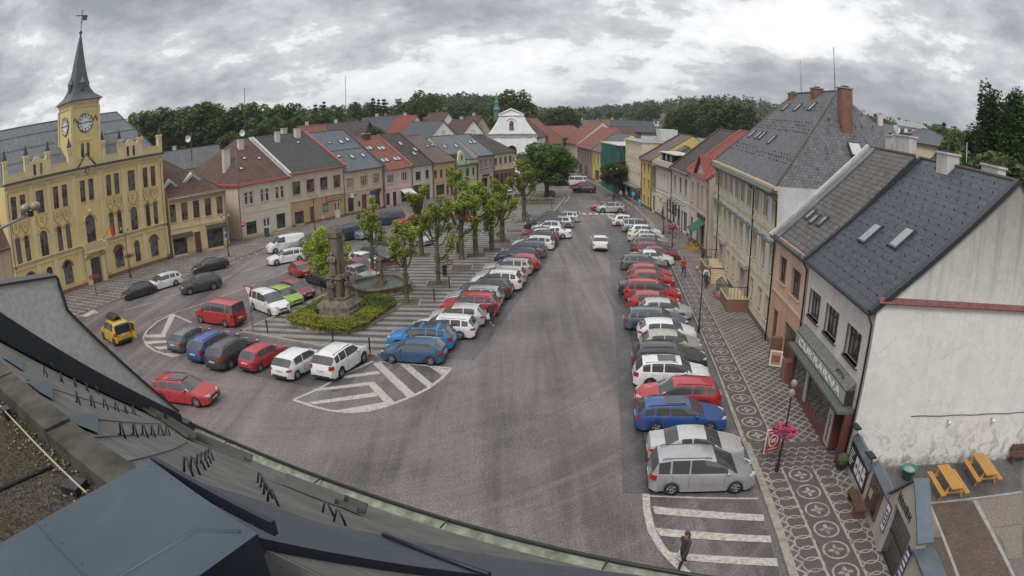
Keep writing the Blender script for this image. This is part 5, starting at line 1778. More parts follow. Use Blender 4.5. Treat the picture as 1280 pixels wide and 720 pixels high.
stairs(39.35 - 36.0, 39.35 - 32.6, 39.35 - 32.6, 1)
pk, prf, PL = house('rose_gable_house', (21.15, 72.6), (20.45, 62.5), 'grey rose stucco house with red pan roof, gabled dormer and green shop awning', 8.3, 6.5, 13.2, 'rose_grey', 'tile_redmetal',
     W([(8.75, 9.5, 4.7, 7.0), (6.2, 7.0, 4.7, 7.1), (4.2, 5.0, 4.7, 7.1), (1.5, 2.3, 4.7, 6.9)][::-1], '2T', 'w_brown'), trim='rose_grey', cornice=True, course=4.0, lower='stucco', plinth='dark_stone', gut='red_sheet', verge_l='red_sheet', verge_r='red_sheet',
     shops=[(1.0, 2.4, 0.5, 2.8), (6.6, 8.3, 0.5, 2.8)], doors=[(4.3, 5.3, 0.15, 2.8)], pipe=(10.0,), depth=13)
b = MB()
b.extr([(4.2, 8.3), (9.4, 8.3), (6.8, 10.2)], ((0, -0.1, 0), (1, 0, 0)), (0, 0, 1), (0, 0.4, 0), 0)
slope(b, [(9.7, -0.45, 8.25), (9.7, 4.0, 8.25 + 0.0), (6.8, 3.0, 10.45), (6.8, -0.45, 10.45)], 1, 0.1)
slope(b, [(3.9, 4.0, 8.25), (3.9, -0.45, 8.25), (6.8, -0.45, 10.45), (6.8, 3.0, 10.45)], 1, 0.1)
b.build('gabled_dormer', [M['rose_grey'], M['tile_redmetal']], prf)
awning(pk, 5.6, 8.6, 3.2, 1.4, 0.9, 'awning_green')
b = MB()
b.bb(9.75, 10.1, -0.1, 0, 0.15, 8.2)
b.bb(4.9, 8.5, -0.12, 0, 3.35, 3.8, 1)
b.build('stucco_ornament', [M['tan'], M['w_dark']], pk)
dk, drf, DL = house('dark_tile_house', (21.35, 82), (21.15, 72.65), 'pale stucco house with dark brown tile roof and black awnings', 7.7, 6.8, 13.0, 'stucco', 'tile_dark',
     W([(1.3, 2.4, 4.9, 6.8), (4.2, 5.5, 4.9, 6.8), (7.0, 8.2, 4.9, 6.8)], '2T', 'w_brown'), trim='stucco', cornice=True, course=3.9, lower='white_wall', plinth='dark_stone', verge_l='gutter', pipe=(0.1,), depth=13.6,
     shops=[(0.8, 2.4, 0.4, 2.8), (3.2, 5.0, 0.4, 2.8), (6.6, 8.6, 0.4, 2.8)], doors=[(5.4, 6.3, 0.15, 2.7)])
for k in range(5):
 b = MB()
 u = 1.0 + k * 1.6
 b.bb(u, u + 0.35, -0.9, -0.75, 2.0, 3.6)
 b.bb(u + 0.15, u + 0.2, -0.8, 0, 3.5, 3.55)
 b.build('folded_awning', M['black'], dk)
ok_, orf, OL = house('ornate_house', (20.95, 89.6), (21.35, 82.05), 'ornate cream stucco house with mansard roof and dormers', 7.3, 5.0, 9.8, 'stucco', 'tile_dark',
      W([(0.7 + k * 1.55, 1.5 + k * 1.55, 4.2, 6.3) for k in range(4)] + [(0.8, 1.6, 1.0, 3.0), (2.6, 3.4, 1.0, 3.0)], '2T', 'w_white'), trim='white_wall', cornice=True, course=3.6, lower='pale_cream', plinth='dark_stone', depth=11,
      doors=[(5.2, 6.2, 0.1, 2.6)])
b = MB()
for u in (1.2, 3.4, 5.6):
 b.bb(u - 0.5, u + 0.5, 0.5, 2.6, 7.6, 9.2, 0)
 b.bb(u - 0.35, u + 0.35, 0.45, 0.5, 7.9, 8.95, 1)
b.bb(-0.1, 7.6, 0.4, 3.4, 9.2, 9.35, 2)
b.bb(0, 7.5, -0.25, 0.1, 7.4, 8.2, 3)
b.build('mansard_dormer', [M['tile_dark'], M['glass'], M['white_sheet'], M['stucco']], orf)
house('grey_narrow_house', (20.88, 92.0), (20.95, 89.65), 'very narrow grey house squeezed between the ornate and the yellow house', 7.2, 5.0, 10.0, 'grey_brown', 'slate',
  W([(0.4, 1.0, 4.4, 6.2), (1.3, 1.9, 4.4, 6.2)], 'T', 'w_brown'), trim='grey_brown', course=3.4, lower='stucco', plinth='dark_stone', depth=10, shops=[(0.5, 1.8, 0.4, 2.6)])
house('yellow_house', (20.55, 98.0), (20.86, 92.05), 'plain yellow three storey house with brown roof on the right side of the street', 7.8, 6.5, 11.6, 'bright_yellow', 'tile_greybrown',
  [(a_, a_ + 1.0, z_, z_ + 1.35, '2', 'w_brown') for z_ in (0.7, 3.3, 5.7) for a_ in (1.2, 3.6)], trim='bright_yellow', depth=13, plinth='dark_stone', pipe=(0.06, 5.8), verge_l='gutter')
t = thing('modern_block', (19.95, 109.2, 0), 'cream flat roofed four storey block with rows of narrow windows and green shop front', 'building', atan2(98.05 - 109.2, 20.55 - 19.95))
ML = hypot(109.2 - 98.05, 0.6)
wm = [(0.6 + c * 1.42, 1.35 + c * 1.42, z_, z_ + 1.35) for z_ in (3.6, 5.9, 8.25) for c in range(8)]
b = MB()
wall_grid(b, 0, ML, 0, 10.1, wm + [(0.4, 4.8, 0.3, 2.3), (5.6, 10.4, 0.3, 2.3)], 0, 0.15, None, 3)
for u in (0, ML):
 b.face([(u, 0, 0), (u, 12, 0), (u, 12, 10.1), (u, 0, 10.1)])
b.face([(0, 12, 0), (ML, 12, 0), (ML, 12, 10.1), (0, 12, 10.1)])
b.bb(-0.1, ML + 0.1, -1.2, 0, 2.75, 2.95, 2)
b.bb(0.0, ML, -0.9, -0.02, 2.4, 2.75, 4)
b.build('wall', [M['pale_cream'], M['sand'], M['zinc'], M['dark_room'], M['sign_green']], t)
for w in wm:
 put_window(t, (w[0] + w[1]) / 2, w[2], w[1] - w[0], w[3] - w[2], '2', 'w_white')
for a_, b_ in ((0.4, 4.8), (5.6, 10.4)):
 put_window(t, (a_ + b_) / 2, 0.3, b_ - a_, 2.0, 'S', 'w_dark', name='shop_window')
b = MB()
b.bb(-0.2, ML + 0.2, -0.2, 12.2, 10.1, 10.3, 0)
b.bb(0.2, ML - 0.2, 0.2, 11.8, 10.3, 10.33, 1)
b.bb(2, 5, 5, 8, 10.33, 12.2, 0)
b.build('roof', [M['white_sheet'], M['zinc']], t)
t = thing('scaffolded_house', (18.75, 124.6, 0), 'house wrapped in dark green scaffold netting', 'house', atan2(110.5 - 124.6, 19.9 - 18.75))
b = MB()
b.bb(0, 14, 0.6, 10, 0, 8.2, 0)
b.build('wall', M['stucco'], t)
b = MB()
n = 40
for i in range(n):
 for j in range(8):
  f = lambda i, j: (14.2 * i / n - 0.1, -0.9 + 0.16 * sin(i * 1.3 + j) + 0.08 * sin(i * 3.1), 8.7 * j / 8)
  b.face([f(i, j), f(i + 1, j), f(i + 1, j + 1), f(i, j + 1)], 0, None, True)
for i in range(8):
 for j in range(8):
  f = lambda i, j: (14.15 + 0.1 * sin(i * 1.7 + j), -0.9 + 1.6 * i / 8, 8.7 * j / 8)
  b.face([f(i, j), f(i + 1, j), f(i + 1, j + 1), f(i, j + 1)], 0, None, True)
b.build('scaffold_net', M['net_green'], t)
b = MB()
for i in range(8):
 x = i * 2
 b.tube([(x, -0.6, 0), (x, -0.6, 9.2)], 0.03, 5)
 for z in (2.2, 4.4, 6.6, 8.6):
  b.tube([(x, -0.6, z), (x, 0.6, z)], 0.03, 5)
for z in (2.2, 4.4, 6.6, 8.6):
 b.tube([(0, -0.6, z), (14, -0.6, z)], 0.03, 5)
b.build('scaffold', M['zinc'], t)
b = MB()
b.bb(-0.3, 14.3, -1.0, 10.2, 8.85, 9.0)
b.build('roof', M['white_sheet'], t)
house('far_yellow_house', (17.5, 135.2), (18.75, 124.8), 'pale yellow house beyond the green scaffold netting', 6.8, 5.5, 10.4, 'bright_yellow', 'slate',
  W([(0.9 + k * 3.1, 2.1 + k * 3.1, 3.9, 5.5) for k in range(3)] + [(7.4, 8.4, 0.8, 2.6)], '2T', 'w_brown'), trim='bright_yellow', plinth='dark_stone', shops=[(2.0, 5.4, 0.4, 2.6)])
house('far_brown_house', (15.9, 151), (17.45, 135.6), 'grey brown house with red tile roof at the far bend of the street', 6.9, 6.0, 11.2, 'grey_brown', 'tile_red',
  W([(0.8 + k * 2.5, 1.9 + k * 2.5, 3.9, 5.6) for k in range(6)], '2T', 'w_brown'), trim='grey_brown', plinth='dark_stone', shops=[(2, 5, 0.4, 2.6), (8, 11, 0.4, 2.6)])
house('far_red_house', (14.2, 168), (15.8, 151.6), 'house with weathered red roof farthest along the right side of the street', 7.2, 6.5, 12.5, 'stucco', 'tile_red',
  W([(0.8 + k * 2.5, 1.9 + k * 2.5, 3.9, 5.6) for k in range(6)], '2T', 'w_brown'), trim='stucco')
g0, g1 = at_d(703, 210, 166), at_d(724, 206, 176)
house('closing_house', (g0.x, g0.y), (g1.x + 3, g1.y), 'grey brown three storey house closing the far end of the street', 8.2, 5.5, 11.0, 'grey_brown', 'tile_red',
  [(0.7 + k * 1.75, 1.6 + k * 1.75, z_, z_ + 1.5, '2T', 'w_brown') for z_ in (1.0, 3.6, 6.1) for k in range(4)], trim='grey_brown', cornice=True)
g0, g1 = at_d(664, 205, 152), at_d(703, 210, 158)
house('orange_roof_house', (g0.x, g0.y), (g1.x, g1.y), 'yellow house with long orange tile roof behind the large round tree', 7.2, 6.5, 13.2, 'bright_yellow', 'tile_red',
  W([(0.8 + k * 1.9, 1.8 + k * 1.9, 3.9, 5.6) for k in range(3)], '2T', 'w_brown'), trim='bright_yellow', hipl=0, hipr=3.0)
# ------------------------------------------------------------------ houses on the slope behind
def seat(px, py, h, d0, d1):
 """the distance along a line of sight at which something h tall, its top seen at the pixel, stands on the terrain"""
 best = None
 n = 60
 for i in range(n + 1):
  d = d0 + (d1 - d0) * i / n
  p = at_d(px, py, d)
  e = abs(p.z - h - terrain(p.x, p.y))
  if best is None or e < best[0]:
   best = (e, d, p)
 return best
M['far_red'] = M['tile_red']
FAR = [
 (231, 187, 14, 8.5, 95, 125, 'slate', 'church_white', 8, 'white house with long grey slate roof and dormers behind the orange cream shop house'),
 (476, 146, 12, 10.5, 150, 185, 'slate_dk', 'stucco', -30, 'house with dark grey roof below the tall spruces'),
 (489, 145, 11, 10.5, 165, 195, 'tile_red', 'salmon', 10, 'salmon house with faded red roof beside the one with the dark grey roof'),
 (508, 145, 9, 10.5, 145, 175, 'tile_redmetal', 'church_white', -52, 'white gabled house with bright red roof on the slope'),
 (548, 141, 10, 11.0, 160, 190, 'tile_brown', 'church_white', -55, 'white gabled house with brown roof, highest of the slope houses'),
 (534, 152, 12, 9.0, 142, 158, 'slate_dk', 'church_white', -50, 'low white house with dark roof under the brown roofed gable house'),
 (578, 150, 10, 9.5, 145, 165, 'tile_brown', 'church_white', -58, 'white house with dark brown roof and red porch roof left of the church'),
 (593, 145, 8, 10, 170, 195, 'tile_brown', 'sand', -58, 'orange gabled house half hidden by trees left of the church turret'),
 (428, 154, 13, 8.5, 128, 150, 'tile_dark', 'dark_stone', -20, 'low barn with mossy dark roof above the metal roof house'),
 (389, 157, 6, 7.0, 125, 140, 'tile_red', 'sand', 10, 'small hut with orange roof among the trees above the felt roof house'),
 (768, 150, 12, 9.0, 230, 270, 'tile_red', 'sand', -40, 'house with orange roof above the far end of the street'),
 (790, 151, 15, 9.0, 225, 250, 'slate_dk', 'grey_brown', 0, 'long house with black roof and white gable window'),
 (832, 142, 14, 9.0, 270, 330, 'tile_greybrown', 'church_white', 5, 'pale flat gabled house alone on the wooded hill'),
 (757, 158, 18, 9.0, 195, 215, 'tile_brown', 'rose_grey', 15, 'row house with brown roof and small white dormers beyond the street'),
 (744, 166, 13, 11.0, 172, 190, 'tile_red', 'grey_brown', -8, 'house with red hipped roof at the far bend, behind the brown house'),
 (728, 164, 12, 10.5, 185, 205, 'tile_red', 'stucco', 12, 'red roofed house left of the hipped one at the far bend'),
 (664, 142, 18, 9, 240, 280, 'slate_dk', 'grey_brown', 8, 'low dark house behind the tall tree right of the church'),
 (733, 150, 13, 8.5, 270, 310, 'slate', 'church_white', 5, 'grey roofed house by the long white hall'),
 (857, 172, 15, 12.5, 110, 140, 'zinc', 'stucco', 5, 'flat grey attic box above the dark tiled house'),
]
for (px, py, w, rh, d0, d1, rm, wm_, turn, lab) in FAR:
 e, d, p = seat(px, py, rh, d0, d1)
 a = atan2(p.x, p.y)
 rt = -a + radians(turn)
 dx, dy = cos(rt), sin(rt)
 ey = rh * 0.60
 A_ = (p.x - dx * w / 2 + dy * w * 0.35, p.y - dy * w / 2 - dx * w * 0.35)
 B_ = (p.x + dx * w / 2 + dy * w * 0.35, p.y + dy * w / 2 - dx * w * 0.35)
 zb = p.z - rh
 ww = [(1.0 + k * (w - 2) / 3, 2.2 + k * (w - 2) / 3, ey - 2.1, ey - 0.7, '2', 'w_brown') for k in range(3)]
 t, rf, _ = house('hill_house', A_, B_, lab, ey, w * 0.35, rh, wm_, rm, ww, ov=0.4, os_=0.3, z0=zb, pipe=None)
 chimney(rf, w * 0.35, w * 0.42, 0.7, 0.6, rh - 1.5, rh + 0.9, 'brick' if len(lab) % 2 else 'chim_render')
 m_ = MB()
 m_.bb(0.02, w - 0.02, 0.02, w * 0.7 - 0.02, -4, 0.0)
 m_.build('base', M['concrete'], t)
 for u, sgn in ((0.0, -1), (w, 1)):
  put_window(t, u + sgn * 0.03, rh * 0.60, 1.1, 1.2, '2', 'w_brown', False, w * 0.35).rotation_euler = (0, 0, -pi / 2 if sgn < 0 else pi / 2)
p = at_d(748, 148.5, 420)
b = MB()
b.box((0, 0, -2), (52, 14, 8), 0)
b.box((0, 0, 2.15), (53, 15, 0.3), 1)
o = b.build('industrial_hall', [M['church_white'], M['white_sheet']])
o.location = (p.x, p.y, p.z - 2.2)
o.rotation_euler = (0, 0, -atan2(p.x, p.y))
tag(o, 'very long low white hall in the distance beyond the town', 'hall')
for (px, py, w, d, ht, pxs, lab, turn, rm) in ((1110, 156, 20, 13, 13, 112, 'long cream building with dormers behind the school roof', 14, 'slate'),
           (1158, 162, 13, 12, 12, 100, 'cream building with pyramid slate roof beside a spruce', 14, 'slate_dk')):
 p = at_d(px, py, pxs)
 rt = -atan2(p.x, p.y) + radians(turn)
 dx, dy = cos(rt), sin(rt)
 A_ = (p.x - dx * w / 2 + dy * d / 2, p.y - dy * w / 2 - dx * d / 2)
 B_ = (p.x + dx * w / 2 + dy * d / 2, p.y + dy * w / 2 - dx * d / 2)
 ey = p.z - 2.1
 hp = 5.8 if w < 15 else 3
 ww = [(0.9 + k * 1.9, 1.8 + k * 1.9, z_, z_ + 1.5, '2T', 'w_white') for k in range(int((w - 1.5) / 1.9)) for z_ in (ey - 1.9, ey - 4.6)] if w > 15 else ()
 t, rf, _ = house('manor_building', A_, B_, lab, ey, d / 2, p.z, 'pale_cream', rm, ww, ov=0.5, cornice=True, hipl=hp, hipr=hp, trim='trim_yellow' if w > 15 else None)
 if w > 15:
  chimney(rf, 8.2, d / 2 - 1, 0.9, 0.9, p.z - 2, p.z + 1.6)
  chimney(rf, 5.2, d / 2, 0.7, 0.7, p.z - 2, p.z + 1.8)
  b = MB()
  b.bb(10.5, 16.5, 0.6, 4, ey, ey + 2.2, 0)
  slope(b, [(10.3, 0.3, ey + 2.15), (16.7, 0.3, ey + 2.15), (16.2, 4.2, ey + 3.2), (10.8, 4.2, ey + 3.2)], 1, 0.1)
  for k in range(4):
   b.bb(10.9 + k * 1.4, 11.7 + k * 1.4, 0.56, 0.6, ey + 0.5, ey + 1.8, 2)
  b.build('dormer', [M['church_white'], M['zinc'], M['glass']], rf)
# ------------------------------------------------------------------ cars
M['tyre'] = plain('tyre_rubber', (0.018, 0.018, 0.019), 0.85)
M['rim'] = plain('alloy_rim', (0.42, 0.42, 0.43), 0.35, 0.7)
M['rim_dark'] = plain('dark_rim', (0.06, 0.06, 0.065), 0.4, 0.5)
M['car_glass'] = NT('car_glass').out((0.06, 0.063, 0.067), 0.05, spec=1.0)
M['car_trim'] = plain('car_black_trim', (0.022, 0.022, 0.024), 0.6)
M['tail'] = plain('tail_lamp', (0.32, 0.012, 0.015), 0.25)
M['head'] = NT('head_lamp').out((0.52, 0.54, 0.56), 0.12, 0.3)
M['plate'] = plain('number_plate', (0.70, 0.69, 0.66), 0.5, var=0.03)
def paint(name, c, metal=0.0, rough=0.28):
 t = NT('car_paint_' + name)
 w = t.pos('World')
 n = t.noise(w, 3.5, 5, 0.65)
 dirt = t.ramp(n, [(0.45, 0.0), (0.8, 1.0)])
 col = t.mix(t.math('MULTIPLY', dirt, 0.28), c, (0.16, 0.15, 0.14))
 m = t.out(col, t.ramp(n, [(0.3, rough), (0.8, rough + 0.2)]), metal, 0.5)
 t.b.inputs['Coat Weight'].default_value = 0.6
 t.b.inputs['Coat Roughness'].default_value = 0.12
 return m
PAINT = {
 'white': paint('white', (0.74, 0.74, 0.73)), 'silver': paint('silver', (0.46, 0.47, 0.48), 0.55), 'pale silver': paint('pale_silver', (0.56, 0.56, 0.545), 0.4),
 'beige': paint('beige', (0.47, 0.445, 0.40), 0.4), 'red': paint('red', (0.42, 0.020, 0.028)), 'dark red': paint('dark_red', (0.24, 0.012, 0.03)),
 'blue': paint('blue', (0.016, 0.070, 0.25)), 'mid blue': paint('mid_blue', (0.03, 0.095, 0.19), 0.25), 'bright blue': paint('bright_blue', (0.015, 0.20, 0.46)),
 'black': paint('black', (0.018, 0.018, 0.020)), 'dark grey': paint('dark_grey', (0.055, 0.057, 0.06), 0.3), 'grey': paint('grey', (0.15, 0.16, 0.165), 0.4),
 'blue grey': paint('blue_grey', (0.12, 0.15, 0.19), 0.4), 'navy': paint('navy', (0.014, 0.022, 0.075)), 'green': paint('green', (0.25, 0.42, 0.03)),
 'yellow': paint('yellow', (0.52, 0.34, 0.015)), 'cream': paint('cream', (0.60, 0.56, 0.44)), 'light blue': paint('light_blue', (0.22, 0.30, 0.40), 0.3),
}
CARS = {
 'hatch': dict(L=4.15, W=1.76, H=1.46, wb=2.55, fo=0.82, r=0.31, belt=0.93, prof=[(0, .46), (.05, .66), (.35, .78), (1.02, .95), (1.75, 1.40), (2.35, 1.46), (3.1, 1.44), (3.62, 1.35), (4.02, .97), (4.13, .78), (4.15, .48)], cowl=1.02, rs=1.75, re=3.62, tg=4.02),
 'estate': dict(L=4.72, W=1.83, H=1.48, wb=2.75, fo=0.92, r=0.33, belt=0.95, prof=[(0, .46), (.05, .66), (.4, .79), (1.25, .97), (2.0, 1.42), (2.6, 1.48), (3.6, 1.46), (4.28, 1.36), (4.62, .98), (4.70, .78), (4.72, .48)], cowl=1.25, rs=2.0, re=4.28, tg=4.62),
 'sedan': dict(L=4.6, W=1.78, H=1.43, wb=2.65, fo=0.88, r=0.32, belt=0.94, prof=[(0, .46), (.05, .66), (.4, .78), (1.2, .95), (1.95, 1.38), (2.45, 1.43), (3.0, 1.40), (3.25, 1.35), (3.85, 1.02), (4.5, .98), (4.58, .82), (4.6, .48)], cowl=1.2, rs=1.95, re=3.25, tg=3.85),
 'suv': dict(L=4.55, W=1.86, H=1.66, wb=2.67, fo=0.88, r=0.36, belt=1.08, prof=[(0, .52), (.05, .78), (.35, .92), (1.15, 1.08), (1.8, 1.58), (2.4, 1.66), (3.5, 1.63), (4.05, 1.52), (4.42, 1.1), (4.52, .88), (4.55, .55)], cowl=1.15, rs=1.8, re=4.05, tg=4.42),
 'minivan': dict(L=4.75, W=1.84, H=1.74, wb=2.85, fo=0.93, r=0.33, belt=1.05, prof=[(0, .46), (.05, .70), (.35, .86), (.95, 1.06), (1.95, 1.63), (2.5, 1.74), (3.8, 1.72), (4.42, 1.62), (4.66, 1.1), (4.73, .82), (4.75, .5)], cowl=.95, rs=1.95, re=4.42, tg=4.66),
 'van': dict(L=5.05, W=1.94, H=1.95, wb=3.1, fo=0.95, r=0.34, belt=1.18, prof=[(0, .5), (.05, .80), (.3, .98), (.85, 1.18), (1.65, 1.86), (2.2, 1.95), (4.2, 1.95), (4.86, 1.88), (4.98, 1.2), (5.03, .9), (5.05, .55)], cowl=.85, rs=1.65, re=4.86, tg=4.98),
 'old_hatch': dict(L=3.85, W=1.62, H=1.42, wb=2.45, fo=0.72, r=0.29, belt=0.90, prof=[(0, .44), (.04, .66), (.3, .76), (.98, .90), (1.55, 1.36), (2.1, 1.42), (2.9, 1.40), (3.3, 1.34), (3.72, .93), (3.83, .78), (3.85, .46)], cowl=.98, rs=1.55, re=3.3, tg=3.72),
 'micro': dict(L=3.5, W=1.60, H=1.58, wb=2.33, fo=0.65, r=0.29, belt=0.98, prof=[(0, .46), (.05, .72), (.3, .84), (.85, .99), (1.45, 1.52), (2.0, 1.58), (2.9, 1.56), (3.25, 1.48), (3.42, 1.0), (3.48, .8), (3.5, .5)], cowl=.85, rs=1.45, re=3.25, tg=3.42),
}
CARMESH = {}
def interp(prof, x):
 if x <= prof[0][0]:
  return prof[0][1]
 for (x0, z0), (x1, z1) in zip(prof, prof[1:]):
  if x <= x1:
   t = (x - x0) / (x1 - x0)
   return z0 + (z1 - z0) * t
 return prof[-1][1]
def car_mesh(kind, panel_van=False):
 key = (kind, panel_van)
 if key in CARMESH:
  return CARMESH[key]
 c = CARS[kind]
 L, Wd, H, r = c['L'], c['W'], c['H'], c['r']
 xf, xr = c['fo'], c['fo'] + c['wb']
 zb = 0.165 if kind != 'suv' else 0.22
 ra = r + 0.06
 st = [p[0] for p in c['prof']]
 for xw in (xf, xr):
  st += [xw + ra * k for k in (-1, -.8, -.5, -.15, .15, .5, .8, 1)]
 cab0, cab1 = c['rs'], c['re']
 xB = cab0 + (cab1 - cab0) * (0.40 if kind != 'van' else 0.18) + 0.12
 xC = cab0 + (cab1 - cab0) * (0.78 if kind in ('estate', 'suv', 'minivan', 'van') else 0.92)
 st += [xB - .035, xB + .035, xC - .045, xC + .045, c['cowl'] + 0.45 * (c['rs'] - c['cowl']), c['re'] - 0.02, (c['re'] + c['tg']) / 2, L * .5]
 st = sorted(set(round(x, 3) for x in st if 0 <= x <= L))
 s2 = [st[0]]
 for x in st[1:]:
  if x - s2[-1] > 0.018:
   s2.append(x)
 s2[-1] = L
 st = s2
 belt = c['belt']
 half = Wd / 2
 def plan(x):
  t0 = min(1, max(0, x / 0.55))
  t1 = min(1, max(0, (L - x) / 0.5))
  return (0.76 + 0.24 * sin(t0 * pi / 2)) * (0.80 + 0.20 * sin(t1 * pi / 2))
 rows = []
 for x in st:
  w = half * plan(x)
  zc = interp(c['prof'], x)
  zlow = zb + 0.10 * max(0, 1 - x / 0.3) + 0.12 * max(0, 1 - (L - x) / 0.3)
  arch = zlow
  for xw in (xf, xr):
   dx = abs(x - xw)
   if dx < ra:
    arch = max(arch, r + sqrt(ra * ra - dx * dx))
  bz = min(belt + 0.04 * (x / L), zc - 0.035)
  cab = (zc - bz) / max(0.01, (H - belt))
  cab = min(1, max(0, cab))
  tum = 1 - 0.20 * cab
  mid = max(arch + 0.02, min(0.58 + 0.05 * (x / L), bz - 0.05))
  wroof = w * tum
  pts = [(0, zlow), (w * 0.86, zlow), (w * 0.965, max(zlow + 0.02, arch)), (w, mid), (w * 0.985, max(mid + 0.02, bz - 0.05)), (w * 0.95, bz),
    (w * (0.95 + tum * 0.97) / 2 + 0.012 * cab, bz + (zc - bz) * 0.52), (wroof * 0.965, zc - 0.03 - 0.035 * cab), (wroof * 0.80, zc - 0.008 - 0.01 * cab), (0, zc)]
  rows.append([(x, y, z) for y, z in pts])
 npt = len(rows[0])
 body, glass = MB(), MB()
 wind0, wind1 = c['cowl'], c['rs']
 for i in range(len(st) - 1):
  xm = (st[i] + st[i + 1]) / 2
  for j in range(npt - 1):
   for s in (1, -1):
    P = [rows[i][j], rows[i + 1][j], rows[i + 1][j + 1], rows[i][j + 1]]
    P = [(p[0], p[1] * s, p[2]) for p in P]
    if s < 0:
     P = P[::-1]
    isg = False
    if j in (5, 6) and wind0 + 0.45 * (wind1 - wind0) < xm < c['re'] - 0.03:
     pil = abs(xm - xB) < 0.03 or abs(xm - xC) < 0.042
     isg = not pil
     if xm > c['re'] - 0.12 and kind in ('sedan', 'hatch', 'old_hatch', 'micro'):
      isg = False
     if panel_van and xm > xB:
      isg = False
    if j in (7, 8) and (wind0 < xm < wind1 or (c['re'] < xm < c['tg'])):
     isg = True
    if j == 0:
     body.face(P, 1)
    else:
     (glass if isg else body).face(P, 0 if j > 1 or kind != 'suv' else 1)
 for q, rev in ((0, False), (len(st) - 1, True)):
  ring_ = [(p[0], p[1], p[2]) for p in rows[q]] + [(p[0], -p[1], p[2]) for p in reversed(rows[q][1:-1])]
  body.face(ring_[::-1] if rev else ring_, 0)
 for xw in (xf, xr):
  for s in (1, -1):
   body.lathe([(0.02, 0.0), (ra + 0.01, 0.0), (ra + 0.01, -0.25)], (xw, s * (half * 0.80) + (0.0 if s > 0 else 0.25), r), 14, 1, 'Y')
 body.bb(L * 0.1, L * 0.9, -half * 0.74, half * 0.74, 0.10, zb + 0.04, 1)  # dark box added low under the floor to deepen the contact shadow
 for xg in (wind0 + 0.55 * (wind1 - wind0), xB, xC - 0.1 if kind != 'van' else xC):
  w = half * plan(xg)
  for s in (1, -1):
   body.bb(xg - 0.006, xg + 0.006, s * (w - 0.02), s * (w + 0.003), 0.38, belt - 0.06, 1)
 for xh in (xB - 0.18, xC - 0.26):
  for s in (1, -1):
   body.bb(xh - 0.09, xh + 0.09, s * half * 0.97, s * (half + 0.012), belt - 0.14, belt - 0.11, 0)
 wn = half * plan(0.0)
 body.bb(-0.012, 0.05, -wn * 0.55, wn * 0.55, 0.50, 0.62, 1)
 body.bb(-0.012, 0.1, -wn * 0.8, wn * 0.8, 0.28, 0.38, 1)
 wt_ = half * plan(L)
 body.bb(L - 0.06, L + 0.012, -wt_ * 0.9, wt_ * 0.9, 0.26, 0.42, 1)
 if kind in ('estate', 'suv', 'minivan'):
  for s in (1, -1):
   y = s * half * 0.66
   x0, x1 = c['rs'] + 0.2, c['re'] - 0.15
   body.tube([(x0, y, interp(c['prof'], x0) - 0.01), (x0 + .1, y, interp(c['prof'], x0) + 0.05), (x1 - .1, y, interp(c['prof'], x1) + 0.05), (x1, y, interp(c['prof'], x1) - 0.01)], 0.018, 5, 1)
 me = body.mesh('body', [PAINT['white'], M['car_trim']], autosmooth=32)
 ge = glass.mesh('windows', [M['car_glass']], autosmooth=32)
 wm_ = MB()
 w2 = 0.105
 wm_.lathe([(r * 0.66, -w2), (r * 0.92, -w2), (r, -w2 * 0.6), (r, w2 * 0.6), (r * 0.92, w2), (r * 0.66, w2)], (0, 0, 0), 20, 0, 'Y')
 tm = wm_.mesh('wheel', [M['tyre']])
 rm = MB()
 rr = r * 0.67
 rm.lathe([(rr, -w2 * 0.9), (rr, w2 * 0.5), (rr * 0.9, w2 * 0.95), (rr * 0.86, w2 * 0.6)], (0, 0, 0), 20, 0, 'Y')
 rm.lathe([(rr * 0.88, w2 * 0.2), (0.0, w2 * 0.2)], (0, 0, 0), 20, 1, 'Y')
 rm.lathe([(0.0, w2 * 0.9), (rr * 0.22, w2 * 0.85), (rr * 0.24, w2 * 0.3)], (0, 0, 0), 10, 0, 'Y')
 for k in range(5):
  a = 2 * pi * k / 5
  for da in (-0.14, 0.14):
   p0, p1 = (rr * 0.15 * cos(a), 0, rr * 0.15 * sin(a)), (rr * 0.9 * cos(a + da), 0, rr * 0.9 * sin(a + da))
   rm.tube([(p0[0], w2 * 0.75, p0[2]), (p1[0], w2 * 0.8, p1[2])], rr * 0.075, 5, 0)
 ri = rm.mesh('rim', [M['rim'], M['car_trim']])
 def lamp(x0, x1, z0, z1, yi, yo, slope_=0.0):
  b = MB()
  n = 5
  f, g = [], []
  for k in range(n + 1):
   y = half * (yi + (yo - yi) * k / n)
   xx = x0 + (x1 - x0) * (k / n) ** 2.2
   f.append((xx, y, z0))
   g.append((xx + slope_, y * 0.99, z1))
  sg = -0.14 if x1 < x0 else 0.14
  bk = [(p[0] + sg, p[1] * 0.96, p[2]) for p in f]
  bg_ = [(p[0] + sg, p[1] * 0.96, p[2]) for p in g]
  for k in range(n):
   b.face([f[k], f[k + 1], g[k + 1], g[k]])
   b.face([g[k], g[k + 1], bg_[k + 1], bg_[k]])
   b.face([f[k], f[k + 1], bk[k + 1], bk[k]])
  b.face([f[n], bk[n], bg_[n], g[n]])
  b.face([f[0], bk[0], bg_[0], g[0]])
  return b
 hz = belt - 0.335
 hl = lamp(-0.006, 0.30, hz, hz + 0.12, 0.46, 0.865, 0.03).mesh('headlight', [M['head']])
 tz = belt - 0.16
 big = kind in ('van', 'minivan', 'suv', 'micro')
 tl = lamp(L + 0.012, L - 0.20, tz - (0.10 if big else 0.05), tz + (0.13 if big else 0.07), 0.68, 0.972, -0.04).mesh('tail_light', [M['tail']])
 pm = MB()
 pm.bb(-0.01, 0.01, -0.26, 0.26, -0.055, 0.055, 0)
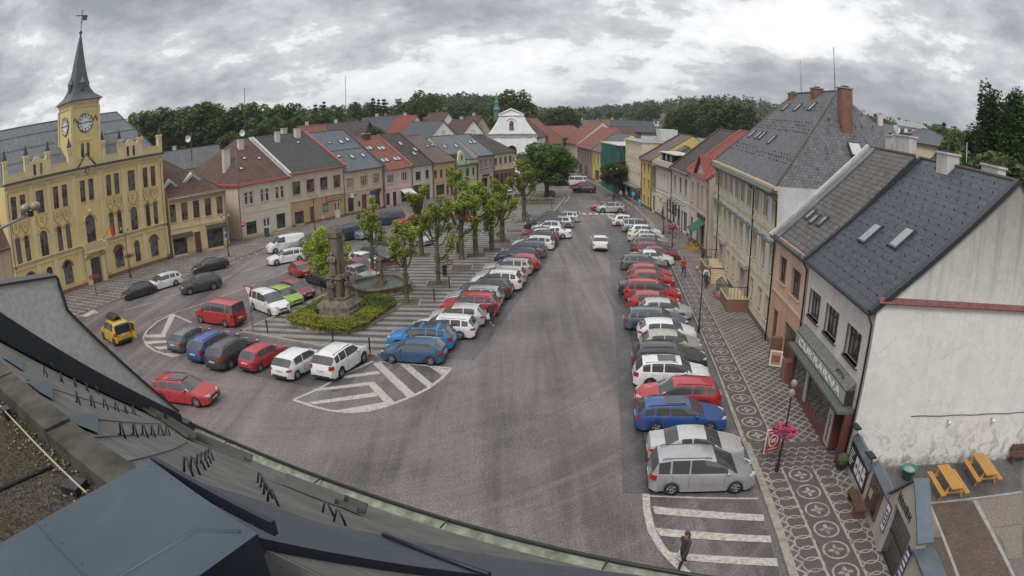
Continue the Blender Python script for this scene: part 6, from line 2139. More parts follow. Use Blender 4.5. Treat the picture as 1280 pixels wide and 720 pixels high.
 for k in range(7):
  if k != 2:
   pm.bb(0.0105, 0.0115, -0.2 + k * 0.062, -0.2 + k * 0.062 + 0.035, -0.032, 0.032, 1)
   pm.bb(-0.0115, -0.0105, -0.2 + k * 0.062, -0.2 + k * 0.062 + 0.035, -0.032, 0.032, 1)
 pl = pm.mesh('number_plate', [M['plate'], M['black']])
 mm = MB()
 mm.ball((0, 0, 0), 0.12, 0, 8, 5, (0.7, 0.85, 0.62))
 mi = mm.mesh('mirror', [PAINT['white']])
 CARMESH[key] = (me, ge, tm, ri, hl, tl, pl, mi)
 return CARMESH[key]
CARPROTO = {}
CSC = 0.95
def make_car(kind, col, pos, heading, label, group=None, name='parked_car', panel_van=False, cat='car', roof=True):
 """heading: world angle of the nose"""
 c = CARS[kind]
 if roof:            # pos is under the middle of the roof, which lies behind the middle of the car
  k = ((c['rs'] + c['re']) / 2 - c['L'] / 2) * CSC * 0.6
  pos = (pos[0] + cos(heading) * k, pos[1] + sin(heading) * k)
 t = thing(name, (pos[0], pos[1], pos[2] if len(pos) > 2 else 0.012), label, cat, heading + pi, group)
 t.scale = (CSC, CSC, CSC)
 me, ge, tm, ri, hl, tl, pl, mi = car_mesh(kind, panel_van)
 L, half, r = c['L'], c['W'] / 2, c['r']
 far = hypot(pos[0], pos[1]) > 75
 def part(nm, m, loc, parent=t, mirror=False):
  o = link(nm, m, parent)
  o.location = loc
  if mirror:
   o.scale = (1, -1, 1)
  return o
 o0 = (-L / 2, 0, 0)
 bo = part('body', me, o0)
 bo.material_slots[0].link = 'OBJECT'
 bo.material_slots[0].material = PAINT[col]
 part('windows', ge, o0)
 rimm = M['rim_dark'] if col in ('black', 'yellow') else None
 for x in (c['fo'], c['fo'] + c['wb']):
  for s in (1, -1):
   w = part('wheel', tm, (x - L / 2, s * (half - 0.115), r), t, s < 0)
   q = link('rim', ri, w)
   if rimm:
    q.material_slots[0].link = 'OBJECT'
    q.material_slots[0].material = rimm
 for s in (1, -1):
  part('headlight', hl, o0, t, s < 0)
  part('tail_light', tl, o0, t, s < 0)
  q = part('mirror', mi, (c['cowl'] + 0.42 - L / 2, s * (half + 0.06), c['belt'] + 0.05))
  q.material_slots[0].link = 'OBJECT'
  q.material_slots[0].material = PAINT[col]
 part('number_plate', pl, (L / 2 + 0.02 + (0 if kind != 'sedan' else 0.0), 0, 0.50 if kind in ('sedan',) else 0.72))
 part('number_plate', pl, (-L / 2 - 0.015, 0, 0.45))
 return t
HR = radians(-8.5)                      # noses to the right pavement
HL = radians(180 - 8)                   # noses to the plaza
GR = 'cars parked along the right pavement'
ROW_R = [
 ('minivan', 'silver', (868, 561), 1.74, 1, 'silver minivan parked nearest to the striped crossing'),
 ('sedan', 'pale silver', (868, 536), 1.43, 1, 'pale silver saloon car between the silver minivan and the blue estate'),
 ('estate', 'blue', (842, 498), 1.48, 1, 'deep blue estate car beside the pale silver saloon'),
 ('estate', 'red', (860, 473), 1.48, -1, 'red estate car parked with its nose to the road, by the white off-roader'),
 ('suv', 'white', (833, 445.5), 1.66, 1, 'white off-roader with dark sunroof next to the red estate'),
 ('estate', 'dark grey', (829, 428), 1.47, 1, 'very dark estate car behind the white off-roader with sunroof'),
 ('hatch', 'beige', (833, 412.5), 1.46, 1, 'beige hatchback between a very dark estate and a white hatchback'),
 ('hatch', 'white', (828, 398), 1.46, 1, 'white hatchback with red tail lamps between beige hatchback and blue grey estate'),
 ('estate', 'blue grey', (813, 384), 1.48, 1, 'blue grey estate with chrome window line, before the run of red cars'),
 ('hatch', 'pale silver', (826, 372.5), 1.46, 1, 'pale silver hatchback next to the nearest of the run of red cars'),
 ('hatch', 'red', (813, 363), 1.46, 1, 'red hatchback with grey windows, nearest of the run of four red cars'),
 ('minivan', 'red', (809, 350.5), 1.58, 1, 'tall red car between a red hatchback and a black saloon'),
 ('sedan', 'black', (804, 346), 1.43, 1, 'black saloon squeezed between red cars on the right row'),
 ('hatch', 'red', (810, 336.5), 1.46, 1, 'red hatchback just beyond the black saloon'),
 ('hatch', 'red', (808, 329), 1.46, 1, 'red hatchback beside the dark blue grey estate with roof bars'),
 ('estate', 'grey', (799, 317), 1.5, 1, 'grey estate sticking out into the road beside a white saloon'),
 ('sedan', 'white', (813, 312), 1.43, 1, 'white saloon with nose near the person in red'),
 ('sedan', 'dark red', (822, 307), 1.43, 1, 'dark red saloon behind the white saloon'),
 ('hatch', 'dark red', (812, 301.5), 1.46, 1, 'dark red hatchback farthest of the red cars on the right row'),
 ('estate', 'grey', (809, 296), 1.46, 1, 'mid grey estate beyond the last dark red hatchback'),
 ('hatch', 'silver', (811, 291), 1.46, 1, 'silver hatchback between mid grey estate and cream saloon'),
 ('sedan', 'cream', (806, 286), 1.43, 1, 'cream saloon with long pale bonnet near the bicycles'),
 ('hatch', 'white', (803, 280), 1.46, 1, 'white rounded hatchback beside the silver grey people carrier'),
 ('minivan', 'silver', (795, 272), 1.74, 1, 'silver grey people carrier at the far end of the right row'),
 ('hatch', 'white', (781, 268), 1.46, 1, 'white hatchback by the hatched markings, last in the right row'),
]
for kind, col, px, h, s, lab in ROW_R:
 p = at(px[0], px[1], h)
 hd = HR if s > 0 else HR + pi
 make_car(kind, col, (p.x, p.y), hd + radians(R.uniform(-1.5, 1.5)), lab, GR)
GL = 'cars parked along the plaza edge'
ROW_L = [
 ('hatch', 'mid blue', (523, 422), 1.46, 'steel blue hatchback at the plaza tip beside the hatched island'),
 ('suv', 'bright blue', (533, 405), 1.58, 'bright blue crossover with dark roof beside the steel blue hatchback'),
 ('estate', 'white', (562, 393), 1.48, 'white estate car beside the bright blue crossover'),
 ('hatch', 'pale silver', (578, 379), 1.5, 'pale silver hatchback next to the red crossover'),
 ('suv', 'red', (593, 366.5), 1.55, 'red crossover just behind the walking woman'),
 ('estate', 'silver', (600, 357), 1.47, 'silver estate between red crossover and dark grey crossover'),
 ('suv', 'dark grey', (612, 347.5), 1.58, 'dark grey crossover on the plaza row, beside the silver estate'),
 ('suv', 'white', (626, 338), 1.58, 'white crossover with black rear window on the plaza row'),
 ('estate', 'pale silver', (632, 332), 1.48, 'pale silver estate behind the white crossover'),
 ('estate', 'beige', (641, 322), 1.5, 'beige estate with dark side windows beside a pink red hatchback'),
 ('hatch', 'red', (653, 317), 1.46, 'light red hatchback half hidden by the beige estate'),
 ('suv', 'navy', (651, 309), 1.58, 'dark navy crossover beside the light red hatchback'),
 ('minivan', 'grey', (661, 300.5), 1.7, 'long grey people carrier near the plaza bench'),
 ('estate', 'white', (672, 294), 1.48, 'white estate with roof rails between two grey cars'),
 ('suv', 'dark grey', (677, 288.5), 1.58, 'dark grey crossover beside the wine red saloon'),
 ('sedan', 'dark red', (677, 283), 1.45, 'wine red saloon in the far part of the plaza row'),
 ('sedan', 'white', (693, 282), 1.43, 'white saloon with its boot sticking out behind the wine red saloon'),
 ('hatch', 'silver', (688, 275), 1.46, 'silver hatchback with pale windscreen in the far plaza row'),
 ('minivan', 'black', (683, 270), 1.7, 'black people carrier near the far end of the plaza row'),
 ('hatch', 'silver', (702, 269.5), 1.46, 'silver hatchback with red lamps beside the black people carrier'),
 ('minivan', 'dark grey', (689, 264.5), 1.7, 'charcoal people carrier second from the far end of the plaza row'),
 ('estate', 'pale silver', (708, 263.5), 1.46, 'pale silver estate last in the plaza row by the zebra'),
]
for kind, col, px, h, lab in ROW_L:
 p = at(px[0], px[1], h)
 make_car(kind, col, (p.x, p.y), HL + radians(R.uniform(-2, 2)), lab, GL)
def by_wheels(kind, col, rear, front, side, lab, group=None, name='parked_car', **kw):
 """rear and front wheel contact pixels on the side that shows; side +1 when that is the car's left"""
 a, b_ = at(*rear), at(*front)
 d = (b_ - a).normalized()
 n = Vector((-d.y, d.x, 0)) * side
 c = CARS[kind]
 mid_ = (a + b_) / 2 - n * (c['W'] / 2 - 0.06)
 sh = (c['L'] / 2 - (c['fo'] + c['wb'] / 2))
 mid_ = mid_ - d * sh
 return make_car(kind, col, (mid_.x, mid_.y), atan2(d.y, d.x), lab, group, name, roof=False, **kw)
GF = 'cars parked nose to the plaza tip'
a, b_ = at(422.5, 463.6), at(450, 445.5)
HF = atan2(b_.y - a.y, b_.x - a.x)
for kind, col, px, h, lab in (
  ('suv', 'white', (419, 431), 1.66, 'white off-roader with black roof bars at the plaza tip'),
  ('hatch', 'white', (367, 436), 1.5, 'white hatchback between the red old hatchback and the white off-roader'),
  ('old_hatch', 'red', (323, 430), 1.42, 'red old hatchback parked beside the white hatchback'),
  ('suv', 'dark grey', (284, 424), 1.6, 'dark grey off-roader between blue off-roader and red old hatchback'),
  ('suv', 'blue', (260, 416), 1.6, 'dark blue off-roader beside the grey hatchback on the hatched island'),
  ('hatch', 'grey', (231, 409), 1.46, 'grey hatchback standing on the hatched island, leftmost of its row')):
 p = at(px[0], px[1], h)
 make_car(kind, col, (p.x, p.y), HF + radians(R.uniform(-2, 2)) + (radians(6) if col == 'grey' else 0), lab, GF)
by_wheels('van', 'red', (281.5, 410), (252, 404.5), 1, 'red passenger van with dark windows on the left edge of the plaza', cat='van', name='passenger_van')
GI = 'cars parked on the town hall side of the plaza'
HI = radians(-38)
for kind, col, px, h, hd, lab in (
  ('minivan', 'white', (331, 363), 1.6, 0, 'white people carrier with roof rails beside the lime green hatchback'),
  ('hatch', 'green', (352, 356), 1.5, 0, 'bright lime green hatchback facing the plaza'),
  ('hatch', 'dark red', (367, 348), 1.5, 0, 'crimson hatchback beside the lime green one'),
  ('sedan', 'silver', (445, 330), 1.43, 0, 'silver saloon right behind the stone column'),
  ('hatch', 'dark red', (447, 322), 1.48, 0, 'crimson hatchback between silver saloon and white hatchback behind the column'),
  ('hatch', 'white', (452, 314), 1.48, 0, 'white hatchback behind the fountain, beside a dark crossover'),
  ('suv', 'dark grey', (469, 307), 1.6, 0, 'dark grey crossover behind the fountain beside the white hatchback'),
  ('minivan', 'black', (482, 297), 1.74, 0, 'black people carrier behind the fountain with a pale windscreen'),
  ('suv', 'silver', (516, 288), 1.62, 0, 'silver off-roader half hidden by the pollarded trees'),
  ('hatch', 'light blue', (566, 275), 1.48, 0, 'light blue hatchback hidden behind the plaza trees'),
  ('hatch', 'red', (583, 263), 1.48, 0, 'red hatchback glimpsed through the plaza trees')):
 p = at(px[0], px[1], h)
 make_car(kind, col, (p.x, p.y), HI + radians(hd + R.uniform(-2, 2)), lab, GI)
p = at(374, 326, 1.42)
make_car('old_hatch', 'red', (p.x, p.y), HI + pi * 0.92, 'red hatchback seen from its tail beside the stone column tree', GI)
p = at(404, 336, 1.43)
make_car('sedan', 'black', (p.x, p.y), HI + pi, 'black saloon half hidden behind the stone column and its tree', GI)
for kind, col, px, h, hd, lab, nm in (
  ('old_hatch', 'black', (174, 352), 1.42, 236, 'small black hatchback parked in front of the town hall', 'parked_car'),
  ('estate', 'white', (206, 340.5), 1.48, 236, 'white estate parked between two black cars by the town hall', 'parked_car'),
  ('suv', 'dark grey', (253, 342), 1.6, 222, 'dark grey crossover driving past the town hall', 'driving_car'),
  ('sedan', 'black', (263, 321.5), 1.43, 228, 'black saloon parked by the orange cream shop house', 'parked_car'),
  ('estate', 'white', (362, 310), 1.48, 216, 'white estate driving towards the town hall', 'driving_car')):
 p = at(px[0], px[1], h)
 make_car(kind, col, (p.x, p.y), radians(hd), lab, None, nm)
p = at(360, 292, 1.95)
make_car('van', 'white', (p.x, p.y), radians(214), 'white panel van parked at the kerb below the cream corner house', None, 'panel_van', panel_van=True, cat='van')
for kind, col, px, h, hd, lab, nm in (
  ('suv', 'dark grey', (386, 296), 1.6, 216, 'dark grey off-roader right behind the white panel van', 'parked_car'),
  ('minivan', 'blue grey', (404, 286), 1.74, 220, 'blue grey people carrier by the white chairs', 'parked_car'),
  ('van', 'navy', (430, 281), 1.9, 228, 'dark van parked by the cafe chairs behind the stone column', 'passenger_van'),
  ('sedan', 'light blue', (444, 283), 1.43, -40, 'light blue saloon beside the dark van', 'parked_car'),
  ('van', 'navy', (487, 262.5), 1.95, 200, 'navy blue van parked in front of the pink house', 'passenger_van'),
  ('hatch', 'red', (514, 266), 1.46, 225, 'red hatchback behind the tall pollarded tree by the pink house', 'parked_car'),
  ('estate', 'white', (552, 259), 1.48, 225, 'white estate in front of the ochre house', 'parked_car'),
  ('sedan', 'white', (635, 237), 1.43, 225, 'white saloon by the brown ground floor of the corner house', 'parked_car')):
 p = at(px[0], px[1], h)
 make_car(kind, col, (p.x, p.y), radians(hd), lab, None, nm, cat='van' if kind == 'van' else 'car')
p = at(750, 294, 1.40)
make_car('sedan', 'white', (p.x, p.y), radians(84), 'white saloon driving up the middle of the street', None, 'driving_car')
for kind, col, px, h, hd, lab, nm in (
  ('suv', 'silver', (767, 252), 1.6, 178, 'silver crossover parked at the right kerb beyond the zebra', 'parked_car'),
  ('hatch', 'red', (757, 251), 1.46, 175, 'red hatchback half hidden behind the silver crossover', 'parked_car'),
  ('suv', 'dark grey', (733, 229.5), 1.62, 172, 'dark crossover at the far right kerb', 'parked_car'),
  ('hatch', 'dark red', (727, 226), 1.46, 172, 'dark red hatchback between white van and dark crossover', 'parked_car'),
  ('van', 'white', (722, 219.5), 1.95, 172, 'white van at the far end of the street', 'passenger_van'),
  ('sedan', 'black', (697, 223), 1.43, 172, 'black saloon under the edge of the large round tree', 'parked_car')):
 p = at(px[0], px[1], h)
 make_car(kind, col, (p.x, p.y), radians(hd), lab, None, nm, cat='van' if kind == 'van' else 'car')
by_y = at(146, 412, 0.9)
yt = make_car('micro', 'yellow', (by_y.x, by_y.y), radians(148), 'small yellow car with black roof box and open rear door', None, 'parked_car')
yt.scale = (1.1, 1.1, 1.1)
b = MB()
n = 12
prof = [(-1.0, .62), (-.95, .8), (-.6, .95), (.3, 1.0), (.85, .8), (.95, .55)]
for i in range(len(prof) - 1):
 for k in range(n):
  a0, a1 = pi * k / n, pi * (k + 1) / n
  f = lambda q, a: (q[0] * 0.85, cos(a) * 0.40 * q[1], 1.62 + sin(a) * 0.34 * q[1])
  b.face([f(prof[i], a0), f(prof[i + 1], a0), f(prof[i + 1], a1), f(prof[i], a1)], 0, None, True)
b.bb(-0.83, 0.8, -0.36, 0.36, 1.58, 1.64)
b.build('roof_box', M['car_trim'], yt)
b = MB()
b.bb(1.62, 1.72, -0.62, 0.62, 0.5, 1.42, 1)
b.box((2.1, 0.72, 0.98), (0.85, 0.08, 1.05), 0)
b.box((2.1, 0.67, 1.2), (0.6, 0.04, 0.5), 1)
b.build('open_tailgate', [PAINT['yellow'], M['car_trim']], yt)
rs = by_wheels('estate', 'red', (202, 504), (248.5, 510.5), -1, 'red saloon with glass sunroof coming out from behind the grey gable wall', None, 'driving_car')
b = MB()
b.bb(-0.35, 0.9, -0.42, 0.42, 1.482, 1.495)
b.build('sunroof', M['car_glass'], rs)
for o in list(sc.objects):
 l_ = o.get('label', '')
 if l_ in ('white off-roader with dark sunroof next to the red estate', 'deep blue estate car beside the pale silver saloon'):
  k = CARS['suv' if 'off-roader with' in l_ else 'estate']
  b = MB()
  h0 = k['H'] - 0.005
  b.face([(-0.15, -0.45, h0 + 0.006), (0.9, -0.45, h0 - 0.012), (0.9, 0.45, h0 - 0.012), (-0.15, 0.45, h0 + 0.006)])
  b.face([(-0.15, -0.45, h0 + 0.016), (0.9, -0.45, h0 - 0.002), (0.9, 0.45, h0 - 0.002), (-0.15, 0.45, h0 + 0.016)])
  q_ = b.build('sunroof', M['car_glass'], o)
for o in list(sc.objects):
 if 'dark roof' in o.get('label', ''):
  k = CARS['suv']
  b = MB()
  xs_ = [k['rs'] + (k['re'] - k['rs']) * i / 6 for i in range(7)]
  for i in range(6):
   f = lambda x, y: (x - k['L'] / 2, y, interp(k['prof'], x) + 0.012 - 0.03 * (y / 0.6) ** 2)
   for y0, y1 in ((-0.66, -0.3), (-0.3, 0.3), (0.3, 0.66)):
    b.face([f(xs_[i], y0), f(xs_[i + 1], y0), f(xs_[i + 1], y1), f(xs_[i], y1)], 0, None, True)
  b.build('roof_panel', PAINT['black'], o)
# ------------------------------------------------------------------ trees
def m_leaf(name, c, var=0.5, sss=0.0):
 t = NT(name)
 w = t.pos('World')
 n1 = t.noise(w, 0.55, 3, 0.6)
 n2 = t.noise(w, 6.0, 2, 0.6)
 oi = t.node('ShaderNodeObjectInfo')
 col = t.mix(t.ramp(n1, [(0.35, 0.0), (0.65, 1.0)]), mul(c, 1 - var), mul(c, 1 + var))
 col = t.mix(t.ramp(n2, [(0.3, 0.0), (0.75, 1.0)]), mul(c, 0.55), col)
 hs = t.node('ShaderNodeHueSaturation')
 t.put(hs.inputs['Hue'], t.math('ADD', 0.485, t.math('MULTIPLY', oi.outputs['Random'], 0.03)))
 t.put(hs.inputs['Value'], t.math('ADD', 0.78, t.math('MULTIPLY', oi.outputs['Random'], 0.45)))
 t.l.new(col, hs.inputs['Color'])
 t.b.inputs['Transmission Weight'].default_value = 0.0
 t.out(hs.outputs[0], 0.6, spec=0.25)
 tr = t.node('ShaderNodeBsdfTranslucent')
 t.l.new(hs.outputs[0], tr.inputs['Color'])
 mx = t.node('ShaderNodeMixShader')
 mx.inputs[0].default_value = 0.35
 o = t.n['Material Output']
 t.l.new(t.b.outputs[0], mx.inputs[1])
 t.l.new(tr.outputs[0], mx.inputs[2])
 t.l.new(mx.outputs[0], o.inputs['Surface'])
 return t.m
M['leaf'] = m_leaf('leaves_lime', (0.12, 0.20, 0.045))
M['leaf_dark'] = m_leaf('leaves_dark', (0.14, 0.19, 0.06), 0.5)
M['leaf_young'] = m_leaf('leaves_young', (0.42, 0.48, 0.06), 0.35)
M['leaf_mid'] = m_leaf('leaves_mid', (0.15, 0.225, 0.055), 0.45)
M['needle'] = m_leaf('needles', (0.036, 0.066, 0.036), 0.4)
M['leaf_poplar'] = m_leaf('leaves_poplar', (0.085, 0.145, 0.04), 0.45)
def m_bark():
 t = NT('bark')
 n = t.noise(t.pos('Object', scale=(4, 4, 0.8)), 3, 6, 0.7)
 t.bump(n, 0.8, 0.05)
 return t.out(t.mix(t.ramp(n, [(0.35, 0.0), (0.65, 1.0)]), (0.055, 0.045, 0.03), (0.20, 0.165, 0.115)), 0.9, spec=0.2)
M['bark'] = m_bark()
def leaf(b, p, s, rng, droop=0.0, m=0):
 """one small leaf spray: a bent quad pair"""
 a = rng.uniform(0, 2 * pi)
 tilt = rng.uniform(-0.9, 0.9) - droop
 u = Vector((cos(a), sin(a), tilt)).normalized()
 v = u.cross(Vector((rng.uniform(-.5, .5), rng.uniform(-.5, .5), 1))).normalized()
 w = s * rng.uniform(0.6, 1.1)
 l = s * rng.uniform(0.8, 1.4)
 p = Vector(p)
 q = u.cross(v) * (w * 0.2)
 b.face([p - u * l * 0.5, p + v * w * 0.5 + q, p + u * l * 0.5, p - v * w * 0.5 + q], m)
def crown_mesh(name, blobs, n, size, mat, rng, fill=0.45):
 """leaf sprays through a set of ellipsoid clumps, thick near the clump skins, with gaps between clumps"""
 b = MB()
 vol = [bl[3] * bl[4] * bl[5] for bl in blobs]
 tv = sum(v ** 0.7 for v in vol)
 for bl, v in zip(blobs, vol):
  k = int(n * v ** 0.7 / tv)
  for _ in range(k):
   while True:
    x, y, z = rng.uniform(-1, 1), rng.uniform(-1, 1), rng.uniform(-1, 1)
    r = x * x + y * y + z * z
    if 0.02 < r <= 1:
     break
   r = sqrt(r)
   k2 = (fill + (1 - fill) * rng.random() ** 0.5) / r * (1 + 0.16 * noise.noise(Vector((x, y, z)) * 2.3 + Vector((bl[0], bl[1], bl[2]))))
   leaf(b, (bl[0] + x * k2 * bl[3], bl[1] + y * k2 * bl[4], bl[2] + z * k2 * bl[5]), size, rng)
 return b.mesh(name, [mat])
def round_blobs(rng, R_, h0, h1, n):
 out = []
 hc, hh = (h0 + h1) / 2, (h1 - h0) / 2
 for i in range(n):
  a = i * 2.399 + rng.uniform(-.3, .3)
  z = -0.9 + 1.8 * (i + 0.5) / n
  rr = sqrt(max(0, 1 - z * z)) * rng.uniform(0.55, 0.85)
  s = rng.uniform(0.26, 0.42)
  out.append((cos(a) * rr * R_, sin(a) * rr * R_, hc + z * hh * 0.82, R_ * s, R_ * s, hh * s * 0.9))
 out.append((0, 0, hc, R_ * 0.6, R_ * 0.6, hh * 0.6))
 return out
def trunk_mesh(h, r, top, rng, limbs=6, spread=2.0, htop=None):
 b = MB()
 b.tube([(0, 0, -0.3), (0.02, 0.01, 0.15), (0.05, 0.02, h * 0.5), (0.0, 0.05, h)], [r * 1.55, r * 1.15, r * 0.9, r * 0.72], 9)
 for k in range(limbs):
  a = 2 * pi * k / limbs + rng.uniform(-.4, .4)
  l = spread * rng.uniform(0.6, 1.0)
  zt = h + (top - h) * rng.uniform(0.35, 0.85)
  b.tube([(0, 0, h * rng.uniform(0.8, 1.0)), (cos(a) * l * 0.5, sin(a) * l * 0.5, h + (zt - h) * 0.45), (cos(a) * l, sin(a) * l, zt)], [r * 0.55, r * 0.33, r * 0.1], 6)
 b.tube([(0, 0.05, h * 0.95), (0.1, 0, (h + top) / 2), (0, 0, top * 0.92)], [r * 0.7, r * 0.4, r * 0.08], 6)
 return b.mesh('trunk', [M['bark']])
TREE = {}
def proto(key, fn):
 if key not in TREE:
  TREE[key] = fn()
 return TREE[key]
def put_tree(name, key, fn, pos, s, rz, label, group=None, cat='tree', sz=None):
 tm, cm = proto(key, fn)
 t = thing(name, pos, label, cat, rz, group)
 t.scale = (s, s, sz or s)
 link('trunk', tm, t)
 link('crown', cm, t)
 return t
def mk_round(seed, R_, h0, h1, n, size, mat, blobs=15, tr=0.3):
 def f():
  rng = random.Random(seed)
  bl = round_blobs(rng, R_, h0, h1, blobs)
  return trunk_mesh(h0 * 1.15, tr, h1, rng, 7, R_ * 0.75), crown_mesh('crown', bl, n, size, M[mat], rng)
 return f
def mk_spruce(seed, h, r, n, mat='needle'):
 def f():
  rng = random.Random(seed)
  b = MB()
  layers = 15
  for i in range(layers):
   z = h * (0.10 + 0.88 * i / layers)
   rr = r * (1 - i / layers) ** 0.85 + 0.15
   m_ = int(n / layers * (1.15 - i / layers))
   for _ in range(m_):
    a = rng.uniform(0, 2 * pi)
    q = rng.random() ** 0.6
    lob = 0.75 + 0.25 * cos(a * 7 + i * 2.1)
    leaf(b, (cos(a) * rr * q * lob, sin(a) * rr * q * lob, z - q * rr * 0.28 + rng.uniform(-.2, .2)), 0.55 * r / 2.5, rng, 0.5)
  t = MB()
  t.tube([(0, 0, -0.3), (0, 0, h * 0.5), (0, 0, h * 0.99)], [0.28, 0.16, 0.02], 7)
  return t.mesh('trunk', [M['bark']]), b.mesh('crown', [M[mat]])
 return f
def mk_poplar(seed, h, r, n):
 def f():
  rng = random.Random(seed)
  bl = []
  for i in range(46):
   f_ = (i + 0.5) / 46
   a = i * 2.4
   rr = r * min(1.0, 0.45 + 2.2 * f_) * min(1.0, 0.30 + 2.6 * (1 - f_)) * rng.uniform(0.35, 0.75)
   bl.append((cos(a) * rr, sin(a) * rr, h * (0.06 + 0.86 * f_), r * rng.uniform(.34, .5), r * rng.uniform(.34, .5), r * rng.uniform(0.6, 0.95)))
  for i in range(9):
   bl.append((0, 0, h * (0.10 + 0.095 * i), r * 0.62, r * 0.62, r * 0.9))
  return trunk_mesh(h * 0.15, 0.4, h * 0.9, rng, 5, r * 0.5), crown_mesh('crown', bl, n, 0.40, M['leaf_poplar'], rng, 0.5)
 return f
p = at(679, 246)
put_tree('round_tree', 'big', mk_round(5, 5.3, 2.2, 9.4, 10000, 0.48, 'leaf', 26, 0.42), (p.x + 0.6, p.y, 0.0), 1.0, 0.3, 'large round dense green tree at the far end of the plaza, before the church')
p = at(768, 247)
put_tree('round_tree', 'small_round', mk_round(8, 2.6, 1.8, 6.6, 4200, 0.36, 'leaf_dark', 14, 0.16), (p.x, p.y, 0), 1.0, 0.0, 'dark green street tree in front of the green scaffold netting')
def pollard(px, py, top, seed, dense, spread, label, lean=0.0, name='pollarded_tree', low=2.0, col='leaf_young'):
 """pollarded lime: thick stem, knobbly upturned arms, tufts of fresh leaves on the fists"""
 p = at(px, py)
 rng = random.Random(seed)
 t = thing(name, (p.x, p.y, 0.1), label, 'tree', rng.uniform(0, 6), 'pollarded trees on the plaza')
 b, c = MB(), MB()
 r = 0.24 if dense > 0.4 else 0.17
 H = top
 fork = H * 0.42
 b.tube([(0, 0, -0.2), (0, 0, 0.12), (0.04, 0.02, fork * 0.5), (0.0, 0.0, fork), (0.05, 0.0, H * 0.72), (0.0, 0.03, H * 0.88)],
   [r * 1.7, r * 1.2, r, r * 0.95, r * 0.62, r * 0.45], 9)
 fists = [(0.0, 0.03, H * 0.88)]
 n = 9
 for k in range(n):
  a = 2 * pi * k / n * 1.37 + rng.uniform(-.4, .4)
  z0 = fork * rng.uniform(0.85, 1.15) + (H * 0.72 - fork) * (k / n)
  l = spread * rng.uniform(0.45, 0.9) * (1.0 - 0.45 * k / n)
  zt = z0 + rng.uniform(0.8, 1.9)
  p1 = (cos(a) * l * 0.45, sin(a) * l * 0.45, z0 + 0.15)
  p2 = (cos(a) * l, sin(a) * l, zt)
  b.tube([(0, 0, z0), p1, ((p1[0] + p2[0]) / 2 * 1.05, (p1[1] + p2[1]) / 2 * 1.05, (p1[2] + p2[2]) / 2), p2], [r * 0.5, r * 0.4, r * 0.34, r * 0.40], 7)
  b.ball(p2, r * 0.62, 0, 7, 5)
  fists.append(p2)
  if rng.random() < 0.7:
   p3 = (p2[0] * 1.15 + rng.uniform(-.2, .2), p2[1] * 1.15 + rng.uniform(-.2, .2), zt + rng.uniform(0.4, 0.8))
   b.tube([p2, p3], [r * 0.32, r * 0.22], 6)
   b.ball(p3, r * 0.42, 0, 6, 4)
   fists.append(p3)
 for f in fists:
  k = int(230 * dense + 75)
  rr = rng.uniform(0.36, 0.62)
  for _ in range(k):
   d = Vector((rng.gauss(0, 1), rng.gauss(0, 1), rng.gauss(0, 1))).normalized() * rr * rng.random() ** 0.45
   leaf(c, (f[0] + d.x, f[1] + d.y, f[2] + 0.15 + d.z * 0.9), 0.19, rng, 0.1, 0 if rng.random() < 0.75 else 1)
  for _ in range(5):
   d = Vector((rng.uniform(-.5, .5), rng.uniform(-.5, .5), rng.uniform(0.2, .7)))
   b.tube([f, Vector(f) + d], [0.02, 0.006], 4)
 if dense > 0.4:                                  # hanging foliage between the arms
  for _ in range(int(650 * dense)):
   a = rng.uniform(0, 2 * pi)
   q = rng.random() ** 0.6 * spread * 0.95
   z = rng.uniform(low, H * 0.86)
   if noise.noise(Vector((cos(a) * q * 1.2, sin(a) * q * 1.2, z * 0.9 + seed))) > 0.02 - 0.25 * dense:
    leaf(c, (cos(a) * q, sin(a) * q, z), 0.21, rng, 0.2, 1 if rng.random() < 0.6 else 0)
 for _ in range(60):                              # leaves straight off the stem
  a = rng.uniform(0, 2 * pi)
  leaf(c, (cos(a) * r * 1.4, sin(a) * r * 1.4, rng.uniform(0.8, fork)), 0.18, rng, 0.1, 1)
 b.build('trunk', M['bark'], t)
 c.build('crown', [M[col], M['leaf_mid']], t)
 return t
for a_ in ((509, 380, 6.2, 21, 0.30, 1.7, 'thin pollarded tree right of the fountain, nearest on the plaza'),
   (548, 356, 6.4, 22, 0.38, 2.0, 'pollarded tree with forked arms behind the nearest one on the plaza'),
   (466, 344, 5.6, 23, 0.16, 1.5, 'sparse pollarded tree with few leaf tufts left of the fountain pillar'),
   (527, 321, 6.8, 24, 0.55, 2.0, 'tall pollarded tree with yellow green fists between navy van and plaza bench'),
   (595, 321, 7.8, 25, 0.75, 2.3, 'pollarded tree with a brown knotty top in the middle of the tree row'),
   (577, 326, 6.2, 31, 0.85, 1.9, 'leafy dark tree with hanging foliage over the middle of the plaza'),
   (628, 303, 6.4, 26, 0.62, 1.9, 'pollarded tree with bare brown knots near the navy crossover'),
   (615, 314, 5.6, 27, 0.75, 1.4, 'slender tree with dense hanging leaves tied to a stake'),
   (655, 278, 7.8, 28, 0.95, 2.2, 'full crowned pollarded tree with a thick trunk near the far end of the plaza'),
   (570, 268, 6.2, 29, 0.25, 1.4, 'small pollarded tree before the green gable house')):
 pollard(*a_)
p = at(413, 372)
put_tree('round_tree', 'statue_tree', mk_round(12, 1.9, 1.3, 5.9, 4200, 0.24, 'leaf_young', 16, 0.15), (p.x, p.y, 0.1), 1.0, 0.4, 'bright green small tree right behind the stone column')
DEC = [('dec%d' % i, mk_round(40 + i, 4.6 + 0.5 * (i % 3), 2.4, 14.5, 5200, 0.72, m, 20, 0.34)) for i, m in enumerate(('leaf_dark', 'leaf', 'leaf_dark', 'leaf', 'leaf_mid'))]
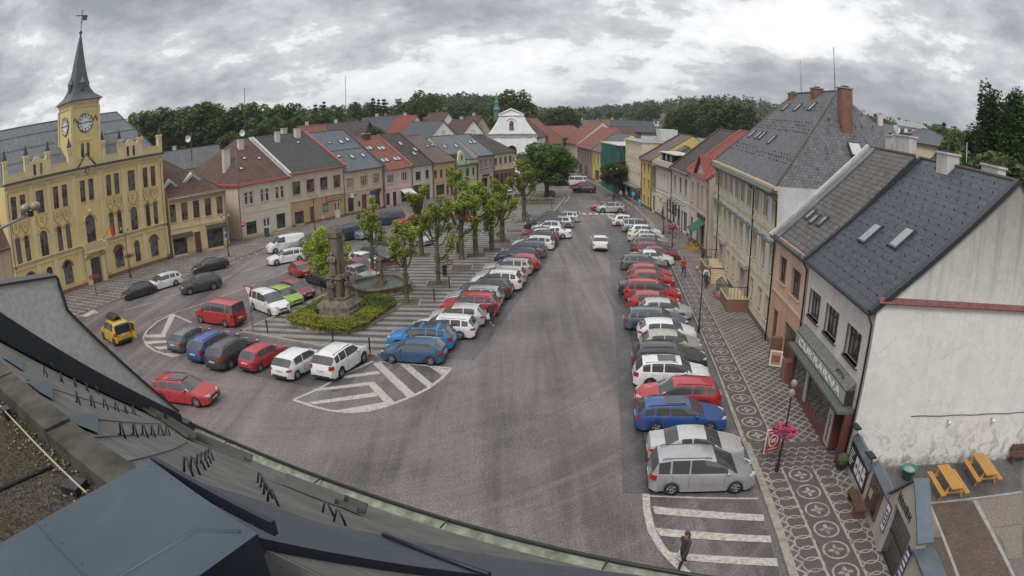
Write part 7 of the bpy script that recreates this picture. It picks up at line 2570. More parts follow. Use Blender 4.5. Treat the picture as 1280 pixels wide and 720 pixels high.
SPR = [('spr%d' % i, mk_spruce(60 + i, 16, 3.0, 3600)) for i in range(2)]
POP = [('pop0', mk_poplar(70, 22, 2.7, 17000)), ('pop1', mk_poplar(71, 20, 2.5, 15000))]
G1 = 'trees behind the house row'
BACK = [
 (176, 139, 0, 15, 105, 150, 'dark broad tree just right of the town hall roof'),
 (196, 136, 2, 15, 110, 150, 'dark tree second from the town hall roof'),
 (219, 139, 0, 15, 110, 150, 'dark tree above the white house with the long slate roof'),
 (238, 133, 2, 16, 112, 150, 'dark tall tree left of the one with a spruce tip'),
 (258, 128, 0, 17, 108, 150, 'broad drooping tree below the lone spruce tip'),
 (276, 134, 2, 16, 110, 150, 'dark tree between the spruce tip and the mast'),
 (306, 129, 0, 17, 108, 150, 'round dark tree behind the tall antenna mast'),
 (284, 166, 4, 9, 118, 130, 'small bright green bush tree beside the corner house chimney'),
 (338, 133, 3, 15, 125, 165, 'bright green tree above the felt roof house, left one'),
 (360, 129, 1, 16, 125, 165, 'high green tree above the felt roof chimneys'),
 (320, 150, 3, 11, 105, 130, 'low green tree in front of the round dark one by the mast'),
 (348, 147, 4, 11, 110, 140, 'low light green tree above the felt roof'),
 (376, 145, 1, 12, 120, 150, 'low green tree beside the orange roofed hut'),
 (417, 134, 0, 13, 140, 190, 'dark tree between two spruces above the metal roof'),
 (428, 137, 2, 12, 140, 190, 'dark tree right of the pointed spruce'),
 (403, 140, 1, 11, 135, 170, 'green tree left of the pointed spruce'),
 (450, 128, 2, 15, 170, 220, 'dark round tree left of the spruce group'),
 (441, 150, 3, 8, 130, 160, 'bright bushes above the metal roof house'),
 (458, 155, 4, 7, 125, 150, 'bright bushy tree behind the red tile roof'),
 (470, 160, 3, 7, 120, 145, 'low bush tree behind the dark chimney of the pink house'),
 (511, 127, 1, 14, 210, 260, 'green tree between the red roofed house and the tall airy tree'),
 (521, 133, 0, 12, 200, 240, 'low dark tree under the tall airy tree'),
 (532, 114, 4, 18, 230, 290, 'tall airy light tree behind the brown roofed gable house'),
 (543, 118, 4, 17, 235, 290, 'second tall airy tree standing beside the first'),
 (565, 129, 1, 14, 200, 260, 'broad green tree behind the white houses on the slope'),
 (574, 124, 2, 15, 220, 270, 'dark tree with uneven top left of the church'),
 (583, 128, 0, 14, 220, 270, 'dark tree above the orange gabled house'),
 (601, 131, 2, 13, 210, 260, 'dark conifer like tree left of the church turret'),
 (611, 129, 1, 14, 200, 250, 'tree directly behind the church turret, left side'),
 (598, 152, 3, 9, 170, 205, 'bright shrubs between the slope houses and the church'),
 (638, 113, 2, 19, 170, 215, 'very tall broad dark tree behind the church gable'),
 (629, 122, 0, 17, 170, 215, 'dark tree behind the church gable, left part of the pair'),
 (649, 124, 0, 17, 175, 220, 'dark tree behind the church gable, right part of the pair'),
 (672, 140, 1, 11, 200, 260, 'low green tree right of the church gable'),
 (690, 136, 1, 13, 210, 270, 'green tree above the orange tile roof'),
 (700, 133, 2, 14, 220, 280, 'tall dark green tree in the gap of the street'),
 (711, 138, 3, 13, 210, 270, 'green tree left of the grey roofed house'),
 (686, 150, 3, 9, 180, 220, 'bushy green tree right behind the orange tile roof'),
 (722, 152, 1, 9, 190, 230, 'bushy tree before the long white hall'),
 (738, 153, 3, 8, 190, 230, 'low bush tree below the long white hall'),
]
for i, (px, py, k, h, d0, d1, lab) in enumerate(BACK):
 e, d, p = seat(px, py, h * 0.97, d0, d1)
 key, fn = DEC[k]
 s = h / 14.5
 put_tree('deciduous_tree', key, fn, (p.x, p.y, p.z - h * 0.97), s * R.uniform(0.95, 1.15), R.uniform(0, 6), lab, G1, sz=s)
G2 = 'spruces behind the house row'
for px, py, h, d0, d1, lab in ((257, 121, 19, 118, 150, 'lone spruce tip rising over the broad trees right of the town hall'),
        (394, 127, 15, 150, 190, 'wide spruce left of the pointed one'), (405, 123, 16, 150, 190, 'pointed spruce above the metal roof house'),
        (440, 129, 12, 175, 220, 'thin single spruce above the metal roof ridge'),
        (466, 119, 17, 185, 230, 'spruce on the left of the tight group of three'), (473, 121, 16, 190, 230, 'spruce in the middle of the tight group of three'),
        (480, 120, 17, 185, 230, 'broad spruce on the right of the tight group of three'),
        (1137, 159, 14, 80, 100, 'dark spruce in front of the cream building behind the school roof'),
        (1180, 147, 16, 130, 190, 'single spruce tip on the wooded skyline left of the poplars')):
 e, d, p = seat(px, py, h, d0, d1)
 key, fn = SPR[R.randrange(2)]
 put_tree('spruce', key, fn, (p.x, p.y, p.z - h), h / 16 * (1.35 if 'broad' in lab or 'wide' in lab else 1.0), R.uniform(0, 6), lab, G2, sz=h / 16)
for px, py, k, h, d, lab, s in ((1239, 106, 0, 22, 62, 'tall columnar poplar at the right edge', 1.0), (1268, 107, 1, 21, 57, 'tall columnar poplar cut by the right picture edge', 1.0),
        (1222, 158, 0, 14, 66, 'shorter leafy poplar left of the two tall ones', 0.95)):
 p = at_d(px, py, d)
 key, fn = POP[k]
 hh = 22 if k == 0 else 20
 put_tree('poplar', key, fn, (p.x, p.y, p.z - h), s, R.uniform(0, 6), lab, 'poplars at the right', sz=h / hh)
for px, py, k, h, d0, d1, lab in ((1200, 172, 2, 11, 85, 110, 'round dark tree between the cream building and the poplars'), (1190, 160, 0, 13, 110, 150, 'dark tree on the skyline left of the poplars'),
         (1165, 158, 0, 12, 125, 170, 'tree crown over the pyramid roofed building'), (1212, 190, 4, 8, 62, 80, 'low light green tree beside the thin pole'),
         (1232, 190, 2, 10, 50, 58, 'dark bushy tree at the foot of the poplars'), (1258, 196, 0, 9, 46, 52, 'leafy tree hiding the poplar stems at the right edge'),
         (815, 131, 1, 14, 240, 330, 'broad light green tree on the slope above the modern block'), (872, 128, 3, 16, 210, 290, 'large bright green tree above the red pan roof'),
         (890, 124, 0, 16, 190, 260, 'tall dark tree beside the large bright green one'), (905, 126, 2, 16, 180, 250, 'dark tree just left of the school roof slope'),
         (852, 134, 3, 15, 210, 290, 'bright green tree over the dark brown tile roof'), (842, 148, 1, 9, 190, 240, 'bushy tree above the cream flat roofed block'),
         (925, 130, 0, 16, 180, 240, 'dark tree half hidden by the school roof slope'), (775, 138, 2, 10, 280, 340, 'dark tree at the foot of the wooded hill'),
         (803, 137, 0, 12, 270, 330, 'dark tree left of the broad light green one on the slope')):
 e, d, p = seat(px, py, h * 0.97, d0, d1)
 key, fn = DEC[k]
 s = h / 14.5
 put_tree('deciduous_tree', key, fn, (p.x, p.y, p.z - h * 0.97), s * R.uniform(1.0, 1.25), R.uniform(0, 6), lab, 'trees on the right hillside', sz=s)
fw = MB()
rng = random.Random(5)
def clump(x, y, z, r, h):
 for _ in range(34):
  a, q = rng.uniform(0, 2 * pi), rng.random() ** 0.5
  zz = rng.random()
  rr = r * (1 - 0.75 * zz ** 1.6) * q
  leaf(fw, (x + cos(a) * rr, y + sin(a) * rr, z + h * (0.15 + 0.85 * zz)), r * 0.55, rng, 0.1, 0 if rng.random() < 0.6 else 1)
for _ in range(4200):
 x, y = rng.uniform(-60, 560), rng.uniform(250, 800)
 if abs(x - 0.16 * y) < 15 and y < 300:
  continue
 r1 = hypot((x - 175) / 175, (y - 560) / 150)
 r2 = hypot((x - 330) / 190, (y - 330) / 110)
 if min(r1, r2) < 1.5 + 0.25 * noise.noise(Vector((x * .02, y * .02, 1))):
  clump(x, y, terrain(x, y), rng.uniform(3.4, 5.5), rng.uniform(9, 15))
for _ in range(1500):
 a = rng.uniform(-1.15, -0.02)
 d = rng.uniform(230, 520)
 x, y = sin(a) * d, cos(a) * d
 if terrain(x, y) > 3 and noise.noise(Vector((x * .012, y * .012, 4))) > -0.12:
  clump(x, y, terrain(x, y), rng.uniform(3.4, 5.5), rng.uniform(8, 12))
for _ in range(700):
 a = rng.uniform(0.35, 1.1)
 d = rng.uniform(170, 330)
 x, y = sin(a) * d, cos(a) * d
 clump(x, y, terrain(x, y), rng.uniform(3.4, 5.0), rng.uniform(8, 12))
o = fw.build('woods', [M['leaf_dark'], M['needle']])
tag(o, 'dense dark woods covering the hills round the town', 'woods', kind='stuff')
b = MB()
N = 80
for i in range(N):
 f = lambda i: (-2500 + 6500 * i / N, 3600, -30), lambda i: (-2500 + 6500 * i / N, 3700, 40 + 45 * noise.noise(Vector((i * 0.13, 0, 3))) + 30 * sin(i * 0.21))
 b.face([f[0](i), f[0](i + 1), f[1](i + 1), f[1](i)], 0, None, True)
 b.face([f[1](i), f[1](i + 1), (-2500 + 6500 * (i + 1) / N, 4400, -30), (-2500 + 6500 * i / N, 4400, -30)], 0, None, True)
tag(b.build('hills', plain('far_forest', (0.05, 0.075, 0.06), 0.95, var=0.3, scale=0.01)), kind='structure')
# ------------------------------------------------------------------ plaza: hedge bed, column, fountain, furniture
def m_stone(name, c, dark=0.5):
 t = NT(name)
 w = t.pos('World')
 n = t.noise(w, 2.2, 6, 0.7)
 st = t.noise(t.pos('World', scale=(3, 3, 0.4)), 1.0, 5, 0.65)
 fine = t.noise(w, 16, 5, 0.7)
 col = t.mix(t.ramp(n, [(0.3, 0.0), (0.7, 1.0)]), mul(c, 0.65), mul(c, 1.3))
 col = t.mix(t.math('MULTIPLY', t.ramp(st, [(0.45, 0.0), (0.65, 1.0)]), dark), col, mul(c, 0.3))
 col = t.mix(0.4, col, t.ramp(fine, [(0.3, 0.2), (0.7, 0.8)]), 'OVERLAY')
 t.bump(fine, 0.5, 0.03)
 return t.out(col, 0.9, spec=0.2)
M['sandstone'] = m_stone('weathered_sandstone', (0.19, 0.16, 0.125), 0.75)
M['soil'] = plain('tree_pit_soil', (0.10, 0.075, 0.06), 0.95, var=0.3, scale=5)
M['water'] = NT('fountain_water').out((0.075, 0.105, 0.085), 0.3, spec=0.15)
M['bench'] = plain('bench_wood', (0.13, 0.07, 0.05), 0.7, var=0.25)
b = MB()
for px, py in ((509, 380), (548, 356), (527, 321), (595, 321), (628, 303), (655, 278), (577, 336), (615, 314), (643, 290)):
 p = at(px, py)
 s, k = 0.95, 0.1
 b.face([(p.x - s, p.y - s, 0.127), (p.x + s, p.y - s, 0.127), (p.x + s, p.y + s, 0.127), (p.x - s, p.y + s, 0.127)], 0)
 for (x0, x1, y0, y1) in ((-s - k, s + k, -s - k, -s), (-s - k, s + k, s, s + k), (-s - k, -s, -s, s), (s, s + k, -s, s)):
  b.bb(p.x + x0, p.x + x1, p.y + y0, p.y + y1, 0.1, 0.15, 1)
tag(b.build('tree_pit', [M['soil'], M['kerb']]), kind='structure')
cst = at(426, 388)
cx_, cy_ = cst.x, cst.y
HP = [at(*q, 0.5) for q in ((358, 397), (365, 403), (400, 411), (436, 412), (460, 404), (497, 379), (485, 370), (466, 368), (437, 376), (455, 384), (440, 398), (402, 398), (392, 390), (412, 378), (404, 372), (380, 386))]
t = thing('hedge_bed', (cx_, cy_, 0.1), 'low clipped hedge with yellow green front wrapping the stone column', 'hedge')
b = MB()
rng = random.Random(3)
poly = [Vector((p.x - cx_, p.y - cy_)) for p in HP]
def inside(pt, pl):
 c = False
 j = len(pl) - 1
 for i in range(len(pl)):
  if (pl[i].y > pt.y) != (pl[j].y > pt.y) and pt.x < (pl[j].x - pl[i].x) * (pt.y - pl[i].y) / (pl[j].y - pl[i].y) + pl[i].x:
   c = not c
  j = i
 return c
x0, x1 = min(p.x for p in poly), max(p.x for p in poly)
y0, y1 = min(p.y for p in poly), max(p.y for p in poly)
cnt = 0
while cnt < 14000:
 q = Vector((rng.uniform(x0, x1), rng.uniform(y0, y1)))
 if not inside(q, poly):
  continue
 h = 0.58 + 0.14 * noise.noise(Vector((q.x * 1.3, q.y * 1.3, 0)))
 z = h * rng.random() ** 0.35
 yel = noise.noise(Vector((q.x * 0.5, q.y * 0.5, 7))) + (0.35 if q.y < -1.5 else -0.25)
 leaf(b, (q.x, q.y, z), 0.15, rng, 0, 1 if yel > rng.uniform(-.2, .3) else 0)
 cnt += 1
b.build('foliage', [M['leaf_mid'], m_leaf('leaves_hedge', (0.34, 0.36, 0.04), 0.3)], t)
b = MB()
rim = [at(*q) for q in ((357, 404), (365, 409), (400, 417), (437, 418), (462, 410), (500, 384))]
for i in range(len(rim) - 1):
 p, q = rim[i] - Vector((cx_, cy_, 0)), rim[i + 1] - Vector((cx_, cy_, 0))
 d = (q - p).normalized()
 n = Vector((-d.y, d.x, 0)) * 0.12
 b.shell([(*(p - n)[:2], 0), (*(q - n)[:2], 0), (*(q + n)[:2], 0), (*(p + n)[:2], 0), (*(p - n)[:2], 0.22), (*(q - n)[:2], 0.22), (*(q + n)[:2], 0.22), (*(p + n)[:2], 0.22)],
   [(4, 5, 6, 7), (0, 1, 5, 4), (1, 2, 6, 5), (2, 3, 7, 6), (3, 0, 4, 7)])
b.build('stone_rim', M['kerb'], t)
t = thing('stone_column', (cx_, cy_, 0.12), 'weathered baroque stone column with carved saints and a stepped base', 'monument', radians(-20))
b = MB()
for z0, z1, s0, s1 in ((0, 0.25, 1.75, 1.7), (0.25, 0.55, 1.55, 1.5), (0.55, 1.0, 1.42, 0.95), (1.0, 1.15, 1.0, 1.0)):
 n = 8
 f = lambda s, z: [(s * x, s * y, z) for x, y in ((-1, -.75), (-.75, -1), (.75, -1), (1, -.75), (1, .75), (.75, 1), (-.75, 1), (-1, .75))]
 a_, c_ = f(s0, z0), f(s1, z1)
 b.shell(a_ + c_, [(k, (k + 1) % 8, 8 + (k + 1) % 8, 8 + k) for k in range(8)] + [tuple(range(8, 16))])
b.build('stepped_base', M['sandstone'], t)
b = MB()
b.box((0, 0, 1.85), (1.3, 1.3, 1.4), 0)
b.box((0, 0, 2.62), (1.6, 1.6, 0.14), 0)
b.box((0, 0, 2.76), (1.45, 1.45, 0.14), 0)
b.box((0, 0, 4.25), (0.92, 0.92, 2.9), 0, taper=0.86)
b.box((0, 0, 5.78), (1.05, 1.05, 0.16), 0)
b.box((0, 0, 5.95), (0.92, 0.92, 0.18), 0)
b.box((0, 0, 6.2), (0.6, 0.6, 0.34), 0, taper=0.7)
for k in range(4):
 a = pi / 2 * k
 b.box((0.55 * cos(a + pi / 4) * 1.3, 0.55 * sin(a + pi / 4) * 1.3, 1.85), (0.26, 0.26, 1.35), 0, a + pi / 4)
for k in range(10):
 b.ball((0.66 * cos(k * 0.63), 0.66 * sin(k * 0.63), 2.45 - 0.1 * (k % 3)), 0.16, 0, 7, 5)
b.build('shaft', M['sandstone'], t)
def statue(b, x, y, z, h, rz):
 """draped standing figure: robe, shoulders, folded arms, head"""
 ca, sa = cos(rz), sin(rz)
 P = lambda u, v, w: (x + u * ca - v * sa, y + u * sa + v * ca, z + w * h)
 prof = [(0.20, 0.0), (0.19, 0.1), (0.16, 0.35), (0.13, 0.55), (0.155, 0.72), (0.17, 0.80), (0.09, 0.84), (0.05, 0.86)]
 n = 12
 base = len(b.v)
 for r, w in prof:
  for k in range(n):
   a = 2 * pi * k / n
   fold = 1 + 0.10 * sin(a * 5 + w * 6) * (1 - w)
   b.v.append(P(r * h * cos(a) * fold, r * h * 0.72 * sin(a) * fold, w))
 for i in range(len(prof) - 1):
  for k in range(n):
   j = (k + 1) % n
   b.f.append((base + i * n + k, base + i * n + j, base + (i + 1) * n + j, base + (i + 1) * n + k))
   b.mi.append(0)
   b.uv.append(None)
   b.sm.append(True)
 b.ball(P(0, 0, 0.92), 0.078 * h, 0, 9, 6, (0.9, 0.95, 1.2))
 for s in (-1, 1):
  b.tube([P(s * 0.15 * h, 0, 0.79), P(s * 0.19 * h, -0.08 * h, 0.62), P(s * 0.04 * h, -0.17 * h, 0.63)], [0.05 * h, 0.045 * h, 0.03 * h], 7)
for (x, y, z, h, rz, k) in ((0.0, -0.62, 2.83, 1.75, 0.0, 0), (-0.1, -0.86, 1.1, 1.4, 0, 1), (0.8, -0.05, 1.1, 1.4, pi / 2, 1), (-0.85, 0.0, 1.1, 1.4, -pi / 2, 1)):
 b = MB()
 statue(b, x, y, z, h, rz)
 b.build('carved_saint', M['sandstone'], t)
pf = at(476, 364)
t = thing('fountain', (pf.x, pf.y, 0.12), 'polygonal stone fountain basin with a square pillar in the water', 'fountain', radians(-12))
b = MB()
n = 16
rr = lambda k: 2.35 + (0.42 if k % 4 in (0,) else (0.18 if k % 2 else 0.0))
pt = [(rr(k) * cos(2 * pi * k / n), rr(k) * sin(2 * pi * k / n)) for k in range(n)]
for k in range(n):
 j = (k + 1) % n
 for (s0, z0), (s1, z1) in (((1.06, 0), (1.06, 0.12)), ((1.06, 0.12), (0.99, 0.2)), ((0.99, 0.2), (1.0, 0.55)), ((1.0, 0.55), (1.06, 0.62)), ((1.06, 0.62), (1.06, 0.74)), ((1.06, 0.74), (0.86, 0.74)), ((0.86, 0.74), (0.86, 0.2))):
  b.face([(pt[k][0] * s0, pt[k][1] * s0, z0), (pt[j][0] * s0, pt[j][1] * s0, z0), (pt[j][0] * s1, pt[j][1] * s1, z1), (pt[k][0] * s1, pt[k][1] * s1, z1)])
b.build('basin', M['sandstone'], t)
b = MB()
b.face([(p[0] * 0.865, p[1] * 0.865, 0.55) for p in pt])
b.build('water', M['water'], t)
b = MB()
b.box((0, 0, 0.5), (1.0, 1.0, 0.6), 0, taper=0.85)
b.box((0, 0, 0.9), (0.75, 0.75, 0.2), 0, taper=0.8)
b.box((0, 0, 1.75), (0.5, 0.5, 1.6), 0, taper=0.92)
b.box((0, 0, 2.6), (0.62, 0.62, 0.12), 0)
b.box((0, 0, 2.8), (0.5, 0.5, 0.3), 0, taper=0.25)
b.ball((0, -0.27, 1.5), 0.16, 1, 8, 5)
b.build('pillar', [M['sandstone'], M['w_cream']], t)
pw = at(672, 256)
t = thing('planter_wall', (pw.x, pw.y, 0.1), 'low stone wall ring round the foot of the large round tree', 'planter', radians(5))
b = MB()
b.bb(-2.2, 2.6, -0.3, 0.1, 0, 0.75, 0)
b.bb(-2.3, 2.7, -0.4, 0.2, 0.75, 0.88, 0)
b.bb(2.3, 2.6, 0.1, 3.4, 0, 0.8, 0)
b.build('wall', M['sandstone'], t)
pw = at(669, 250)
t = thing('stone_well', (pw.x, pw.y, 0.1), 'small stone cross on a pedestal left of the large round tree', 'monument')
b = MB()
b.box((0, 0, 0.5), (0.9, 0.9, 1.0), 0, taper=0.8)
b.box((0, 0, 1.7), (0.35, 0.35, 1.5), 0, taper=0.8)
b.box((0, 0, 2.55), (0.3, 0.2, 0.8), 0)
b.box((0, 0, 2.7), (0.8, 0.2, 0.22), 0)
b.build('pedestal', M['sandstone'], t)
pw = at(690, 247)
b = MB()
b.ball((0, 0, 0.55), 0.62, 0, 12, 8)
o = b.build('stone_ball', M['dark_stone'])
o.location = (pw.x, pw.y, 0.1)
tag(o, 'dark round ball shaped shrub tub right of the large round tree trunk', 'planter')
def bench(px, py, rz, label, table=False):
 p = at(px, py)
 t = thing('park_bench', (p.x, p.y, 0.12), label, 'bench', rz, 'benches on the plaza')
 b = MB()
 for k in range(4):
  b.bb(-0.85, 0.85, -0.24 + k * 0.125, -0.14 + k * 0.125, 0.43, 0.47)
 b.build('seat', M['bench'], t)
 b = MB()
 for k in range(3):
  b.bb(-0.85, 0.85, 0.27 + 0.03 * k, 0.31 + 0.03 * k, 0.55 + 0.13 * k, 0.65 + 0.13 * k)
 b.build('backrest', M['bench'], t)
 for x in (-0.65, 0.65):
  b = MB()
  b.tube([(x, -0.22, 0), (x, -0.2, 0.42), (x, 0.25, 0.42), (x, 0.36, 0.95)], 0.025, 6)
  b.tube([(x, 0.25, 0.42), (x, 0.32, 0)], 0.025, 6)
  b.build('leg', M['black'], t)
 return t
bench(490, 342, radians(35), 'wooden bench behind the fountain pillar')
bench(558, 334, radians(60), 'wooden bench beside the forked pollarded tree')
bench(627, 301, radians(70), 'dark bench at the foot of the pollarded tree by the navy crossover')
bench(661, 275, radians(80), 'bench between the thick trunked tree and the far cars')
def bollard(px, py, label, h=1.0):
 p = at(px, py)
 b = MB()
 b.lathe([(0.05, 0), (0.05, h - 0.06), (0.062, h - 0.05), (0.045, h), (0, h)], (0, 0, 0), 10, 0)
 o = b.build('bollard', M['black'])
 o.location = (p.x, p.y, 0.12)
 return tag(o, label, 'bollard', 'thin bollards round the plaza')
for px, py, lab in ((296, 411, 'thin bollard left of the give way sign'), (335, 418, 'thin bollard right of the give way sign'), (417, 431, 'thin bollard behind the white off-roader'),
     (463, 443, 'thin bollard at the plaza tip beside the steel blue hatchback'), (543, 378, 'thin bollard near the nose of the red crossover'), (562, 362, 'thin bollard beside the forked pollarded tree pit'),
     (402, 366, 'thin bollard left of the stone column'), (690, 262, 'short dark bollard at the far end of the plaza')):
 bollard(px, py, lab)
def bin_(px, py, label, s=1.0):
 p = at(px, py)
 t = thing('litter_bin', (p.x, p.y, 0.12), label, 'bin', 0.2)
 b = MB()
 b.box((0, 0, 0.5 * s), (0.4 * s, 0.35 * s, 0.8 * s), 0)
 b.box((0, 0, 0.93 * s), (0.46 * s, 0.4 * s, 0.06), 0)
 b.build('box', M['car_trim'], t)
 b = MB()
 b.tube([(0, 0.2 * s, 0), (0, 0.2 * s, 1.1 * s)], 0.025, 6)
 b.build('post', M['black'], t)
bin_(556, 346, 'dark litter bin beside the forked pollarded tree')
bin_(574, 318, 'dark cube planter under the leafy dark tree', 1.3)
bin_(608, 291, 'dark cube planter left of the slender staked tree', 1.4)
def lamp_post(px, py, h, label, globes=2, arm=0.5, flower=False, rz=0.0, z0=0.12):
 p = at(px, py)
 t = thing('street_lamp', (p.x, p.y, z0), label, 'street lamp', rz)
 b = MB()
 b.lathe([(0.10, 0), (0.10, 0.35), (0.065, 0.45), (0.045, 1.2), (0.035, h)], (0, 0, 0), 10, 0)
 for s in ((-1, 1) if globes == 2 else (1,)):
  b.tube([(0, 0, h - 0.35), (s * arm * 0.5, 0, h - 0.1), (s * arm, 0, h - 0.05), (s * arm, 0, h + 0.12)], 0.022, 6)
  b.tube([(0, 0, h - 0.75), (s * arm * 0.4, 0, h - 0.5), (s * arm * 0.75, 0, h - 0.15)], 0.012, 5)
 b.build('pole', M['black'], t)
 for s in ((-1, 1) if globes == 2 else (1,)):
  g = MB()
  g.lathe([(0.05, 0.1), (0.13, 0.17), (0.155, 0.29), (0.12, 0.41), (0.05, 0.46), (0.0, 0.48)], (s * arm, 0, h), 12, 0)
  g.build('globe', M['lamp_glass'], t)
 if flower:
  f = MB()
  rng = random.Random(9)
  for _ in range(420):
   d = Vector((rng.gauss(0, 1), rng.gauss(0, 1), rng.gauss(0, 1))).normalized() * rng.random() ** 0.4
   leaf(f, (d.x * 0.62, d.y * 0.62, flower + d.z * 0.24), 0.13, rng, 0, 0 if rng.random() < 0.8 else 1)
  f.build('flower_basket', [plain('petunia_pink', (0.42, 0.03, 0.13), 0.6), M['leaf']], t)
 return t
M['lamp_glass'] = plain('lamp_glass', (0.26, 0.22, 0.165), 0.2, var=0.05)
lamp_post(970, 592, 3.7, 'black twin globe lamp with a pink flower basket before the pastry shop', flower=2.05, rz=radians(60))
lamp_post(873, 417, 4.2, 'tall thin black lamp post on the mosaic pavement near the cyclist', flower=False, rz=0.3)
lamp_post(840, 310, 4.0, 'black lamp post with hanging flowers beside the parked bicycles', flower=2.2)
lamp_post(829, 294, 4.0, 'black lamp post at the kerb by the cream saloon')
lamp_post(767, 252, 5.0, 'lamp post on the right pavement beyond the zebra')
lamp_post(286, 322, 4.5, 'twin armed lamp post in front of the orange cream shop house')
lamp_post(394, 289, 4.5, 'twin armed lamp post before the long cream and tan house')
lamp_post(163, 348, 5.2, 'twin armed lamp post before the town hall windows')
def sign_post(px, py, h, label, kind, rz=0.0, z0=0.1):
 p = at(px, py)
 t = thing('traffic_sign', (p.x, p.y, z0), label, 'sign', rz)
 b = MB()
 b.tube([(0, 0, 0), (0, 0, h)], 0.035, 8)
 b.build('post', M['zinc'], t)
 b = MB()
 if kind == 'yield':
  o = [(-0.5, h), (0.5, h), (0, h - 0.87)]
  i_ = [(-0.34, h - 0.09), (0.34, h - 0.09), (0, h - 0.68)]
  b.extr(o, ((0, 0.02, 0), (1, 0, 0)), (0, 0, 1), (0, -0.03, 0), 0)
  b.face([(x, -0.014, z) for x, z in i_], 1)
  mats = [M['relief_red'], M['white']]
 elif kind == 'p':
  b.bb(-0.3, 0.3, -0.05, -0.03, h - 0.6, h, 0)
  mats = [plain('sign_blue2', (0.03, 0.22, 0.42), 0.4)]
 elif kind == 'round':
  b.lathe([(0, -0.05), (0.33, -0.05), (0.33, -0.03)], (0, 0, h - 0.33), 20, 0, 'Y')
  b.bb(-0.22, 0.22, -0.056, -0.05, h - 0.38, h - 0.28, 1)
  mats = [M['relief_red'], M['white']]
 o_ = b.build('sign_plate', mats, t)
 if kind == 'p':
  lettering(o_, 'P', 0.5, (0, -0.055, h - 0.3), 'white')
 return t
M['relief_red'] = plain('sign_red2', (0.42, 0.02, 0.025), 0.4)
sign_post(317, 416, 3.4, 'triangular give way sign with red border on the plaza edge', 'yield', radians(-25))
sign_post(791, 268, 3.2, 'blue parking sign on the right pavement by the yellow house', 'p')
sign_post(799, 275, 2.8, 'lower blue sign beside the parking sign on the right pavement', 'p')
sign_post(306, 306, 2.9, 'round red no entry sign by the cream corner house', 'round', radians(35))
for px, py, h, lab in ((121, 370, 1.9, 'post with a pink flower bowl near the town hall door'), (165, 350, 2.6, 'post with a dark red flower bowl before the town hall windows')):
 p = at(px, py)
 t = thing('flower_post', (p.x, p.y, 0.12), lab, 'flower post')
 b = MB()
 b.tube([(0, 0, 0), (0, 0, h)], 0.035, 8)
 b.build('post', M['black'], t)
 f = MB()
 rng = random.Random(int(px))
 for _ in range(220):
  d = Vector((rng.gauss(0, 1), rng.gauss(0, 1), rng.gauss(0, 1))).normalized() * rng.random() ** 0.4
  leaf(f, (d.x * 0.75, d.y * 0.75, h + d.z * 0.28), 0.16, rng, 0, 0 if rng.random() < 0.85 else 1)
 f.build('flowers', [plain('flowers_red', (0.22, 0.025, 0.07), 0.6), M['leaf']], t)
p = at(962, 571)
t = thing('advert_board', (p.x, p.y, 0.12), 'red and white advertising board standing at the kerb beside the flower lamp', 'sign board', radians(12))
b = MB()
b.bb(-0.42, 0.42, -0.03, 0.03, 0.15, 1.35, 0)
b.bb(-0.395, 0.395, -0.036, -0.03, 0.18, 1.32, 1)
for k in range(20):
 a0, a1 = 2 * pi * k / 20, 2 * pi * (k + 1) / 20
 b.face([(0.20 * cos(a0), -0.04, 0.76 + 0.26 * sin(a0)), (0.28 * cos(a0), -0.04, 0.76 + 0.34 * sin(a0)), (0.28 * cos(a1), -0.04, 0.76 + 0.34 * sin(a1)), (0.20 * cos(a1), -0.04, 0.76 + 0.26 * sin(a1))], 0)
b.bb(-0.13, 0.13, -0.04, -0.037, 0.66, 0.86, 0)
b.bb(-0.3, 0.3, -0.04, -0.037, 1.16, 1.22, 0)
b.bb(-0.3, 0.3, -0.04, -0.037, 0.3, 0.36, 0)
b.build('panel', [M['white'], plain('board_red', (0.50, 0.045, 0.05), 0.45)], t)
b = MB()
for x in (-0.35, 0.35):
 b.tube([(x, -0.02, 1.3), (x, -0.25, 0)], 0.02, 5)
 b.tube([(x, 0.02, 1.3), (x, 0.25, 0)], 0.02, 5)
b.build('stand', M['zinc'], t)
p = at(968, 462)
t = thing('advert_board', (p.x, p.y, 0.12), 'small white framed board with a reddish picture by the salmon house door', 'sign board', radians(-30))
b = MB()
b.bb(-0.4, 0.4, -0.03, 0.03, 0.1, 1.1, 0)
b.bb(-0.32, 0.32, -0.036, -0.03, 0.2, 1.02, 1)
b.bb(-0.26, 0.26, -0.04, -0.036, 0.35, 0.8, 2)
b.build('panel', [M['white'], M['tan'], M['relief']], t)
b = MB()
for x in (-0.3, 0.3):
 b.tube([(x, 0.02, 1.05), (x, 0.3, 0)], 0.02, 5)
b.build('stand', M['zinc'], t)
for px, py, top, d, lab in ((307, 178, 110, 105, 'tall thin antenna mast with a white dish behind the corner house roof'), (239, 178, 165, 100, 'short aerial with a dish on the grey roof by the town hall'), (432, 120, 95, 160, 'thin radio mast in the sky above the metal roof house')):
 a, b_ = at_d(px, py, d), at_d(px, top, d)
 t = thing('antenna_mast', (a.x, a.y, a.z - 3), lab, 'antenna')
 b = MB()
 b.tube([(0, 0, 0), (0, 0, b_.z - a.z + 3)], 0.06, 6)
 if d < 130:
  b.tube([(-0.6, 0, 4.2), (0.9, 0, 4.2)], 0.03, 5)
  b.tube([(0.9, 0, 4.2), (0.9, 0, 5.0)], 0.03, 5)
 b.build('pole', M['gutter'], t)
 if d < 130:
  g = MB()
  g.lathe([(0, 0.1), (0.35, 0.05), (0.55, -0.1), (0.5, -0.12)], (-0.5, -0.1, 4.6 if px > 300 else 3.6), 12, 0, 'Y')
  g.build('dish', M['white'], t)
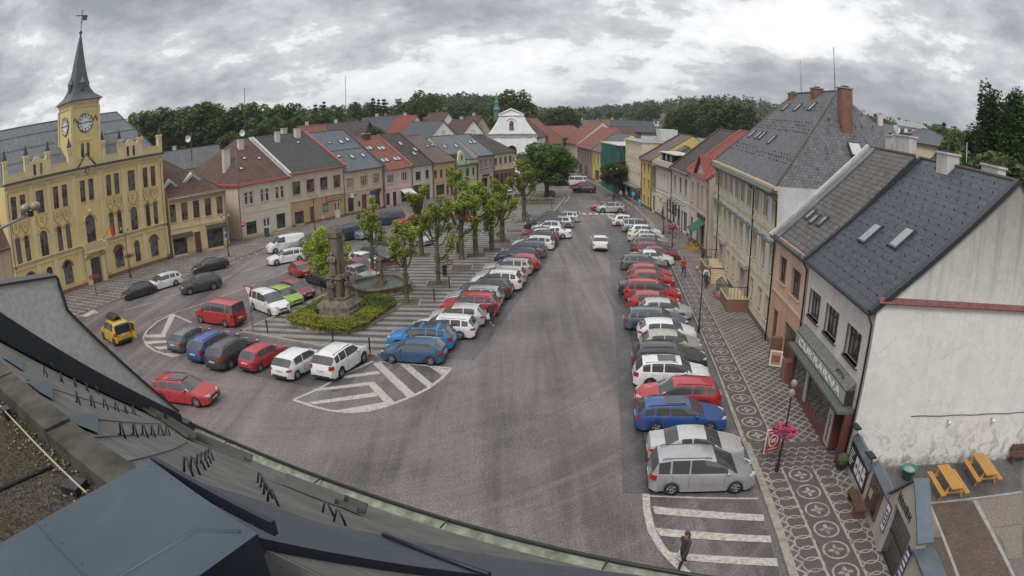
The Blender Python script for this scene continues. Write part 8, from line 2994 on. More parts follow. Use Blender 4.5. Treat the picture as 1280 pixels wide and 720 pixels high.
a, b_ = at_d(1208, 205, 50), at_d(1208, 178, 50)
b = MB()
b.tube([(0, 0, 0), (0, 0, b_.z - a.z + 4)], 0.05, 6)
o = b.build('thin_pole', M['zinc'])
o.location = (a.x, a.y, a.z - 4)
tag(o, 'thin grey pole behind the anthracite roof ridge', 'pole')
# ------------------------------------------------------------------ gate wall and yard at the lower right
M['yard_plaster'] = plaster('render_gatewall', (0.46, 0.42, 0.37), 0.5)
M['sheet_bluegrey'] = plain('blue_grey_sheet', (0.115, 0.14, 0.165), 0.4, 0.3, var=0.15, scale=2)
M['purple'] = plain('sign_purple', (0.06, 0.035, 0.13), 0.5)
M['pine'] = plain('picnic_pine', (0.50, 0.255, 0.06), 0.5, var=0.2, scale=12)
GA, GB = Vector((14.75, 20.6)), Vector((13.2, 14.0))
GL_ = (GB - GA).length
gt = thing('gate_wall', (GA.x, GA.y, 0.1), 'pale plastered garden wall with notice boards and a gabled gateway with iron gate', 'wall', atan2(GB.y - GA.y, GB.x - GA.x))
b = MB()
b.bb(0.0, 2.95, -0.02, 0.28, 0, 1.55, 0)
b.extr([(-0.12, 1.55), (0.4, 1.55), (0.4, 1.62), (0.14, 1.80), (-0.12, 1.62)], ((0.0, 0, 0), (0, 1, 0)), (0, 0, 1), (2.97, 0, 0), 1)
b.bb(2.95, 5.6, 0.0, 0.3, 0, 1.9, 0)
b.extr([(-0.12, 1.9), (0.42, 1.9), (0.42, 1.97), (0.15, 2.16), (-0.12, 1.97)], ((3.0, 0, 0), (0, 1, 0)), (0, 0, 1), (2.6, 0, 0), 1)
gp = [(5.6, 0), (6.25, 0), (6.25, 2.25), (8.35, 2.25), (8.35, 0), (8.95, 0), (8.95, 2.55), (7.2, 3.75), (5.6, 2.2)]
b.extr([(x, z) for x, z in gp], ((0, 0.36, 0), (1, 0, 0)), (0, 0, 1), (0, -0.42, 0), 0)
for (x0, z0), (x1, z1) in (((5.5, 2.15), (7.2, 3.8)), ((7.2, 3.8), (9.1, 2.5))):
 d = Vector((x1 - x0, 0, z1 - z0)).normalized()
 n = Vector((-d.z, 0, d.x)) * 0.07
 vs = [(x0, -0.16, z0), (x1, -0.16, z1), (x1, 0.5, z1), (x0, 0.5, z0)]
 vs += [(p[0] + n.x, p[1], p[2] + n.z) for p in vs]
 b.shell(vs, [(0, 3, 2, 1), (4, 5, 6, 7), (0, 1, 5, 4), (1, 2, 6, 5), (2, 3, 7, 6), (3, 0, 4, 7)], 1)
b.bb(8.95, 14.5, 0.0, 0.3, 0, 2.1, 0)
b.bb(8.95, 14.5, -0.15, 0.75, 2.1, 2.2, 1)
b.build('wall', [M['yard_plaster'], M['sheet_bluegrey']], gt)
b = MB()
b.bb(0.05, 1.0, -0.09, -0.02, 0.35, 1.45, 0)
b.bb(0.12, 0.93, -0.095, -0.09, 0.42, 1.38, 1)
for k in range(6):
 b.bb(0.2, 0.2 + 0.4 + 0.25 * (k % 3) / 2, -0.1, -0.095, 0.55 + k * 0.13, 0.59 + k * 0.13, 2)
b.build('menu_board', [M['car_trim'], M['black'], M['white']], gt)
b = MB()
b.bb(1.08, 2.85, -0.11, -0.02, 0.45, 1.5, 0)
for k, (x, z, w, h) in enumerate(((1.2, 0.62, 0.45, 0.7), (1.75, 0.6, 0.42, 0.75), (2.28, 0.62, 0.42, 0.62), (2.3, 1.28, 0.3, 0.14))):
 b.bb(x, x + w, -0.117, -0.11, z, z + h, 1)
 b.bb(x + 0.08, x + w - 0.08, -0.119, -0.117, z + h * 0.35, z + h * 0.6, 2 if k % 2 else 3)
b.build('notice_case', [M['car_trim'], M['white'], plain('poster_green', (0.18, 0.25, 0.1), 0.5), M['purple']], gt)
b = MB()
b.bb(3.4, 4.9, -0.1, 0.0, 0.45, 1.8, 0)
b.bb(3.52, 4.1, -0.108, -0.1, 0.58, 1.66, 1)
b.bb(4.2, 4.78, -0.108, -0.1, 0.58, 1.66, 1)
b.bb(3.62, 4.0, -0.112, -0.108, 0.9, 1.3, 2)
b.build('notice_case', [M['w_brown'], M['glass_shop'], M['tan']], gt)
b = MB()
b.bb(5.66, 6.14, -0.1, -0.06, 0.8, 1.95, 0)
b.bb(5.70, 6.10, -0.105, -0.1, 0.86, 1.89, 1)
b.bb(5.74, 6.06, -0.11, -0.105, 1.05, 1.7, 0)
for k in range(3):
 b.bb(5.82, 5.98, -0.114, -0.11, 1.15 + k * 0.18, 1.25 + k * 0.18, 1)
b.build('house_sign', [M['purple'], M['white']], gt)
b = MB()
b.bb(8.45, 8.9, -0.1, -0.06, 0.7, 2.0, 0)
for k in range(5):
 b.bb(8.52, 8.83, -0.105, -0.1, 0.85 + k * 0.22, 0.97 + k * 0.22, 1)
b.build('house_sign', [M['purple'], M['white']], gt)
b = MB()
x = 6.35
for k, (w, h) in enumerate(((0.26, 0.36), (0.22, 0.3), (0.24, 0.3), (0.2, 0.34), (0.26, 0.3))):
 b.bb(x, x + 0.07, -0.085, -0.06, 2.48, 2.48 + h)
 b.bb(x + w - 0.07, x + w, -0.085, -0.06, 2.48, 2.48 + h * (0.85 if k % 2 else 1))
 b.bb(x + 0.07, x + w - 0.07, -0.085, -0.06, 2.48 + (h * 0.75 if k % 2 else h * 0.4), 2.48 + (h * 0.95 if k % 2 else h * 0.6))
 x += w + 0.08
b.build('gable_letters', M['black'], gt)
b = MB()
for k in range(18):
 x = 6.28 + k * 0.12
 b.tube([(x, 0.1, 0.08), (x, 0.1, 2.2)], 0.014, 4)
for z in (0.1, 1.1, 2.2):
 b.bb(6.27, 8.33, 0.08, 0.12, z, z + 0.05)
for k in range(-8, 18):
 p0, p1 = [6.28 + k * 0.12, 0.1], [6.28 + k * 0.12 + 1.05, 1.1]
 a0, a1 = max(6.28, p0[0]), min(8.32, p1[0])
 if a1 > a0:
  b.tube([(a0, 0.1, 0.1 + (a0 - p0[0])), (a1, 0.1, 0.1 + (a1 - p0[0]))], 0.012, 4)
  b.tube([(a0, 0.1, 2.2 - (a0 - p0[0])), (a1, 0.1, 2.2 - (a1 - p0[0]))], 0.012, 4)
b.build('iron_gate', M['black'], gt)
for x in (0.1, 2.6):
 b = MB()
 b.tube([(x, 0.1, 1.6), (x, 0.0, 2.15)], 0.02, 6)
 b.box((x + 0.05, -0.1, 2.2), (0.55, 0.32, 0.08), 0, 0.2)
 b.build('floodlight', M['black'], gt)
def m_brick():
 t = NT('yard_bricks')
 v = t.pos('World', rot=(0, 0, radians(13)))
 br = t.node('ShaderNodeTexBrick')
 br.inputs['Color1'].default_value = (0.165, 0.105, 0.082, 1)
 br.inputs['Color2'].default_value = (0.115, 0.082, 0.068, 1)
 br.inputs['Mortar'].default_value = (0.05, 0.045, 0.04, 1)
 br.inputs['Scale'].default_value = 1
 br.inputs['Brick Width'].default_value = 0.26
 br.inputs['Row Height'].default_value = 0.13
 br.inputs['Mortar Size'].default_value = 0.014
 t.l.new(v, br.inputs['Vector'])
 n = t.noise(t.pos('World'), 0.7, 6, 0.7)
 n2 = t.noise(t.pos('World'), 6, 4, 0.7)
 col = t.mix(t.ramp(n, [(0.4, 0.0), (0.65, 0.7)]), br.outputs['Color'], (0.07, 0.065, 0.055))
 col = t.mix(0.5, col, t.ramp(n2, [(0.3, 0.2), (0.7, 0.8)]), 'OVERLAY')
 t.bump(br.outputs['Fac'], -0.4, 0.01)
 return t.out(col, 0.7, spec=0.4)
M['yard_brick'] = m_brick()
M['yard_pale'] = plain('yard_pale_setts', (0.20, 0.175, 0.14), 0.8, var=0.35, scale=9)
def mz(pts):
 return [(1030 + x / 3.6, 520 + y / 3.6) for x, y in pts]
b = MB()
yz = lambda pts, z, m: b.face([(*at(*p)[:2], z) for p in mz(pts)], m)
yz([(240, 240), (890, 190), (890, 345), (470, 395), (300, 420)], 0.010, 0)
yz([(470, 395), (668, 383), (850, 730), (600, 730)], 0.014, 1)
yz([(685, 378), (890, 343), (890, 485), (748, 505)], 0.014, 2)
yz([(445, 550), (545, 545), (620, 730), (430, 730)], 0.0145, 1)
yz([(748, 508), (890, 488), (890, 640), (830, 645), (800, 560)], 0.014, 2)
yz([(668, 383), (685, 378), (865, 730), (850, 730)], 0.018, 3)
yz([(470, 390), (890, 338), (890, 346), (470, 398)], 0.019, 3)
yz([(470, 400), (480, 395), (612, 730), (598, 730)], 0.0185, 3)
tag(b.build('yard_paving', [M['asphalt_dark'], M['yard_brick'], M['yard_pale'], M['concrete']]), kind='structure')
def picnic(p0, p1, label):
 a, e = at(*p0, 0.75), at(*p1, 0.75)
 c = (a + e) / 2
 L = (e - a).length
 t = thing('picnic_table', (c.x, c.y, 0.018), label, 'picnic table', atan2(e.y - a.y, e.x - a.x), 'picnic tables in the yard')
 L = min(max(L, 1.7), 2.1)
 b = MB()
 for k in range(5):
  b.bb(-L / 2, L / 2, -0.36 + k * 0.146, -0.36 + k * 0.146 + 0.132, 0.72, 0.76)
 b.build('tabletop', M['pine'], t)
 for s in (-1, 1):
  b = MB()
  for k in range(2):
   y = s * 0.72 + (k - 0.5) * 0.15
   b.bb(-L / 2, L / 2, y - 0.066, y + 0.066, 0.42, 0.46)
  b.build('bench_seat', M['pine'], t)
 for x in (-L * 0.36, L * 0.36):
  b = MB()
  b.bb(x - 0.03, x + 0.03, -0.78, 0.78, 0.34, 0.42)
  b.bb(x - 0.03, x + 0.03, -0.36, 0.36, 0.64, 0.72)
  for s in (-1, 1):
   b.extr([(s * 0.62, 0), (s * 0.75, 0), (s * 0.34, 0.68), (s * 0.22, 0.68)][::s], ((x - 0.075, 0, 0), (0, 1, 0)), (0, 0, 1), (0.045, 0, 0))
  b.build('trestle', M['pine'], t)
 return t
picnic((1178.6, 581.4), (1197.8, 611.1), 'orange pine picnic table nearer to the gateway')
picnic((1221, 565.4), (1241, 595), 'orange pine picnic table farther from the gateway')
p = at(1133, 598)
t = thing('plant_tub', (p.x, p.y, 0.015), 'green tub at the foot of the big white side wall', 'tub')
b = MB()
b.lathe([(0.0, 0.02), (0.26, 0.02), (0.38, 0.5), (0.42, 0.52), (0.42, 0.56), (0.34, 0.54), (0.30, 0.46), (0, 0.46)], (0, 0, 0), 16, 0)
b.build('pot', plain('tub_green', (0.03, 0.22, 0.14), 0.5), t)
b = MB()
b.lathe([(0.0, 0.47), (0.3, 0.47)], (0, 0, 0), 12, 0)
b.build('soil', M['concrete'], t)
p = at(1272, 578)
t = thing('yard_bench', (p.x, p.y, 0.015), 'dark wooden bench cut by the right edge against the white side wall', 'bench', radians(-15))
b = MB()
for k in range(3):
 b.bb(-0.7, 0.9, -0.2 + k * 0.15, -0.07 + k * 0.15, 0.42, 0.46)
 b.bb(-0.7, 0.9, 0.28, 0.31, 0.5 + k * 0.14, 0.61 + k * 0.14)
for x in (-0.55, 0.75):
 b.bb(x - 0.03, x + 0.03, -0.2, 0.3, 0, 0.42)
 b.bb(x - 0.03, x + 0.03, 0.25, 0.31, 0.42, 0.95)
b.build('frame', M['door_brown'], t)
p0 = at(1068, 640)
t = thing('street_bench', (p0.x + 0.2, p0.y, 0.12), 'dark slatted bench on the mosaic pavement against the garden wall', 'bench', atan2(GB.y - GA.y, GB.x - GA.x))
b = MB()
for k in range(4):
 b.bb(-0.85, 0.85, -0.45 + k * 0.12, -0.35 + k * 0.12, 0.42, 0.46)
for x in (-0.7, 0.7):
 b.bb(x - 0.03, x + 0.03, -0.42, 0.0, 0, 0.42)
b.build('seat', M['door_brown'], t)
p0 = at(1050, 588)
t = thing('pastry_doorstep', (p0.x, p0.y, 0.12), 'dark rounded planter by the pastry shop door', 'planter')
b = MB()
b.lathe([(0.22, 0), (0.3, 0.3), (0.32, 0.42), (0.26, 0.42)], (0, 0, 0), 12)
b.ball((0, 0, 0.5), 0.3, 1, 10, 6)
b.build('pot', [M['car_trim'], M['leaf_dark']], t)
# ------------------------------------------------------------------ bicycles
def bike(x, y, z, rz, label, frame='black', group=None):
 t = thing('bicycle', (x, y, z), label, 'bicycle', rz, group)
 for xw in (-0.52, 0.52):
  b = MB()
  n, R_ = 20, 0.335
  pts = [(xw + R_ * cos(2 * pi * k / n), 0, 0.34 + R_ * sin(2 * pi * k / n)) for k in range(n + 1)]
  b.tube(pts, 0.02, 6, 0, False)
  for k in range(10):
   a = pi * k / 10 * 2
   b.tube([(xw, 0, 0.34), (xw + R_ * cos(a), 0, 0.34 + R_ * sin(a))], 0.004, 3, 1, False)
  b.build('wheel', [M['tyre'], M['zinc']], t)
 b = MB()
 for p, q in (((-0.52, 0.34), (-0.1, 0.30)), ((-0.1, 0.30), (-0.22, 0.85)), ((-0.52, 0.34), (-0.2, 0.78)), ((-0.2, 0.78), (0.34, 0.82)), ((-0.1, 0.3), (0.37, 0.74)), ((0.33, 0.95), (0.52, 0.34))):
  b.tube([(p[0], 0, p[1]), (q[0], 0, q[1])], 0.02, 6)
 b.build('frame', M[frame] if frame in M else PAINT[frame], t)
 b = MB()
 b.tube([(0.34, -0.28, 1.0), (0.38, 0, 0.98), (0.34, 0.28, 1.0)], 0.015, 6)
 b.build('handlebar', M['black'], t)
 b = MB()
 b.ball((-0.24, 0, 0.9), 0.12, 0, 8, 5, (1.2, 0.7, 0.4))
 b.build('saddle', M['black'], t)
 return t
for px, py, rz, col, lab in ((832, 293, 0.5, 'blue', 'parked bicycle leaning left of the flower lamp post'), (838, 297, 0.7, 'black', 'parked bicycle right at the flower lamp post'), (847, 298, 0.4, 'red', 'parked bicycle right of the flower lamp post, nearest the house')):
 p = at(px, py)
 bike(p.x, p.y, 0.12, rz, lab, col, 'bicycles parked by the flower lamp')
# ------------------------------------------------------------------ people
def cloth(name, c, rough=0.85):
 return plain('cloth_' + name, c, rough, var=0.15, scale=9)
SKIN = plain('skin', (0.42, 0.25, 0.18), 0.55, var=0.05)
def person(px, py, heading, label, top, legs, hair, h=1.7, stride=0.25, arms=(0.15, -0.15), long_hair=False, ride=False, bend=(0, 0), pos=None, shoes=(0.03, 0.03, 0.03)):
 p = pos or at(px, py)
 t = thing('person', (p.x, p.y, p.z if pos else 0.125), label, 'person', heading - pi / 2)   # local +y is forward
 s = h / 1.7
 V, E, Rd = [], [], []
 def j(co, r, par=None):
  V.append(Vector(co) * s)
  Rd.append(r * s)
  if par is not None:
   E.append((par, len(V) - 1))
  return len(V) - 1
 lean = 0.30 if ride else 0.03
 zp = 0.95
 pel = j((0, 0, zp), 0.125)
 bel = j((0, lean * 0.3, zp + 0.16), 0.115, pel)
 che = j((0, lean * 0.75, zp + 0.36), 0.14, bel)
 upp = j((0, lean, zp + 0.48), 0.10, che)
 nec = j((0, lean + 0.01, zp + 0.555), 0.05, upp)
 hd0 = j((0, lean + 0.03, zp + 0.62), 0.078, nec)
 hd1 = j((0, lean + 0.03, zp + 0.72), 0.082, hd0)
 seg = {}
 for sx, st, ar in ((-1, stride, arms[0]), (1, -stride, arms[1])):
  sh = j((sx * 0.185, lean * 0.95, zp + 0.45), 0.065, upp)
  if ride:
   el = j((sx * 0.24, lean + 0.22, zp + 0.25), 0.045, sh)
   wr = j((sx * 0.26, lean + 0.42, zp + 0.12), 0.032, el)
   hn = j((sx * 0.26, lean + 0.49, zp + 0.10), 0.036, wr)
  else:
   el = j((sx * 0.235, lean + ar * 0.7, zp + 0.17), 0.045, sh)
   wr = j((sx * 0.235, lean + ar * 1.6 + 0.06, zp - 0.06), 0.032, el)
   hn = j((sx * 0.225, lean + ar * 1.8 + 0.08, zp - 0.13), 0.034, wr)
  hip = j((sx * 0.09, 0, zp - 0.06), 0.10, pel)
  if ride:
   up = 0.16 if sx > 0 else 0.0
   kn = j((sx * 0.11, 0.36 - up * 0.2, zp - 0.30 + up), 0.062, hip)
   an = j((sx * 0.11, 0.20, zp - 0.72 + up), 0.042, kn)
   to = j((sx * 0.11, 0.36, zp - 0.78 + up), 0.035, an)
  else:
   kn = j((sx * 0.10, st * 0.55 + 0.04, 0.50), 0.066, hip)
   an = j((sx * 0.10, st * 1.15 - 0.03, 0.085 + max(0, -st) * 0.28), 0.043, kn)
   to = j((sx * 0.11, st * 1.15 + 0.14, 0.04 + max(0, -st) * 0.06), 0.036, an)
  seg[sx] = (sh, el, wr, hn, hip, kn, an, to)
 me = bpy.data.meshes.new('sk')
 me.from_pydata(V, E, [])
 o = bpy.data.objects.new('sk', me)
 COL.objects.link(o)
 m = o.modifiers.new('s', 'SKIN')
 m.use_smooth_shade = True
 for i, sv in enumerate(me.skin_vertices[0].data):
  sv.radius = (Rd[i] * (1.25 if i in (pel, bel, che) else 1), Rd[i] * (0.86 if i in (pel, bel, che) else 1))
  sv.use_root = i == pel
 q = o.modifiers.new('u', 'SUBSURF')
 q.levels = 2
 q.render_levels = 2
 dg = bpy.context.evaluated_depsgraph_get()
 dg.update()
 out = bpy.data.meshes.new_from_object(o.evaluated_get(dg))
 bpy.data.objects.remove(o)
 out.name = 'person_body'
 bone = []
 for a, b_ in E:
  k = 0
  if b_ in (hd0, hd1) or a in (nec,):
   k = 2
  for sx in (-1, 1):
   sh, el, wr, hn, hip, kn, an, to = seg[sx]
   if (a, b_) in ((pel, hip), (hip, kn), (kn, an)):
    k = 1
   if (a, b_) == (an, to):
    k = 3
   if (a, b_) == (wr, hn):
    k = 2
  bone.append((V[a], V[b_], k))
 bm = bmesh.new()
 bm.from_mesh(out)
 for f in bm.faces:
  c = f.calc_center_median()
  best = (9, 0)
  for a, b_, k in bone:
   ab = b_ - a
   tt = min(1, max(0, (c - a).dot(ab) / max(1e-9, ab.length_squared)))
   dd = (c - (a + ab * tt)).length
   if dd < best[0]:
    best = (dd, k)
  f.material_index = best[1]
  if best[1] == 0 and c.z < (zp - 0.01) * s:
   f.material_index = 1
  f.smooth = True
 bm.to_mesh(out)
 bm.free()
 b = MB()
 hc = V[hd1]
 fw = 0.082 * s
 b.ball(hc + Vector((0, fw * 0.98, -0.025 * s)), 0.017 * s, 0, 6, 4, (0.8, 1.2, 1.3))
 for sx in (-1, 1):
  b.ball(hc + Vector((sx * 0.03 * s, fw * 0.93, 0.01 * s)), 0.011 * s, 1, 6, 4)
  b.ball(hc + Vector((sx * 0.082 * s, 0, -0.015 * s)), 0.022 * s, 0, 6, 4, (0.5, 0.8, 1.2))
 b.box(hc + Vector((0, fw * 0.9, -0.06 * s)), (0.04 * s, 0.014 * s, 0.008 * s), 2)
 for sx in (-1, 1):
  w_, h_ = V[seg[sx][2]], V[seg[sx][3]]
  d = (h_ - w_).normalized()
  sd = Vector((0, 1, 0)) if abs(d.y) < 0.8 else Vector((1, 0, 0))
  for k in range(4):
   o_ = sd * (k - 1.5) * 0.019 * s
   l = (0.062, 0.075, 0.07, 0.052)[k] * s
   cu = Vector((-sx * 0.02, 0, 0)) * s
   b.tube([h_ + o_, h_ + o_ + d * l * 0.65 + cu * 0.3, h_ + o_ + d * l + cu], [0.0095 * s, 0.0088 * s, 0.006 * s], 5, 0)
  b.tube([w_ + d * 0.02 + sd * 0.02 * s, w_ + d * 0.05 * s + sd * 0.052 * s, w_ + d * 0.09 * s + sd * 0.058 * s], [0.011 * s, 0.0095 * s, 0.007 * s], 5, 0)
 ex = b.mesh('x', [SKIN])
 bm = bmesh.new()
 bm.from_mesh(out)
 off = len(bm.faces)
 bm.from_mesh(ex)
 bm.faces.ensure_lookup_table()
 for i in range(off, len(bm.faces)):
  bm.faces[i].material_index = 2 + (0 if bm.faces[i].material_index == 0 else 1)
 bm.to_mesh(out)
 bm.free()
 for m_ in (cloth('top', top), cloth('legs', legs), SKIN, cloth('shoes', shoes)):
  out.materials.append(m_)
 link('body', out, t)
 hb = MB()
 n = 12
 for i in range(6):
  for k in range(n):
   a0, a1 = 2 * pi * k / n, 2 * pi * (k + 1) / n
   e0, e1 = pi / 2 * (i - 1.6) / 4.4, pi / 2 * (i - 0.6) / 4.4
   def P(a, e):
    r = 0.097 * s
    v = Vector((cos(a) * cos(e) * r * 0.95, sin(a) * cos(e) * r * 1.06 - 0.012 * s, sin(e) * r * 1.12 + 0.012 * s))
    if v.y > 0.03 * s and v.z < 0.045 * s:      # leave the face open
     v *= 0.80
    return hc + v
   hb.face([P(a0, e0), P(a1, e0), P(a1, e1), P(a0, e1)], 0, None, True)
 if long_hair:
  hb.tube([hc + Vector((0, -0.06, 0.02)) * s, hc + Vector((0, -0.105, -0.12)) * s, hc + Vector((0, -0.12, -0.30)) * s, hc + Vector((0, -0.10, -0.40)) * s], [0.075 * s, 0.088 * s, 0.075 * s, 0.03 * s], 9)
 hb.build('hair', cloth('hair', hair, 0.6), t)
 return t, [t.matrix_basis @ V[seg[sx][3]] for sx in (-1, 1)]
def bag(pos, label, col=(0.62, 0.61, 0.60)):
 b = MB()
 n = 8
 b.lathe([(0.06, -0.44), (0.15, -0.42), (0.17, -0.3), (0.13, -0.14), (0.035, 0.0)], (0, 0, 0), 10, 0)
 b.tube([(-0.03, 0, -0.02), (-0.02, 0, 0.06), (0.02, 0, 0.06), (0.03, 0, -0.02)], 0.008, 5)
 o = b.build('bag', cloth('bag', col, 0.6))
 o.location = pos
 o.scale = (1, 0.6, 1)
 return tag(o, label, 'bag')
_, hs = person(850, 716, radians(215), 'woman with long dark hair and black jacket walking on the striped crossing', (0.05, 0.038, 0.04), (0.03, 0.03, 0.036), (0.075, 0.036, 0.026), 1.72, 0.28, (0.2, -0.2), True, shoes=(0.35, 0.34, 0.33))
bag(hs[1] + Vector((-0.03, 0, -0.02)), 'pale bag carried by the woman on the striped crossing')
_, hs = person(615, 408, radians(268), 'woman in dark vest and pale shirt walking down the road beside the plaza cars', (0.05, 0.04, 0.05), (0.022, 0.022, 0.026), (0.25, 0.19, 0.15), 1.68, 0.22, (0.12, -0.12), shoes=(0.4, 0.4, 0.4))
bag(hs[1] + Vector((0.0, 0, -0.02)), 'white carrier bag in the hand of the woman beside the plaza cars')
person(854, 348, radians(262), 'person in red jacket and dark blue trousers walking on the right pavement', (0.42, 0.03, 0.03), (0.03, 0.04, 0.08), (0.08, 0.05, 0.03), 1.74, 0.24)
person(878, 331, radians(200), 'person in dark clothes standing by the school steps', (0.03, 0.03, 0.032), (0.03, 0.028, 0.03), (0.04, 0.03, 0.025), 1.75, 0.06)
person(776, 251, radians(120), 'person in a pale shirt near the lamp beyond the zebra', (0.55, 0.48, 0.47), (0.10, 0.10, 0.14), (0.10, 0.07, 0.05), 1.7, 0.2)
person(773, 249.5, radians(110), 'person in dark coat beside the one in a pale shirt beyond the zebra', (0.03, 0.03, 0.035), (0.04, 0.04, 0.05), (0.03, 0.025, 0.02), 1.72, 0.2)
person(783, 251, radians(270), 'person in pink walking near the green shop front', (0.45, 0.25, 0.28), (0.08, 0.07, 0.08), (0.06, 0.04, 0.03), 1.65, 0.15)
person(828, 275.5, radians(180), 'person in black by the wall of the ornate house', (0.02, 0.02, 0.022), (0.03, 0.03, 0.03), (0.03, 0.02, 0.02), 1.75, 0.05)
person(862, 309, radians(230), 'person in light top standing under the green awning', (0.48, 0.40, 0.36), (0.12, 0.10, 0.10), (0.12, 0.08, 0.05), 1.68, 0.05)
person(690, 224, radians(200), 'person in dark clothes beyond the large round tree', (0.03, 0.03, 0.03), (0.04, 0.04, 0.05), (0.03, 0.02, 0.02), 1.7, 0.2)
pc = at(882, 360)
bike(pc.x, pc.y, 0.12, radians(250), 'bicycle ridden by the person in the white shirt', 'black')
fd = Vector((cos(radians(250)), sin(radians(250))))
person(0, 0, radians(250), 'cyclist in white shirt and navy trousers riding on the mosaic pavement', (0.62, 0.62, 0.62), (0.03, 0.035, 0.07), (0.03, 0.022, 0.018), 1.72, ride=True, pos=Vector((pc.x - fd.x * 0.18, pc.y - fd.y * 0.18, 0.12)))
for k, (px, py, c, lab) in enumerate(((868, 313, (0.55, 0.40, 0.03), 'crate of yellow flowers under the green awning'), (862, 311, (0.45, 0.20, 0.16), 'crate of reddish flowers under the green awning'))):
 p = at(px, py)
 t = thing('flower_crate', (p.x, p.y, 0.12), lab, 'crate', 0.1)
 b = MB()
 b.bb(-0.5, 0.5, -0.35, 0.35, 0, 0.35)
 b.build('box', M['pine'], t)
 f = MB()
 rng = random.Random(k)
 for _ in range(120):
  leaf(f, (rng.uniform(-.5, .5), rng.uniform(-.35, .35), 0.35 + rng.random() * 0.35), 0.16, rng, 0, 0 if rng.random() < 0.8 else 1)
 f.build('flowers', [plain('bloom%d' % k, c, 0.6), M['leaf']], t)
def chair(px, py, rz, label):
 p = at(px, py)
 t = thing('cafe_chair', (p.x, p.y, 0.12), label, 'chair', rz, 'white cafe chairs by the tan house')
 b = MB()
 b.bb(-0.24, 0.24, -0.24, 0.24, 0.42, 0.46)
 b.build('seat', M['white'], t)
 b = MB()
 b.extr([(-0.24, 0.46), (0.24, 0.46), (0.2, 0.86), (-0.2, 0.86)], ((0, 0.22, 0), (1, 0, 0)), (0, 0, 1), (0, 0.04, 0))
 b.build('backrest', M['white'], t)
 for x in (-0.21, 0.21):
  for y in (-0.21, 0.21):
   b = MB()
   b.tube([(x, y, 0), (x * 0.9, y * 0.9, 0.42)], 0.02, 5)
   b.build('leg', M['white'], t)
 return t
chair(401, 276, 0.3, 'white cafe chair on the left before the tan ground floor')
chair(404, 277, 2.6, 'white cafe chair in the middle before the tan ground floor')
chair(410, 275, 1.2, 'white cafe chair on the right before the tan ground floor')
p = at(334, 297)
t = thing('waste_bin', (p.x, p.y, 0.12), 'dark green wheeled bin by the door of the cream corner house', 'bin', 0.6)
b = MB()
b.box((0, 0, 0.55), (0.6, 0.6, 1.0), 0)
b.box((0, 0, 1.1), (0.66, 0.68, 0.1), 0)
b.build('bin_body', plain('bin_green', (0.015, 0.07, 0.045), 0.6), t)
# ------------------------------------------------------------------ the roof this view is taken from
M['eternit'] = tiles('fibre_cement_tiles', (0.125, 0.124, 0.114), (0.155, 0.153, 0.142), 1.2, 0.33, 0.008, (0.055, 0.057, 0.056), rough=0.7, moss=0.35, streak=0.25)
def m_sheet():
 t = NT('painted_blue_sheet')
 w = t.pos('World')
 n = t.noise(w, 1.5, 5, 0.6)
 sp = t.noise(w, 26, 6, 0.75)
 st = t.noise(t.pos('World', scale=(6, 1.2, 1), rot=(0, 0, 0.43)), 1.6, 5, 0.6)
 col = t.mix(t.ramp(n, [(0.3, 0.0), (0.7, 1.0)]), (0.048, 0.068, 0.086), (0.066, 0.091, 0.112))
 col = t.mix(t.math('MULTIPLY', t.ramp(sp, [(0.66, 0.0), (0.72, 1.0)]), 0.4), col, (0.14, 0.17, 0.19))
 col = t.mix(t.math('MULTIPLY', t.ramp(st, [(0.5, 0.0), (0.7, 1.0)]), 0.35), col, (0.10, 0.115, 0.12))
 t.bump(n, 0.25, 0.05)
 return t.out(col, t.ramp(st, [(0.3, 0.3), (0.7, 0.6)]), 0.2, 0.4)
M['cap_sheet'] = m_sheet()
M['cap_dark'] = plain('painted_dark_sheet', (0.020, 0.024, 0.040), 0.45, 0.2)
E1, EU = Vector((-5.24, 7.73)), Vector((0.90775, -0.41951))
NO = Vector((0.41951, 0.90775))          # towards the square
ZE, SLP = 10.0, 0.82
nt = thing('near_house', (E1.x, E1.y, 0), 'grey tiled roof with snow hooks and blue sheet metal hood in the foreground', 'house', atan2(EU.y, EU.x))
def loc(P):
 v = Vector((P.x - E1.x, P.y - E1.y))
 return Vector((v.dot(EU), v.dot(NO), P.z))
def rp(px, py, off=0.0):
 """a point of the foreground roof slope, in the house's own axes"""
 v = ray(px, py)
 a = -v.x * NO.x - v.y * NO.y
 s = (ZE + off - CH + SLP * (E1.dot(NO))) / (v.z - SLP * a)
 return loc(Vector((v.x * s, v.y * s, CH + v.z * s)))
def zp(px, py, z):
 return loc(at(px, py, z))
UT = 3.86
b = MB()
slope(b, [(0.02, 0.0, ZE), (16, 0.0, ZE), (16, -UT, ZE + SLP * UT), (0.02, -UT, ZE + SLP * UT)], 0, 0.08)
nrf = b.build('roof', M['eternit'], nt)
b = MB()
b.bb(0, 16, -14, -0.35, 0, 9.8, 0)
b.bb(0, 16, -14, -UT, 9.8, 12.85, 0)
b.build('wall', M['beige'], nt)
b = MB()
for k in range(9):
 x0 = 0.05 + k * 1.9
 n = 8
 for i in range(n):
  a0, a1 = pi + pi * i / n, pi + pi * (i + 1) / n
  b.face([(x0, 0.09 + 0.09 * cos(a0), ZE + 0.08 * sin(a0)), (x0 + 1.9, 0.09 + 0.09 * cos(a0), ZE + 0.08 * sin(a0)),
    (x0 + 1.9, 0.09 + 0.09 * cos(a1), ZE + 0.08 * sin(a1)), (x0, 0.09 + 0.09 * cos(a1), ZE + 0.08 * sin(a1))], 0, None, True)
 b.tube([(x0 + 1.0, 0.0, ZE + 0.02), (x0 + 1.0, 0.2, ZE + 0.02)], 0.012, 5, 1)
